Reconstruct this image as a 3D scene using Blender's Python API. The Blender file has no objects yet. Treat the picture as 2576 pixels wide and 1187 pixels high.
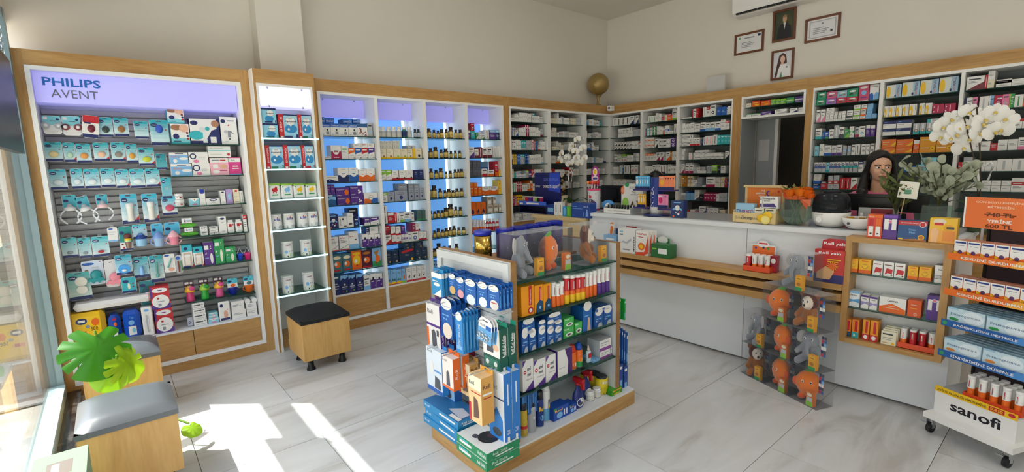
import bpy,math,random
from mathutils import Vector,Matrix
from mathutils import noise as mnoise
RND=random.Random(11)
S=bpy.context.scene
COL=S.collection

# ------------------------------------------------------------------ camera
IMW,IMH,FPX,CAMH=2576,1187,1210.07,1.55
_yaw,_pit,_rol=math.radians(50.289),math.radians(8.136),math.radians(-1.452)
_f=Vector((-math.sin(_yaw) * math.cos(_pit),math.cos(_yaw) * math.cos(_pit),-math.sin(_pit)))
_r0=Vector((math.cos(_yaw),math.sin(_yaw),0));_u0=_r0.cross(_f)
_r=_r0 * math.cos(_rol) + _u0 * math.sin(_rol)
_u=-_r0 * math.sin(_rol) + _u0 * math.cos(_rol)
CO=Vector((0,0,CAMH))
cam_d=bpy.data.cameras.new('camera');cam=bpy.data.objects.new('camera',cam_d);COL.objects.link(cam)
cam_d.sensor_width=36;cam_d.sensor_fit='HORIZONTAL';cam_d.lens=FPX / IMW * 36;cam_d.clip_start=.02
cam.matrix_world=Matrix(((_r.x,_u.x,-_f.x,0),(_r.y,_u.y,-_f.y,0),(_r.z,_u.z,-_f.z,CAMH),(0,0,0,1)))
S.camera=cam

# ------------------------------------------------------------------ light
W=bpy.data.worlds.new('world');S.world=W;W.use_nodes=True
nt=W.node_tree;nt.nodes.clear()
wo=nt.nodes.new('ShaderNodeOutputWorld');bg=nt.nodes.new('ShaderNodeBackground')
sky=nt.nodes.new('ShaderNodeTexSky');sky.sky_type='NISHITA';sky.sun_disc=False
sky.sun_elevation=math.radians(54);sky.sun_rotation=math.radians(222);sky.air_density=1.0;sky.dust_density=2.5;sky.ozone_density=1.0
hs=nt.nodes.new('ShaderNodeHueSaturation');hs.inputs['Saturation'].default_value=.62
nt.links.new(sky.outputs[0],hs.inputs['Color']);nt.links.new(hs.outputs[0],bg.inputs['Color'])
bg.inputs['Strength'].default_value=.62
nt.links.new(bg.outputs[0],wo.inputs[0])
sun_d=bpy.data.lights.new('sun','SUN');sun_d.energy=9.0;sun_d.angle=math.radians(.53);sun_d.color=(1,.975,.94)
sun=bpy.data.objects.new('sun',sun_d);COL.objects.link(sun)
SUNDIR=Vector((.66 * math.cos(math.radians(54.7)),.751 * math.cos(math.radians(54.7)),-math.sin(math.radians(54.7)))).normalized()
sun.rotation_euler=SUNDIR.to_track_quat('-Z','Y').to_euler();sun.location=(-5,-5,8)
S.view_settings.view_transform='Standard';S.view_settings.look='None'
S.view_settings.gamma=1;S.view_settings.use_curve_mapping=False
S.view_settings.exposure=0.14

# ------------------------------------------------------------------ pixel helpers (directions only; depth comes from the plane touched)
def ray(px,py):return _f + _r * ((px - IMW / 2) / FPX) - _u * ((py - IMH / 2) / FPX)
def onp(px,py,ax,c):
    d=ray(px,py);t=(c - CO[ax]) / d[ax];return CO + d * t
def along(face,plane,z,px):
    n=_r * FPX - _f * (px - IMW / 2)
    if face == 'B':return -(plane * n.x + (z - CAMH) * n.z) / n.y
    return -(plane * n.y + (z - CAMH) * n.z) / n.x
def zat(X,Y,py):
    m=_u * FPX + _f * (py - IMH / 2)
    return CAMH - (X * m.x + Y * m.y) / m.z

# ------------------------------------------------------------------ colour
def lin(c):return c / 12.92 if c <= .04045 else ((c + .055) / 1.055) ** 2.4
def hexc(h):return tuple(lin(((h >> s) & 255) / 255) for s in (16,8,0)) + (1.0,)
PAL=dict(W=(0xeceae6,'white'),C=(0xe6dcc0,'cream'),K=(0xb9bcc0,'light grey'),S=(0x8d929a,'grey'),D=(0x24262c,'black'),
           G=(0x2f9a52,'green'),V=(0x8ec63f,'lime green'),T=(0x2fb0b4,'teal'),A=(0x86d0e0,'aqua'),B=(0x1f5fb4,'blue'),
           L=(0x7fb8e6,'light blue'),N=(0x1c2a66,'navy'),R=(0xc4222c,'red'),M=(0xa81d52,'crimson'),I=(0xe47fa6,'pink'),
           P=(0x57308a,'purple'),O=(0xe96a1c,'orange'),Y=(0xf2c21d,'yellow'),U=(0xb5722a,'amber'),E=(0x8a7f74,'taupe'),
           X=(0x4c4f57,'charcoal'),H=(0x1c4a70,'dark blue'),F=(0x43707a,'slate'),J=(0x7a2434,'maroon'),Q=(0xd8d4c8,'beige'))
PC={k:hexc(v[0]) for k,v in PAL.items()}
PN={k:v[1] for k,v in PAL.items()}
def cc(c):
    if isinstance(c,str):return PC[c]
    if isinstance(c,int):return hexc(c)
    return c if len(c) == 4 else tuple(c) + (1.0,)
GREYTXT=hexc(0x8a8d92);DARKTXT=hexc(0x3a3d46)

# ------------------------------------------------------------------ materials
MATS={}
def newmat(name):
    m=bpy.data.materials.new(name);m.use_nodes=True;MATS[name]=m
    return m,m.node_tree,m.node_tree.nodes['Principled BSDF']
def simple(name,col,rough=.5,metal=0,spec=.5,emit=None,estr=0,trans=0,coat=0,sheen=0):
    m,t,b=newmat(name)
    b.inputs['Base Color'].default_value=cc(col);b.inputs['Roughness'].default_value=rough
    b.inputs['Metallic'].default_value=metal;b.inputs['Specular IOR Level'].default_value=spec
    if emit is not None:b.inputs['Emission Color'].default_value=cc(emit);b.inputs['Emission Strength'].default_value=estr
    if trans:b.inputs['Transmission Weight'].default_value=trans
    if coat:b.inputs['Coat Weight'].default_value=coat
    if sheen:b.inputs['Sheen Weight'].default_value=sheen
    return m
def attrmat(name,rough,spec=.5,sheen=0,noise_amt=0,bump=0,bscale=300,translucent=0):
    m,t,b=newmat(name)
    a=t.nodes.new('ShaderNodeAttribute');a.attribute_name='Col'
    b.inputs['Roughness'].default_value=rough;b.inputs['Specular IOR Level'].default_value=spec
    if sheen:b.inputs['Sheen Weight'].default_value=sheen
    t.links.new(a.outputs['Color'],b.inputs['Base Color'])
    if bump:
        n=t.nodes.new('ShaderNodeTexNoise');n.inputs['Scale'].default_value=bscale;n.inputs['Detail'].default_value=2
        co=t.nodes.new('ShaderNodeTexCoord');t.links.new(co.outputs['Object'],n.inputs['Vector'])
        bp=t.nodes.new('ShaderNodeBump');bp.inputs['Strength'].default_value=bump;bp.inputs['Distance'].default_value=.004
        t.links.new(n.outputs[0],bp.inputs['Height']);t.links.new(bp.outputs[0],b.inputs['Normal'])
    if translucent:
        tr=t.nodes.new('ShaderNodeBsdfTranslucent');t.links.new(a.outputs['Color'],tr.inputs['Color'])
        mx=t.nodes.new('ShaderNodeMixShader');mx.inputs[0].default_value=translucent
        out=t.nodes['Material Output'];t.links.new(b.outputs[0],mx.inputs[1]);t.links.new(tr.outputs[0],mx.inputs[2]);t.links.new(mx.outputs[0],out.inputs[0])
    return m
attrmat('print',.42);attrmat('plastic',.28);attrmat('matte',.8);attrmat('plush',.95,.15,sheen=.5,bump=.6,bscale=420)
attrmat('skin',.5,.35);attrmat('leaf',.4,.4,translucent=.35);attrmat('petal',.5,.3,translucent=.3);attrmat('foil',.22)
def woodmat(name,sc,c1=0xc49a5e,c2=0xa3763f):
    m,t,b=newmat(name)
    co=t.nodes.new('ShaderNodeTexCoord');mp=t.nodes.new('ShaderNodeMapping');mp.inputs['Scale'].default_value=sc
    oi=t.nodes.new('ShaderNodeObjectInfo');ad=t.nodes.new('ShaderNodeVectorMath');ad.operation='ADD'
    ml=t.nodes.new('ShaderNodeMath');ml.operation='MULTIPLY';ml.inputs[1].default_value=17
    t.links.new(oi.outputs['Random'],ml.inputs[0]);t.links.new(co.outputs['Object'],ad.inputs[0]);t.links.new(ml.outputs[0],ad.inputs[1])
    t.links.new(ad.outputs[0],mp.inputs['Vector'])
    n1=t.nodes.new('ShaderNodeTexNoise');n1.inputs['Scale'].default_value=2.2;n1.inputs['Detail'].default_value=7;n1.inputs['Roughness'].default_value=.6;n1.inputs['Distortion'].default_value=.6
    t.links.new(mp.outputs[0],n1.inputs['Vector'])
    n2=t.nodes.new('ShaderNodeTexNoise');n2.inputs['Scale'].default_value=11;n2.inputs['Detail'].default_value=4
    t.links.new(mp.outputs[0],n2.inputs['Vector'])
    mxn=t.nodes.new('ShaderNodeMix');mxn.inputs[0].default_value=.35;t.links.new(n1.outputs[0],mxn.inputs[2]);t.links.new(n2.outputs[0],mxn.inputs[3])
    cr=t.nodes.new('ShaderNodeValToRGB');cr.color_ramp.elements[0].position=.32;cr.color_ramp.elements[1].position=.62
    cr.color_ramp.elements[0].color=cc(c2);cr.color_ramp.elements[1].color=cc(c1)
    t.links.new(mxn.outputs[0],cr.inputs[0]);t.links.new(cr.outputs[0],b.inputs['Base Color'])
    b.inputs['Roughness'].default_value=.45
    return m
woodmat('wood_h',(.9,.9,9));woodmat('wood_v',(8,8,.8));woodmat('wood_stool',(6,6,.8),0xd6aa66,0xc0914e);woodmat('wood_edge',(2,2,9),0xa47a4a,0x8a6238)
woodmat('wood_pale',(2,2,9),0xdcc390,0xcdb078)
def paint(name,col,rough=.75,bump=.08,scale=140,var=.03):
    m,t,b=newmat(name)
    co=t.nodes.new('ShaderNodeTexCoord');n=t.nodes.new('ShaderNodeTexNoise');n.inputs['Scale'].default_value=scale;n.inputs['Detail'].default_value=3
    t.links.new(co.outputs['Object'],n.inputs['Vector'])
    bp=t.nodes.new('ShaderNodeBump');bp.inputs['Strength'].default_value=bump;bp.inputs['Distance'].default_value=.003
    t.links.new(n.outputs[0],bp.inputs['Height']);t.links.new(bp.outputs[0],b.inputs['Normal'])
    n2=t.nodes.new('ShaderNodeTexNoise');n2.inputs['Scale'].default_value=1.3;t.links.new(co.outputs['Object'],n2.inputs['Vector'])
    h=t.nodes.new('ShaderNodeHueSaturation');h.inputs['Color'].default_value=cc(col)
    mr=t.nodes.new('ShaderNodeMapRange');mr.inputs['To Min'].default_value=1 - var;mr.inputs['To Max'].default_value=1 + var
    t.links.new(n2.outputs[0],mr.inputs['Value']);t.links.new(mr.outputs[0],h.inputs['Value']);t.links.new(h.outputs[0],b.inputs['Base Color'])
    b.inputs['Roughness'].default_value=rough
    return m
paint('wall_paint',0xe0dbd0);paint('ceiling_paint',0xe4ded4);paint('laminate_white',0xe6e8ea,.35,.02,60,.01);paint('bay_grey',0x7f8789,.6,.03);paint('slat_grey',0xc4c3c4,.4,.02)
paint('outside_wall',0xd9c9a8,.9,.2,30,.12);paint('black_felt',0x17181a,.8)
simple('white_frame',0xf0efec,.4);simple('alu_frame',0x7f9296,.35,.3);simple('alu_rail',0xa9c0c2,.35,.2);simple('black_plastic',0x0c0c0e,.35);simple('black_matte',0x111113,.7)
simple('leather',0x54585c,.33,spec=.7);simple('chrome',0xc8ccd0,.18,1);simple('wire',0xd5d8da,.3,.6);simple('gold',0xd9b45a,.16,1);simple('dark_metal',0x3b3f44,.4,.6)
simple('grey_plastic',0x9ba0a4,.45);simple('frame_brown',0x6d3d22,.4);simple('rubber',0x1a1a1b,.6);simple('antique',0xa88f58,.42,.45)
simple('glass_edge',0x123c34,.15);simple('hair',0x0d0807,.38,spec=.45);simple('granite_top',0xa4a8aa,.15);simple('island_white',0xd0d2d2,.4);simple('grout',0xa9a49c,.8)
simple('lavender_light',0xb8b4f0,.5,emit=0x9c9cf0,estr=.36);simple('white_light',0xd8d8f8,.5,emit=0xd2d0ff,estr=.85);simple('fill_light',0xffffff,.5,emit=0xfdfbff,estr=5.5)  # the last material makes the added ceiling fill panels glow
simple('blue_light',0x9fc8f5,.5,emit=0x5f9fec,estr=.62);simple('led_strip',0xffffff,.4,emit=0xdff4ff,estr=2.6);simple('led_shelf',0xffffff,.4,emit=0x9cf0ff,estr=1.7)
def schlick(t,lo,hi):
    g=t.nodes.new('ShaderNodeNewGeometry');d=t.nodes.new('ShaderNodeVectorMath');d.operation='DOT_PRODUCT'
    t.links.new(g.outputs['Normal'],d.inputs[0]);t.links.new(g.outputs['Incoming'],d.inputs[1])
    a=t.nodes.new('ShaderNodeMath');a.operation='ABSOLUTE';t.links.new(d.outputs['Value'],a.inputs[0])
    m=t.nodes.new('ShaderNodeMath');m.operation='SUBTRACT';m.inputs[0].default_value=1;t.links.new(a.outputs[0],m.inputs[1])
    p=t.nodes.new('ShaderNodeMath');p.operation='POWER';p.inputs[1].default_value=5;t.links.new(m.outputs[0],p.inputs[0])
    r=t.nodes.new('ShaderNodeMapRange');r.inputs['To Min'].default_value=lo;r.inputs['To Max'].default_value=hi;t.links.new(p.outputs[0],r.inputs['Value'])
    return r.outputs[0]
def clearmat(name,tint,fac,rough=.05,tcol=0xffffff):
    m=bpy.data.materials.new(name);m.use_nodes=True;MATS[name]=m;t=m.node_tree;t.nodes.clear()
    o=t.nodes.new('ShaderNodeOutputMaterial');tr=t.nodes.new('ShaderNodeBsdfTransparent');tr.inputs[0].default_value=cc(tcol)
    pb=t.nodes.new('ShaderNodeBsdfPrincipled');pb.inputs['Base Color'].default_value=cc(tint);pb.inputs['Roughness'].default_value=rough
    mx=t.nodes.new('ShaderNodeMixShader');t.links.new(schlick(t,fac,min(1,fac + .6)),mx.inputs[0]);t.links.new(tr.outputs[0],mx.inputs[1]);t.links.new(pb.outputs[0],mx.inputs[2]);t.links.new(mx.outputs[0],o.inputs[0])
    return m
clearmat('clear_plastic',0xdfe6ea,.022,.06);clearmat('smoke_plastic',0x3a3e44,.34,.08,0x9aa0a4);clearmat('shelf_glass',0x2c5a52,.16,.03,0xcfe6e0);clearmat('blue_plastic',0x2e3fc0,.45,.1,0x6a78ff)
clearmat('vase_glass',0xcfd8d2,.10,.03,0xe6f0ea)
def windowmat():
    m=bpy.data.materials.new('window_glass');m.use_nodes=True;MATS['window_glass']=m;t=m.node_tree;t.nodes.clear()
    o=t.nodes.new('ShaderNodeOutputMaterial');tr=t.nodes.new('ShaderNodeBsdfTransparent');tr.inputs[0].default_value=(.96,.98,.97,1)
    gl=t.nodes.new('ShaderNodeBsdfGlossy');gl.inputs['Roughness'].default_value=.0
    mx=t.nodes.new('ShaderNodeMixShader');t.links.new(schlick(t,.03,1.0),mx.inputs[0]);t.links.new(tr.outputs[0],mx.inputs[1]);t.links.new(gl.outputs[0],mx.inputs[2]);t.links.new(mx.outputs[0],o.inputs[0])
windowmat()
def stonemat(name,base,vein,sc,rough,dark=None):
    m,t,b=newmat(name)
    co=t.nodes.new('ShaderNodeTexCoord');oi=t.nodes.new('ShaderNodeObjectInfo')
    ad=t.nodes.new('ShaderNodeVectorMath');ad.operation='ADD';ml=t.nodes.new('ShaderNodeMath');ml.operation='MULTIPLY';ml.inputs[1].default_value=31
    t.links.new(oi.outputs['Random'],ml.inputs[0]);t.links.new(co.outputs['Object'],ad.inputs[0]);t.links.new(ml.outputs[0],ad.inputs[1])
    mp=t.nodes.new('ShaderNodeMapping');mp.inputs['Scale'].default_value=sc;mp.inputs['Rotation'].default_value=(0,0,.12)
    t.links.new(ad.outputs[0],mp.inputs['Vector'])
    n1=t.nodes.new('ShaderNodeTexNoise');n1.inputs['Scale'].default_value=1.6;n1.inputs['Detail'].default_value=8;n1.inputs['Roughness'].default_value=.58;n1.inputs['Distortion'].default_value=.7
    t.links.new(mp.outputs[0],n1.inputs['Vector'])
    cr=t.nodes.new('ShaderNodeValToRGB');e=cr.color_ramp.elements
    e[0].position=.30;e[0].color=cc(vein);e[1].position=.47;e[1].color=cc(base)
    x=e.new(.70);x.color=cc(dark or base)
    t.links.new(n1.outputs[0],cr.inputs[0]);t.links.new(cr.outputs[0],b.inputs['Base Color'])
    b.inputs['Roughness'].default_value=rough
stonemat('floor_tile',0xc9c9c7,0xb4b0aa,(3.6,.75,1),.2,0xd2d3d2)
stonemat('dark_marble',0x2e2a2a,0x5a5552,(6,6,6),.12,0x1b1919)
stonemat('pavement',0xd8d2c4,0xbcb4a4,(2,2,1),.8,0xe4dfd2)

# ------------------------------------------------------------------ mesh builder
_TXT={}
def text2d(s,bold=False):
    k=(s,bold)
    if k in _TXT:return _TXT[k]
    cu=bpy.data.curves.new('t','FONT');cu.body=s;cu.size=1;cu.resolution_u=2;cu.fill_mode='FRONT'
    if bold:cu.offset=.022
    ob=bpy.data.objects.new('t',cu);me=ob.to_mesh()
    vs=[(v.co.x,v.co.y) for v in me.vertices];fs=[tuple(p.vertices) for p in me.polygons]
    ob.to_mesh_clear();bpy.data.objects.remove(ob);bpy.data.curves.remove(cu)
    if not vs:vs=[(0,0),(1,0),(1,1)];fs=[]
    x0=min(v[0] for v in vs);x1=max(v[0] for v in vs);y0=min(v[1] for v in vs);y1=max(v[1] for v in vs)
    vs=[((v[0] - (x0 + x1) / 2),(v[1] - (y0 + y1) / 2)) for v in vs]
    _TXT[k]=(vs,fs,x1 - x0,y1 - y0);return _TXT[k]

class MB:
    def __init__(s):s.v=[];s.f=[];s.c=[];s.m=[];s.sm=[]
    def add(s,vs,fs,col,smooth=False,mi=0):
        o=len(s.v);s.v += [tuple(v) for v in vs];col=cc(col)
        for f in fs:s.f.append(tuple(i + o for i in f));s.c.append(col);s.m.append(mi);s.sm.append(smooth)
        return s
    def box(s,x0,x1,y0,y1,z0,z1,col='W',cols=None,mi=0):
        vs=[(x0,y0,z0),(x1,y0,z0),(x1,y1,z0),(x0,y1,z0),(x0,y0,z1),(x1,y0,z1),(x1,y1,z1),(x0,y1,z1)]
        fs=dict(b=(0,3,2,1),t=(4,5,6,7),f=(0,1,5,4),r=(1,2,6,5),k=(2,3,7,6),l=(3,0,4,7))
        for k,f in fs.items():s.add([vs[i] for i in f],[(0,1,2,3)],(cols or {}).get(k,col),mi=mi)
        return s
    def bbox(s,x0,x1,y0,y1,z0,z1,b,col='W',mi=0,smooth=True):
        b=min(b,(x1 - x0) / 2.01,(y1 - y0) / 2.01,(z1 - z0) / 2.01)
        def ring(z,k):return [(x0 + k,y0 + b,z),(x0 + b,y0 + k,z),(x1 - b,y0 + k,z),(x1 - k,y0 + b,z),(x1 - k,y1 - b,z),(x1 - b,y1 - k,z),(x0 + b,y1 - k,z),(x0 + k,y1 - b,z)]
        rs=[ring(z0,b * .6),ring(z0 + b,0),ring(z1 - b,0),ring(z1,b * .6)]
        vs=sum(rs,[]);fs=[]
        for i in range(3):
            for j in range(8):fs.append((i * 8 + j,i * 8 + (j + 1) % 8,i * 8 + 8 + (j + 1) % 8,i * 8 + 8 + j))
        fs.append(tuple(range(7,-1,-1)));fs.append(tuple(range(24,32)))
        return s.add(vs,fs,col,smooth=False,mi=mi)
    def lathe(s,prof,n=14,col='W',c=(0,0,0),caps=True,sx=1,sy=1,mi=0):
        vs=[]
        for p in prof:
            for j in range(n):
                a=2 * math.pi * j / n;vs.append((c[0] + p[0] * sx * math.cos(a),c[1] + p[0] * sy * math.sin(a),c[2] + p[1]))
        o=len(s.v);s.v += vs
        for i in range(len(prof) - 1):
            k=cc(prof[i][2] if len(prof[i]) > 2 else col)
            for j in range(n):
                s.f.append((o + i * n + j,o + i * n + (j + 1) % n,o + (i + 1) * n + (j + 1) % n,o + (i + 1) * n + j));s.c.append(k);s.m.append(mi);s.sm.append(True)
        if caps:
            k0=cc(prof[0][2] if len(prof[0]) > 2 else col);k1=cc(prof[-1][2] if len(prof[-1]) > 2 else col)
            s.f.append(tuple(o + j for j in range(n - 1,-1,-1)));s.c.append(k0);s.m.append(mi);s.sm.append(False)
            e=o + (len(prof) - 1) * n
            s.f.append(tuple(e + j for j in range(n)));s.c.append(k1);s.m.append(mi);s.sm.append(False)
        return s
    def tube(s,pts,r,n=6,col='W',mi=0,caps=True):
        pts=[Vector(p) for p in pts];rs=r if isinstance(r,(list,tuple)) else [r] * len(pts)
        vs=[];up=Vector((0,0,1))
        for i,p in enumerate(pts):
            d=(pts[min(i + 1,len(pts) - 1)] - pts[max(i - 1,0)]).normalized()
            a=d.cross(up);
            if a.length < .05:a=d.cross(Vector((1,0,0)))
            a.normalize();b=d.cross(a)
            for j in range(n):
                t=2 * math.pi * j / n;vs.append(p + (a * math.cos(t) + b * math.sin(t)) * rs[i])
        fs=[]
        for i in range(len(pts) - 1):
            for j in range(n):fs.append((i * n + j,i * n + (j + 1) % n,i * n + n + (j + 1) % n,i * n + n + j))
        s.add(vs,fs,col,True,mi)
        if caps:s.add(vs[:n],[tuple(range(n))],col,False,mi);s.add(vs[-n:],[tuple(range(n - 1,-1,-1))],col,False,mi)
        return s
    def prism(s,poly,y0,y1,col='W',colf=None,mi=0):
        n=len(poly);vs=[(p[0],y0,p[1]) for p in poly] + [(p[0],y1,p[1]) for p in poly]
        s.add(vs[:n],[tuple(range(n))],colf or col,mi=mi);s.add(vs[n:],[tuple(range(n - 1,-1,-1))],col,mi=mi)
        for i in range(n):
            j=(i + 1) % n;s.add([vs[i],vs[n + i],vs[n + j],vs[j]],[(0,1,2,3)],col,mi=mi)
        return s
    def sphere(s,c,r,col='W',nu=12,nv=8,mi=0):
        rx,ry,rz=r if isinstance(r,(list,tuple)) else (r,r,r);vs=[];fs=[]
        for i in range(1,nv):
            t=math.pi * i / nv
            for j in range(nu):
                a=2 * math.pi * j / nu;vs.append((c[0] + rx * math.sin(t) * math.cos(a),c[1] + ry * math.sin(t) * math.sin(a),c[2] - rz * math.cos(t)))
        vs.append((c[0],c[1],c[2] - rz));vs.append((c[0],c[1],c[2] + rz));B=len(vs) - 2
        for i in range(nv - 2):
            for j in range(nu):fs.append((i * nu + j,i * nu + (j + 1) % nu,i * nu + nu + (j + 1) % nu,i * nu + nu + j))
        for j in range(nu):fs.append((B,(j + 1) % nu,j));fs.append((B + 1,(nv - 2) * nu + j,(nv - 2) * nu + (j + 1) % nu))
        return s.add(vs,fs,col,True,mi)
    # ---- flat print on a face; T maps (u,v,offset) to 3D
    def decal(s,T,w,h,shapes,eps=.0005):
        for k,d in enumerate(shapes):
            e=eps * (1 + k * .5);t=d[0]
            if t == 'r':pts=[(d[1],d[2]),(d[3],d[2]),(d[3],d[4]),(d[1],d[4])];col=d[5]
            elif t == 'p':pts=d[1];col=d[2]
            elif t == 'e':
                n=14;pts=[(d[1] + d[3] * math.cos(2 * math.pi * i / n),d[2] + d[4] * math.sin(2 * math.pi * i / n)) for i in range(n)];col=d[5]
            elif t == 'c':
                q=d[3] * min(w,h);n=16;pts=[(d[1] + q / w * math.cos(2 * math.pi * i / n),d[2] + q / h * math.sin(2 * math.pi * i / n)) for i in range(n)];col=d[4]
            elif t == 't' or t == 'T':
                vs,fs,tw,th=text2d(d[1],t == 'T');rot=d[7] if len(d) > 7 else 0
                if rot:sx=d[5] * h / tw;sy=d[4] * w / th;o=[(d[2] * w - rot * y * sy,d[3] * h + rot * x * sx) for x,y in vs]
                else:sx=d[4] * w / tw;sy=d[5] * h / th;o=[(d[2] * w + x * sx,d[3] * h + y * sy) for x,y in vs]
                s.add([T(x,y,e) for x,y in o],fs,d[6]);continue
            s.add([T(u * w,v * h,e) for u,v in pts],[tuple(range(len(pts)))],col)
        return s
    def mesh(s,name,mats):
        me=bpy.data.meshes.new(name);me.from_pydata(s.v,[],s.f)
        ca=me.color_attributes.new('Col','BYTE_COLOR' if False else 'FLOAT_COLOR','CORNER')
        buf=[]
        for f,c in zip(s.f,s.c):buf += list(c) * len(f)
        ca.data.foreach_set('color',buf)
        me.polygons.foreach_set('material_index',s.m);me.polygons.foreach_set('use_smooth',s.sm)
        for m in (mats if isinstance(mats,(list,tuple)) else [mats]):me.materials.append(MATS[m])
        me.update();return me

def link(name,data,parent=None,loc=None,rz=None):
    o=bpy.data.objects.new(name,data);COL.objects.link(o)
    if parent is not None:o.parent=parent
    if loc is not None:o.location=loc
    if rz is not None:o.rotation_euler=(0,0,rz)
    return o
def part(name,mb,mats,parent,loc=None,rz=None,label=None):
    o=link(name,mb if isinstance(mb,bpy.types.Mesh) else mb.mesh(name,mats),parent,loc,rz)
    if label:o['label']=label
    return o
def tag(o,label,cat,group=None):
    o['label']=label;o['category']=cat
    if group:o['group']=group
    return o
def thing(name,label,cat,loc=(0,0,0),rz=0,group=None):return tag(link(name,None,None,loc,rz),label,cat,group)
def one(name,mb,mats,label,cat,loc=(0,0,0),rz=0,group=None):return tag(part(name,mb,mats,None,loc,rz),label,cat,group)
def struct(name,mb,mats,parent=None,label=None):
    o=part(name,mb,mats,parent)
    if parent is None:o['kind']='structure'
    if label:o['label']=label
    return o
def copy_tree(o,parent=None):
    c=o.copy();COL.objects.link(c);c.parent=parent
    for ch in [x for x in o.children]:copy_tree(ch,c)
    return c
def bx(x0,x1,y0,y1,z0,z1,col='W'):return MB().box(x0,x1,y0,y1,z0,z1,col)
# ================================================================== STRUCTURE
XW,YW,ZC=-4.90,6.05,3.70
XR,YF=3.4,-.42
floor=struct('floor',bx(XW - .2,XR + .2,YF,YW + 2.2,-.06,-.012),'grout',label='pale marble-look tiled floor')
tile=bx(0,.597,0,1.197,-.012,0).mesh('tile','floor_tile')
half=bx(0,.597,0,.597,-.012,0).mesh('tile','floor_tile')
i=0
x=-1.59 - .6 * 6
while x < XR:
    y=3.214 + (0 if i % 2 == 0 else .6) - 1.2 * 4
    while y < YW + .3:
        if y >= YF - .3 and x > XW - .5:
            link('tile',tile,floor,(x + .0015,y + .0015,0))
        elif y > YF - 1.2 and x > XW - .5:
            link('tile',half,floor,(x + .0015,y + .6015,0))
        y += 1.2
    x += .6;i += 1
struct('wall_left',bx(XW - .2,XW,YF - .2,YW + .2,0,ZC),'wall_paint',label='warm white side wall above the display cabinets')
struct('trim_1',bx(XW,-4.70,1.125,1.505,2.39,ZC),'wall_paint',label='warm white pillar standing out of the side wall')
wb=MB();wb.box(XW,-2.66,YW,YW + .2,0,ZC);wb.box(-1.98,XR,YW,YW + .2,0,ZC);wb.box(-2.66,-1.98,YW,YW + .2,2.06,ZC)
struct('wall_back',wb,'wall_paint',label='warm white back wall with the doorway')
struct('wall_right',bx(XR,XR + .2,YF - .2,YW + .2,0,ZC),'wall_paint')
struct('ceiling',bx(XW - .2,XR + .2,YF - .2,YW + 2.2,ZC,ZC + .15),'ceiling_paint',label='plain off-white ceiling')

br=MB();br.box(-3.4,-3.3,YW + .2,YW + 2.2,0,ZC);br.box(-1.3,-1.2,YW + .2,YW + 2.2,0,ZC);br.box(-3.4,-1.2,YW + 2.1,YW + 2.2,0,ZC)
struct('wall_storeroom',br,'wall_paint',label='dim storeroom walls behind the doorway')

ff=MB();ff.box(XW,XR,YF - .07,YF - .0,2.62,ZC)
struct('wall_front',ff,'wall_paint')
fr=struct('trim_2',MB().box(-4.53,-4.46,YF - .06,YF + .035,0,2.62),'alu_frame',label='grey aluminium shop-front frame')
struct('bottom_rail',bx(-4.46,XR,YF - .05,YF + .04,.0,.13),'alu_rail',fr)
struct('transom',bx(-4.46,XR,YF - .05,YF + .03,2.06,2.22),'alu_frame',fr)
struct('top_rail',bx(-4.46,XR,YF - .05,YF + .03,2.56,2.62),'alu_frame',fr)
for mx_ in (-1.9,.2,2.2):struct('mullion',bx(mx_ - .035,mx_ + .035,YF - .05,YF + .035,.13,2.56),'alu_frame',fr)
n=1
for a,b in ((-4.46,-1.935),(-1.865,.165),(.235,2.165),(2.235,XR)):
    for z0,z1 in ((.13,2.06),(2.22,2.56)):
        struct('window_%d' % n,bx(a,b,YF - .008,YF,z0,z1),'window_glass',label='clear shop-front glass pane beside the display cabinets' if n < 3 else 'clear shop-front glass pane');n += 1
struct('trim_3',bx(-4.50,XR,YF + .04,YF + .115,0,.055),'dark_marble',label='dark veined marble sill strip along the shop front')

struct('pavement',bx(-30,30,-14,YF - .06,-.12,-.02),'pavement',label='sunlit pavement outside the shop')
ow=struct('street_wall',bx(-30,30,-14.4,-14,-.1,6.5),'outside_wall',label='sunlit beige facade across the street')
for k in range(10):
    struct('facade_window',bx(-26 + k * 5.2,-24 + k * 5.2,-14.01,-13.97,1.2,3.0),'dark_metal',ow)
struct('step_wall',bx(-9.5,-5.1,YF - .75,YF - .45,-.02,.9),'outside_wall',label='low beige wall outside the window')

for lx_,ly_ in ((-2.6,1.4),(-2.6,3.6),(-.4,1.4),(-.4,3.6),(1.8,1.4),(1.8,3.6)):
    t=thing('added_fill_panel','square white fill panel added on the shop ceiling out of view','fill_lamp',(lx_,ly_,ZC),0,'added fill panels');part('frame',MB().box(-.32,.32,-.32,.32,-.02,-.001),'white_frame',t);part('diffuser',MB().box(-.29,.29,-.29,.29,-.024,-.0205),'fill_light',t)  # unseen panels added to brighten the right and back of the room
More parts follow.
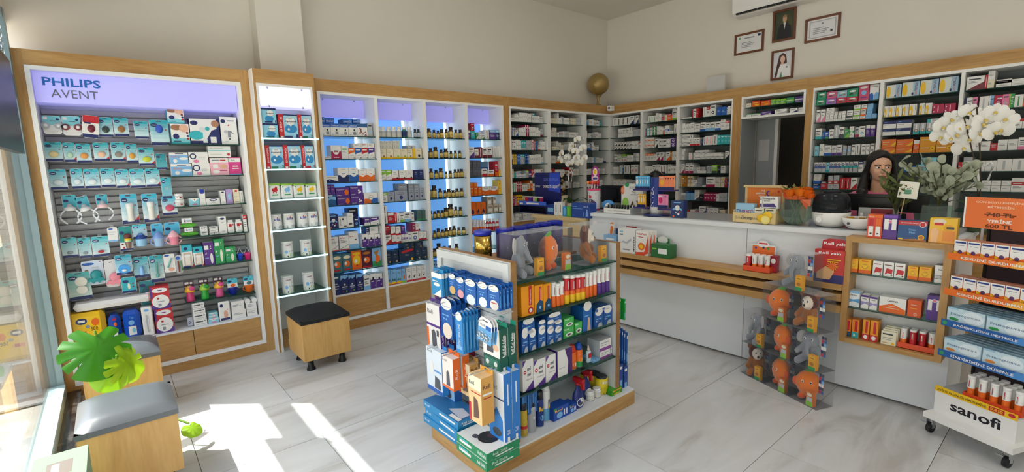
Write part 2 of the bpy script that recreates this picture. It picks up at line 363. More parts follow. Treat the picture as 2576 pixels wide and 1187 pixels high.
# ================================================================== CABINETS
def pb(root,name,b,mat,label=None):
    L=root.location if root.parent is None else root.parent.location
    mb=MB().box(b[0] - L.x,b[1] - L.x,b[2] - L.y,b[3] - L.y,b[4] - L.z,b[5] - L.z)
    return part(name,mb,mat,root,label=label)
def glass_shelf(root,b,edge,mat='glass_edge',name='glass_shelf',et=.004):
    L=root.location;mb=MB();x0,x1,y0,y1,z0,z1=b
    mb.box(x0 - L.x,x1 - L.x,y0 - L.y,y1 - L.y,z0 - L.z,z1 - L.z)
    if edge == 'x':mb.box(x1 - L.x,x1 - L.x + et,y0 - L.y,y1 - L.y,z0 - L.z,z1 - L.z,mi=1)
    else:mb.box(x0 - L.x,x1 - L.x,y0 - L.y - et,y0 - L.y,z0 - L.z,z1 - L.z,mi=1)
    return part(name,mb,['shelf_glass',mat],root)
def clip(root,p):
    L=root.location;m=MB().sphere((p[0] - L.x,p[1] - L.y,p[2] - L.z),.009,'D',8,6);return part('panel_clip',m,'chrome',root)

# ---- baby-care cabinet (slat wall)
LX=-4.52
cab=thing('display_cabinet','wide oak-framed cabinet with slat wall and lit header beside the window','cabinet',(LX - .19,.29,0))
pb(cab,'stile',(XW,LX,-.40,-.335,0,2.39),'wood_v');pb(cab,'stile',(XW,LX,.918,.983,0,2.39),'wood_v')
pb(cab,'fascia',(XW,LX,-.335,.918,2.29,2.39),'wood_h');pb(cab,'plinth',(XW,LX,-.335,.918,0,.078),'wood_h')
L0=cab.location
def frame_ring(root,x,y0,y1,z0,z1,w,d,name='white_trim',axis='x'):
    L=root.location;mb=MB()
    for a in ((y0,y1,z0,z0 + w),(y0,y1,z1 - w,z1),(y0,y0 + w,z0 + w,z1 - w),(y1 - w,y1,z0 + w,z1 - w)):
        if axis == 'x':mb.box(x - d - L.x,x - L.x,a[0] - L.y,a[1] - L.y,a[2] - L.z,a[3] - L.z)
        else:mb.box(a[0] - L.x,a[1] - L.x,x - L.y,x + d - L.y,a[2] - L.z,a[3] - L.z)
    return part(name,mb,'island_white' if name == 'panel_frame' else 'white_frame',root)
frame_ring(cab,LX + .006,-.335,.918,.078,2.29,.026,.30)
pb(cab,'back_board',(XW,-4.835,-.31,.892,.1,2.27),'laminate_white')
k=0;z=.335
while z < 2.02:
    L=L0;mb=MB();zz=z - L.z

    x0,x1=-4.835 - L.x,-4.806 - L.x
    mb.add([(x0,-.305 - L.y,zz + .004),(x1,-.305 - L.y,zz + .004),(x1 + .004,-.305 - L.y,zz + .012),(x1 + .004,-.305 - L.y,zz + .040),(x0,-.305 - L.y,zz + .046),
            (x0,.887 - L.y,zz + .004),(x1,.887 - L.y,zz + .004),(x1 + .004,.887 - L.y,zz + .012),(x1 + .004,.887 - L.y,zz + .040),(x0,.887 - L.y,zz + .046)],
           [(0,1,2,3,4),(9,8,7,6,5),(1,6,7,2),(2,7,8,3),(3,8,9,4),(0,5,6,1)],'W')
    part('slat',mb,'slat_grey',cab);z += .049
hdr=pb(cab,'light_panel',(-4.75,-4.56,-.305,.887,2.06,2.262),'lavender_light','lavender backlit header panel')
def lettering(root,txt,T,w,h,tw,th,col,bold=True,mat='print',name='lettering',depth=0):
    mb=MB();mb.decal(T,w,h,[('T' if bold else 't',txt,.5,.5,tw,th,col)]);return part(name,mb,mat,root)
hx=-4.558 - L0.x
lettering(hdr,'PHILIPS',lambda u,v,e:(hx + e,-.262 + u - L0.y,2.172 + v),.30,.055,1,1,0x1467b8)
lettering(hdr,'AVENT',lambda u,v,e:(hx + e,-.228 + u - L0.y,2.095 + v),.245,.055,1,1,0x6a6a78,bold=False)
for cy in (-.20,.25,.80):clip(cab,(-4.555,cy,2.275))
for zz in (1.795,1.545,1.306,1.06,.811,.525):glass_shelf(cab,(-4.80,-4.60,.385,.887,zz - .008,zz),'x')
pb(cab,'bottom_board',(-4.83,LX - .02,-.31,.892,.315,.329),'laminate_white')
for a,b in ((-.308,.398),(.402,.890)):pb(cab,'drawer_front',(LX - .04,LX - .022,a,b,.106,.318),'wood_h')

# ---- narrow formula column
NX=-4.40
ncab=thing('display_cabinet','narrow oak cabinet with glowing glass shelves beside the stool','cabinet',(NX - .2,1.24,0))
pb(ncab,'side_panel',(XW,NX,.983,.988,0,2.39),'white_frame');pb(ncab,'stile',(XW,NX + .002,.988,1.005,0,2.39),'wood_v')
pb(ncab,'stile',(XW,NX + .002,1.447,1.467,0,2.39),'wood_v')
pb(ncab,'fascia',(XW,NX + .002,1.005,1.447,2.278,2.39),'wood_h')
pb(ncab,'back_board',(XW,-4.74,1.005,1.447,0,2.278),'laminate_white')
for a in ((1.005,1.023),(1.430,1.447)):pb(ncab,'inner_side',(-4.74,NX + .004,a[0],a[1],0,2.278),'white_frame')
pb(ncab,'white_trim',(-4.74,NX + .004,1.023,1.430,2.256,2.278),'white_frame')
pb(ncab,'plinth',(-4.74,-4.50,1.023,1.430,0,.10),'wood_h')
pb(ncab,'light_panel',(-4.60,NX - .015,1.025,1.428,2.10,2.256),'white_light','white backlit header panel')
for cy in (1.09,1.36):clip(ncab,(NX - .01,cy,2.245));clip(ncab,(NX - .01,cy,2.10))
NSH=(1.840,1.584,1.328,1.068,.813,.497)
for zz in NSH:
    glass_shelf(ncab,(-4.73,NX + .004,1.024,1.429,zz - .010,zz),'x')
    pb(ncab,'light_edge',(NX + .005,NX + .014,1.008,1.466,zz - .011,zz + .001),'led_shelf','glowing cyan shelf edge')

# ---- blue-lit cabinet, four bays
MX=-4.56
BAYS=((1.563,2.078),(2.111,2.612),(2.650,3.143),(3.181,3.668))
mcab=thing('display_cabinet','oak cabinet of four blue-lit bays between the narrow column and dispensary','cabinet',(MX - .17,2.6,0))
pb(mcab,'stile',(XW,MX,1.470,1.536,0,2.385),'wood_v');pb(mcab,'stile',(XW,MX,3.698,3.788,0,2.385),'wood_v')
pb(mcab,'fascia',(XW,MX,1.536,3.698,2.275,2.385),'wood_h');pb(mcab,'plinth',(XW,MX,1.536,3.698,0,.10),'wood_h')
pb(mcab,'back_board',(XW,-4.885,1.536,3.698,.1,2.275),'white_frame')
ys=[1.536] + [v for b in BAYS for v in b] + [3.698]
for i in range(0,10,2):pb(mcab,'divider',(-4.885,MX + .006,ys[i],ys[i + 1],.125,2.25),'white_frame')
pb(mcab,'white_trim',(-4.885,MX + .006,1.536,3.698,2.25,2.275),'white_frame');pb(mcab,'white_trim',(-4.885,MX + .006,1.536,3.698,.10,.125),'white_frame')
BSH=(1.881,1.667,1.448,1.230,1.010,.793,.583)
for i,(a,b) in enumerate(BAYS):
    w=b - a
    pb(mcab,'light_panel',(-4.885,-4.80,a + .002,b - .002,2.075,2.25),'lavender_light','lavender backlit header panel')
    pb(mcab,'glow_panel',(-4.862,-4.850,a + .002,b - w * .20,.37,2.072),'blue_light','pale blue backlit back panel')
    pb(mcab,'led_strip',(-4.866,-4.848,b - w * .20,b - w * .145,.37,2.072),'led_strip','bright vertical light strip')
    for zz in BSH:glass_shelf(mcab,(-4.845,-4.575,a + .002,b - .002,zz - .008,zz),'x')
    pb(mcab,'bottom_board',(-4.885,MX - .02,a,b,.345,.36),'white_frame');pb(mcab,'drawer_front',(MX - .03,MX - .01,a + .003,b - .003,.128,.345),'wood_h')
    for cy in (a + w * .2,b - w * .2):clip(mcab,(-4.795,cy,2.24))

# ---- dispensary cabinet on the side wall, three dark bays
RSH=(2.100,1.928,1.757,1.586,1.415,1.244,1.072)
RB=((3.812,4.430),(4.480,5.121),(5.178,5.672))
rcab=thing('medicine_cabinet','oak-topped medicine cabinet of three dark bays between blue bays and corner','cabinet',(MX - .17,4.7,0))
pb(rcab,'fascia',(XW,MX,3.789,5.68,2.275,2.385),'wood_h');pb(rcab,'back_board',(XW,-4.875,3.789,5.68,.1,2.275),'bay_grey');pb(rcab,'plinth',(XW,MX,3.789,5.68,0,.1),'wood_h')
ys=[3.789] + [v for b in RB for v in b] + [5.675]
for i in range(0,8,2):pb(rcab,'divider',(-4.875,MX + .004,ys[i],ys[i + 1],.125,2.25),'white_frame')
pb(rcab,'white_trim',(-4.875,MX + .004,3.789,5.68,2.25,2.275),'white_frame');pb(rcab,'lower_front',(MX - .03,MX - .01,3.80,5.67,.1,.87),'wood_h');pb(rcab,'bottom_board',(-4.875,MX - .01,3.80,5.67,.87,.885),'laminate_white')
for a,b in RB:
    for zz in RSH:glass_shelf(rcab,(-4.870,-4.575,a + .002,b - .002,zz - .007,zz),'x')
# ---- dispensary cabinets on the back wall
AY=5.68
RA=((-4.556,-4.024),(-3.986,-3.472),(-3.433,-2.768));RA2=((-1.905,-1.355),(-1.325,-.791),(-.766,-.18),(-.15,.40))
def back_cabinet(lbl,x0,x1,bays,wl,wr):
    c=thing('medicine_cabinet',lbl,'cabinet',((x0 + x1) / 2,AY + .18,0))
    pb(c,'fascia',(x0,x1,AY,YW,2.275,2.385),'wood_h');pb(c,'back_board',(x0 + wl,x1 - wr,YW - .02,YW,.1,2.275),'bay_grey');pb(c,'plinth',(x0 + wl,x1 - wr,AY,YW - .02,0,.1),'wood_h')
    if wl:pb(c,'stile',(x0,x0 + wl,AY,YW,0,2.275),'wood_v')
    if wr:pb(c,'stile',(x1 - wr,x1,AY,YW,0,2.275),'wood_v')
    xs=[x0 + wl] + [v for b in bays for v in b] + [x1 - wr]
    for i in range(0,len(xs),2):pb(c,'divider',(xs[i],xs[i + 1],AY - .004,YW - .02,.125,2.25),'white_frame')
    pb(c,'white_trim',(x0 + wl,x1 - wr,AY - .004,YW - .02,2.25,2.275),'white_frame')
    pb(c,'lower_front',(x0 + wl + .005,x1 - wr - .005,AY + .01,AY + .03,.1,.845),'wood_h');pb(c,'bottom_board',(x0 + wl + .005,x1 - wr - .005,AY + .01,YW - .02,.845,.875),'wood_edge')
    for a,b in bays:
        for zz in RSH:glass_shelf(c,(a + .002,b - .002,AY + .02,YW - .022,zz - .007,zz),'y')
    return c
back_cabinet('oak-topped medicine cabinet of three dark bays between corner and doorway',-4.574,-2.656,RA,0,.098)
back_cabinet('oak-topped medicine cabinet of bays behind the woman',-1.985,.50,RA2,.066,.06)
# ---- little cabinet over the doorway
dc=thing('wall_cupboard','small open white-edged cupboard set above the doorway','cabinet',(-2.32,AY + .18,2.03))
pb(dc,'fascia',(-2.656,-1.985,AY,YW,2.275,2.385),'wood_h')
pb(dc,'back_board',(-2.656,-1.985,YW - .02,YW,2.03,2.275),'bay_grey')
frame_ring(dc,AY - .004,-2.654,-1.987,2.03,2.275,.022,.33,axis='y')
glass_shelf(dc,(-2.63,-2.01,AY + .03,YW - .022,2.150,2.157),'y')
pb(dc,'reveal',(-2.655,-2.648,AY + .004,YW,0,2.028),'grey_plastic')
# ---- doorway: sliding door leaf, storeroom fridge
dr=struct('door_1',bx(-2.650,-2.44,YW + .05,YW + .09,0,2.05),'grey_plastic',label='grey sliding door leaf half open in the doorway')
struct('door_edge',bx(-2.44,-2.405,YW + .04,YW + .10,0,2.05),'white_frame',dr)
struct('door_handle',MB().lathe([(.014,0),(.018,.006),(.018,.012),(.01,.014)],10,'D',(-2.425,YW + .03,1.02)),'black_plastic',dr)
struct('notice_sheet',bx(-2.62,-2.50,YW + .046,YW + .0495,1.55,1.80),'slat_grey',dr)
fg=thing('storeroom_fridge','tall grey storeroom fridge seen through the dark doorway','fridge',(-1.98,YW + 1.3,0))
part('body',bx(-.36,.36,0,.6,.02,1.50),'grey_plastic',fg);part('door',bx(-.355,.355,-.04,-.004,.08,1.49),'grey_plastic',fg);part('handle',bx(-.30,-.27,-.075,-.042,.7,1.1),'dark_metal',fg)
sr=thing('cardboard_box','brown cardboard box stacked on the storeroom fridge','box',(-2.0,YW + 1.3,1.50))
part('body',MB().box(-.30,.30,0,.45,0,.32,0x6d4a30),'matte',sr);part('label_sheet',MB().box(-.22,-.12,-.004,-.001,.05,.27,'W'),'print',sr)

# ================================================================== COUNTER
CX0,CX1,CYF=-3.22,-.442,3.70
ct=thing('service_counter','long white service counter with three oak rails','counter',(-1.83,3.9,0))
for a,b in ((CX0,-1.648),(-1.644,CX1)):
    pb(ct,'front_panel',(a,b,CYF,CYF + .02,.018,1.045),'laminate_white')
pb(ct,'plinth',(CX0 + .03,CX1 - .03,CYF + .05,CYF + .5,0,.02),'black_matte')
for a in ((CX0,CX0 + .02),(CX1 - .02,CX1)):pb(ct,'side_panel',(a[0],a[1],CYF + .02,CYF + .55,.018,1.045),'laminate_white')
pb(ct,'counter_top',(CX0 - .01,CX1 + .01,CYF - .03,CYF + .58,1.047,1.080),'laminate_white')
pb(ct,'top_inlay',(CX0 + .05,CX1 - .03,CYF + .03,CYF + .56,1.080,1.085),'granite_top')
for z0,z1 in ((.713,.751),(.640,.688),(.562,.611)):pb(ct,'rail',(-2.95,-.962,3.53,CYF,z0,z1),'wood_h')
for a in (-2.8,-1.9,-1.05):pb(ct,'rail_bracket',(a - .02,a + .02,3.60,CYF,.611,.713),'grey_plastic')
# ---- oak shelf unit on the counter front
ws=thing('wall_shelf','oak box shelf with two glass shelves fixed to the counter front','shelf',(-.71,3.62,.375))
WX0,WX1=-.962,-.456
pb(ws,'side',(WX0,WX0 + .034,3.55,3.699,.375,1.063),'wood_v');pb(ws,'side',(WX1 - .034,WX1,3.55,3.699,.375,1.063),'wood_v')
pb(ws,'top',(WX0 + .034,WX1 - .034,3.55,3.699,1.03,1.063),'wood_h');pb(ws,'bottom',(WX0 + .034,WX1 - .034,3.55,3.699,.375,.405),'wood_h')
pb(ws,'back_board',(WX0 + .034,WX1 - .034,3.693,3.699,.405,1.03),'laminate_white')
for zz in (.832,.608):glass_shelf(ws,(WX0 + .035,WX1 - .035,3.565,3.692,zz - .007,zz),'y')
# ---- island gondola
isl=thing('island_gondola','white and oak island display unit with glass shelves and pegboard end','display unit',(-2.1,1.9,0))
IX0,IX1,IY0,IY1=-2.508,-1.82,1.50,2.375
pb(isl,'plinth',(-2.33,-1.785,1.29,2.49,0,.088),'wood_h');pb(isl,'base_board',(-2.36,-1.79,1.292,2.488,.088,.10),'laminate_white')
for a,b,fx in ((IY0,IY0 + .035,1),(IY1 - .035,IY1,1)):
    e=pb(isl,'end_panel',(IX0,IX1 - .004,a,b,.10,1.076),'island_white');pb(isl,'edge_band',(IX1 - .004,IX1,a,b,.10,1.08),'wood_edge');pb(isl,'edge_band',(IX0,IX1 - .004,a,b,1.076,1.08),'wood_edge')
for z0 in [ .13 + .055 * i for i in range(15)]:
    pb(isl,'slat',(IX0 + .05,IX1 - .05,IY0 - .012,IY0 - .0005,z0,z0 + .047),'island_white')
frame_ring(isl,IY0 - .016,IX0 + .001,IX1 - .006,.101,1.07,.045,.0155,'panel_frame','y')
pb(isl,'spine',(-2.175,-2.15,IY0 + .035,IY1 - .035,.10,.97),'laminate_white')
pb(isl,'top_board',(IX0 + .004,-2.15,IY0 + .035,IY1 - .035,.97,.99),'wood_edge')
for zz in (.966,.770,.572,.355):glass_shelf(isl,(-2.149,-1.825,IY0 + .037,IY1 - .037,zz - .008,zz),'x')
for zz in (.70,.40):glass_shelf(isl,(IX0 + .01,-2.176,IY0 + .037,IY1 - .037,zz - .008,zz),'x')
# ================================================================== CARTONS
PATN={0:'plain {a} print',1:'{a} base band',2:'{a} top band',3:'{a} side stripe',4:'{a} slanted corner',5:'{a} disc',6:'{a} middle band',7:'{a} wave',8:'upright {a} line',9:'{a} lower half and round badge'}
def textlines(u0,u1,v0,v1,n,col=GREYTXT):
    o=[]
    for i in range(n):
        v=v1 - (v1 - v0) * (i + .5) / n;hh=(v1 - v0) / n * .22;L=u0 + (u1 - u0) * (.6 + .4 * ((i * 37) % 10) / 10)
        o.append(('r',u0,v - hh,L,v + hh,col))
    return o
CUSTOM={}
def style(code):
    """-> (base colour, side colour, top colour, shapes, description)"""
    if code in CUSTOM:return CUSTOM[code]
    b=code[0];a=code[1] if len(code) > 1 else 'K';p=int(code[2]) if len(code) > 2 else 0
    light=b in 'WCKQIALY';ink=DARKTXT if light else cc(0xe8e8ea);tl=GREYTXT if light else cc(0xb9bcc6)
    sh=[]
    if p == 0:
        if len(code) > 1:sh += [('r',.12,.72,.80,.82,a)]
        sh += textlines(.12,.85,.42,.66,2,tl)
    if p == 1:sh += [('r',0,0,1,.27,a),('r',.12,.70,.82,.80,ink)] + textlines(.12,.8,.36,.62,2,tl)
    if p == 2:sh += [('r',0,.72,1,1,a),('r',.12,.82,.75,.90,'W')] + textlines(.12,.85,.25,.6,3,tl)
    if p == 3:sh += [('r',0,0,.27,1,a),('r',.36,.70,.92,.79,ink)] + textlines(.36,.9,.25,.6,3,tl)
    if p == 4:sh += [('p',[(0,0),(1,0),(1,.55),(.55,.32)],a),('r',.12,.74,.80,.83,ink)] + textlines(.12,.7,.5,.68,2,tl)
    if p == 5:sh += [('c',.5,.36,.27,a),('c',.5,.36,.13,b),('r',.15,.76,.85,.85,ink)]
    if p == 6:sh += [('r',0,.38,1,.62,a),('r',.12,.46,.7,.54,'W')] + textlines(.12,.85,.1,.3,2,tl)
    if p == 7:sh += [('p',[(0,0),(1,0),(1,.28),(.8,.40),(.55,.34),(.3,.42),(0,.30)],a),('r',.14,.70,.84,.80,ink)] + textlines(.14,.8,.50,.62,1,tl)
    if p == 8:sh += [('r',.38,.12,.56,.86,a)]
    if p == 9:sh += [('r',0,0,1,.50,a),('c',.5,.56,.30,'W'),('r',.34,.56,.66,.61,a),('r',.30,.86,.70,.90,'K')]
    d=PN[b] + ' box with ' + PATN[p].format(a=PN[a]) if len(code) > 1 else 'plain ' + PN[b] + ' box'
    dk=tuple(c * .92 for c in PC[b][:3])
    return PC[b],(PC[b] if p != 1 else PC[b]),PC[b],sh,d
_CM={};_CMB={};DEFER=None
def carton_mesh(w,h,d,code):
    w,h,d=round(w / .004) * .004,round(h / .004) * .004,round(d / .01) * .01
    k=(w,h,d,code)
    if k in _CM:return _CM[k]
    b,sd,tp,sh,_=style(code);mb=MB()
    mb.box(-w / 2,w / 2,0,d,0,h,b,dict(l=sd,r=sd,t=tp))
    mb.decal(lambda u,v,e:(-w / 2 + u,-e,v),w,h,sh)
    _CM[k]=mb.mesh('carton','print');_CMB[k]=mb;return _CM[k]
NAMES={}
def carton(face,plane,c,z,w,h,code,where,d=.12,name='medicine_box',noun=None,jitter=True,rz=0):
    if DEFER is not None and not jitter:DEFER.append((face,plane,c,z,w,h,code,where,d));return
    m=carton_mesh(w,h,d,code);pl=plane
    desc=style(code)[4]
    if noun:desc=desc.replace(' box',' ' + noun)
    loc=(pl,c,z) if face == 'B' else (c,pl,z)
    r=math.pi / 2 if face == 'B' else 0
    if jitter:r += RND.uniform(-.008,.008)
    o=link(name,m,None,loc,r + rz)
    lab=desc + ', ' + where
    return tag(o,lab,'box','boxes on ' + where)
ORD=('top','second','third','fourth','fifth','sixth','seventh','bottom')
def zrow(face,plane,z,Zm,items,where,d=.12,name='medicine_box',noun=None,lim=None,gap=None):
    """items (zoomx0, zoomx1, zoomytop, code[, zoomybase]) read off a zoomed view Zm=(x0,y0,scale)"""
    out=[];sg=-1 if face == 'B' else 1
    for it in items:
        p0=Zm[0] + it[0] / Zm[2];p1=Zm[0] + it[1] / Zm[2];pt=Zm[1] + it[2] / Zm[2]
        a,b=sorted((along(face,plane,z,p0),along(face,plane,z,p1)))
        if lim:a,b=max(a,lim[0] + .004),min(b,lim[1] - .004)
        c=(a + b) / 2
        X,Y=(plane,c) if face == 'B' else (c,plane)
        zt=zat(X,Y,pt);zb=z
        if gap:zt=min(zt,z + gap)
        dd=d;pl=plane
        ov=[o for o in out if min(o[1],b) - max(o[0],a) > .004]
        if len(it) > 4 and it[4]:
            want=zat(X,Y,Zm[1] + it[4] / Zm[2])
            sup=[o[2] for o in ov if o[3] == plane] + [z]
            zb=min(sup,key=lambda q:abs(q - want))
            if zb == z:pl=plane + sg * (d + .006)
        elif ov:
            g=[o for o in ov if o[4] == z and o[3] == pl]
            for o in g:
                if min(o[1],b) - max(o[0],a) < .45 * (b - a):
                    if (o[0] + o[1]) / 2 < c:a=max(a,o[1])
                    else:b=min(b,o[0])
                else:pl=plane + sg * (d + .006)
            c=(a + b) / 2
        same=[o for o in out if o[4] == zb and o[3] == pl and min(o[1],b) - max(o[0],a) > 0]
        for o in same:
            if (o[0] + o[1]) / 2 < c:a=max(a,o[1])
            else:b=min(b,o[0])
        c=(a + b) / 2
        if b - a < .012:continue
        h=max(zt - zb,.014)
        carton(face,pl,c,zb + .0004,b - a - .003,h - .001,it[3],where,d if pl == plane else min(d,.10),name,noun)
        out.append((a,b,zb + h,pl,zb))
    return out
def srow(face,plane,z,a0,a1,spec,where,hmax=.155,d=.16):
    """spec tokens: code*n:w:h in cm, '_w' gap, '^' stacks the next group on the previous group"""
    t=a0 + .006;last=None
    for tok in spec.split():
        if tok[0] == '_':t += float(tok[1:]) / 100;continue
        up=tok[0] == '^'
        if up:tok=tok[1:]
        cd,w,h=tok.split(':');n=1
        if '*' in cd:cd,n=cd.split('*');n=int(n)
        w=float(w) / 100;h=float(h) / 100
        if up:
            tt,zz=last[0],last[2]
            h=min(h,hmax - (zz - z))
            if h < .015:continue
            for i in range(n):
                if tt + w > last[1] + .01:break
                carton(face,plane + (last[3]),tt + w / 2,zz + .0006,w - .002,h,cd,where,d,jitter=False);tt += w
        else:
            s0=t;dj=RND.uniform(-.012,.004) * (1 if face == 'B' else -1);hh=9
            for i in range(n):
                if t + w > a1 - .003:break
                h1=min(h * (1 + RND.uniform(-.01,.01)),hmax);hh=min(hh,h1)
                h1=min(h,hmax);hh=h1
                carton(face,plane + dj,t + w / 2,z + .0004,w - .002,h1,cd,where,d,jitter=False);t += w
            last=(s0,t,z + .0004 + (hh if hh < 9 else 0),dj)

_BM={}
def bottle_parts(r,h,body,label,cap,capfrac=.2,neck=.62,mat='plastic',lab2=None):
    k=(round(r,3),round(h,3),body,label,cap,capfrac,neck,mat,lab2)
    if k in _BM:return _BM[k]
    r,h=k[0],k[1];hb=h * (1 - capfrac)
    pr=[(r * .9,0,body),(r,r * .15,body),(r,hb * .12,label),(r,hb * .45,lab2 or label),(r,hb * .74,body),(r * .97,hb * .82,body),(r * neck,hb * .95,body),(r * neck,hb,body)]
    b=MB().lathe(pr,14).mesh('body',mat)
    c=MB().lathe([(r * neck * 1.16,hb * .985,cap),(r * neck * 1.2,hb,cap),(r * neck * 1.2,h * .99,cap),(r * neck * 1.05,h,cap)],12).mesh('cap','plastic')
    _BM[k]=(b,c);return _BM[k]
def bottle(name,loc,rz,r,h,body,label,cap,lab,cat='bottle',group=None,**kw):
    b,c=bottle_parts(r,h,body,label,cap,**kw)
    t=thing(name,lab,cat,loc,rz,group);link('body',b,t);link('cap',c,t);return t
def tube(loc,rz,r,h,c1,c2,cap,lab,group,name='tablet_tube',mid=None):
    k=('tube',round(r,3),round(h,3),c1,c2,cap,mid)
    if k not in _BM:
        pr=[(r * .96,0,c1),(r,.003,c1),(r,h * .30,mid or c1),(r,h * .45,c2),(r,h * .88,c2),(r * .98,h * .885,c2)]
        b=MB().lathe(pr,14)
        b.decal(lambda u,v,e:((r + e) * math.sin((u - .5) * 1.6),-(r + e) * math.cos((u - .5) * 1.6),v * h),1,1,[('r',.38,.5,.5,.8,'R' if c2 == 'W' else 'W'),('r',.55,.5,.60,.78,'K')])
        _BM[k]=(b.mesh('body','print'),MB().lathe([(r * 1.06,h * .885,cap),(r * 1.08,h * .9,cap),(r * 1.08,h * .985,cap),(r * .98,h,cap)],14).mesh('cap','plastic'))
    t=thing(name,lab,'tube',loc,rz,group);link('body',_BM[k][0],t);link('cap',_BM[k][1],t);return t
# ================================================================== SOFT BODIES (one continuous surface from overlapping volumes)
def blob(name,prims,voxel,mat,smooth=2,colfn=None):
    """prims: ('s', centre, radii, col[, rotation euler]) ellipsoid or ('c', a, b, ra, rb, col) tapered limb"""
    mb=MB();sd=[]
    for p in prims:
        if p[0] == 's':
            M=Matrix.Identity(3) if len(p) < 5 else Matrix(((1,0,0),(0,1,0),(0,0,1)))
            if len(p) > 4:
                from mathutils import Euler
                M=Euler(p[4]).to_matrix()
            t=MB().sphere((0,0,0),p[2],'W',20,14);c=Vector(p[1])
            mb.add([c + M @ Vector(v) for v in t.v],t.f,'W',True);sd.append(('s',c,Vector(p[2]),M.inverted(),cc(p[3])))
        else:
            a,b=Vector(p[1]),Vector(p[2]);d=b - a;n=7;pts=[];rs=[]
            L=max(d.length,1e-6);e=d / L
            for k in (-1,-.7,-.35):pts.append(a + e * p[3] * k);rs.append(p[3] * math.sqrt(max(0.0004,1 - k * k)))
            for k in range(n):f=k / (n - 1);pts.append(a + d * f);rs.append(p[3] * (1 - f) + p[4] * f)
            for k in (.35,.7,1):pts.append(b + e * p[4] * k);rs.append(p[4] * math.sqrt(max(0.0004,1 - k * k)))
            mb.tube(pts,rs,14,'W');sd.append(('c',a,b,p[3],p[4],cc(p[5])))
    me=bpy.data.meshes.new(name);me.from_pydata(mb.v,[],mb.f);o=bpy.data.objects.new(name,me);COL.objects.link(o)
    m=o.modifiers.new('r','REMESH');m.mode='VOXEL';m.voxel_size=voxel
    if smooth:s=o.modifiers.new('s','SMOOTH');s.factor=.5;s.iterations=smooth
    bpy.context.view_layer.update();dg=bpy.context.evaluated_depsgraph_get()
    out=bpy.data.meshes.new_from_object(o.evaluated_get(dg));out.name=name
    bpy.data.objects.remove(o);bpy.data.meshes.remove(me)
    def sdf(q,p):
        if q[0] == 's':
            w=q[3] @ (p - q[1]);k=Vector((w.x / q[2].x,w.y / q[2].y,w.z / q[2].z));l=k.length;return (l - 1) * min(q[2])
        d=q[2] - q[1];t=max(0,min(1,(p - q[1]).dot(d) / max(d.length_squared,1e-9)));return (p - q[1] - d * t).length - (q[3] * (1 - t) + q[4] * t)
    ca=out.color_attributes.new('Col','FLOAT_COLOR','POINT');buf=[]
    for v in out.vertices:
        col=min(sd,key=lambda q:sdf(q,v.co))[-1]
        if colfn:col=colfn(v.co,col)
        buf += list(col)
    ca.data.foreach_set('color',buf)
    out.polygons.foreach_set('use_smooth',[True] * len(out.polygons));out.materials.clear();out.materials.append(MATS[mat]);return out
GRY,GRL=0x8a8e96,0xb4b0ae
_toy={}
_toy['elephant']=(blob('plush_toy',[('s',(0,.005,.062),(.042,.036,.046),GRY),('s',(0,-.008,.122),(.040,.036,.036),GRY),('s',(-.048,.004,.128),(.026,.009,.034),GRL,(0,.3,.3)),('s',(.048,.004,.128),(.026,.009,.034),GRL,(0,-.3,-.3)),
    ('c',(0,-.038,.112),(0,-.056,.08),.014,.011,GRY),('c',(0,-.056,.08),(.012,-.066,.062),.011,.009,GRY),('c',(-.028,-.01,.03),(-.045,-.045,.018),.018,.018,GRY),('c',(.028,-.01,.03),(.045,-.045,.018),.018,.018,GRY),('c',(-.035,-.01,.085),(-.056,-.03,.06),.014,.013,GRY),('c',(.035,-.01,.085),(.056,-.03,.06),.014,.013,GRY)],.0045,'plush'),[(-.018,-.040,.132),(.018,-.040,.132)],'grey elephant')
_toy['orange']=(blob('plush_toy',[('s',(0,0,.085),(.060,.050,.062),0xf07a1a),('s',(-.026,-.012,.018),(.020,.024,.014),0xe05a1c),('s',(.026,-.012,.018),(.020,.024,.014),0xe05a1c),('s',(-.062,-.005,.085),(.014,.016,.022),0xe05a1c),('s',(.062,-.005,.085),(.014,.016,.022),0xe05a1c),('s',(.006,0,.150),(.028,.013,.009),0x5cab3a,(0,-.35,0)),('c',(0,0,.14),(0,0,.155),.006,.005,0x5cab3a)],.0045,'plush'),[(-.02,-.046,.10),(.02,-.046,.10)],'orange fruit')
_toy['bear']=(blob('plush_toy',[('s',(0,.005,.058),(.040,.036,.046),0x9a5a26),('s',(0,.006,.125),(.048,.030,.046),0x5a2620),('s',(0,-.020,.120),(.028,.020,.030),0xe6d6c4),('s',(0,-.040,.108),(.016,.014,.013),0xe6d6c4),('s',(0,-.054,.112),(.007,.006,.005),0x15100e),('s',(-.042,0,.158),(.015,.009,.015),0x8a4a24),('s',(.042,0,.158),(.015,.009,.015),0x8a4a24),
    ('c',(-.028,-.01,.03),(-.042,-.045,.020),.018,.019,0xa8642c),('c',(.028,-.01,.03),(.042,-.045,.020),.018,.019,0xa8642c),('c',(-.034,-.005,.085),(-.050,-.03,.055),.013,.014,0x9a5a26),('c',(.034,-.005,.085),(.050,-.03,.055),.013,.014,0x9a5a26)],.0045,'plush'),[(-.012,-.040,.130),(.012,-.040,.130)],'brown bear')
_eye=MB().sphere((0,0,0),(.006,.003,.0075),'W',10,8).sphere((0,-.0022,0),(.0035,.0022,.005),0x101522,8,6).mesh('eye','plastic')
_tbox={}
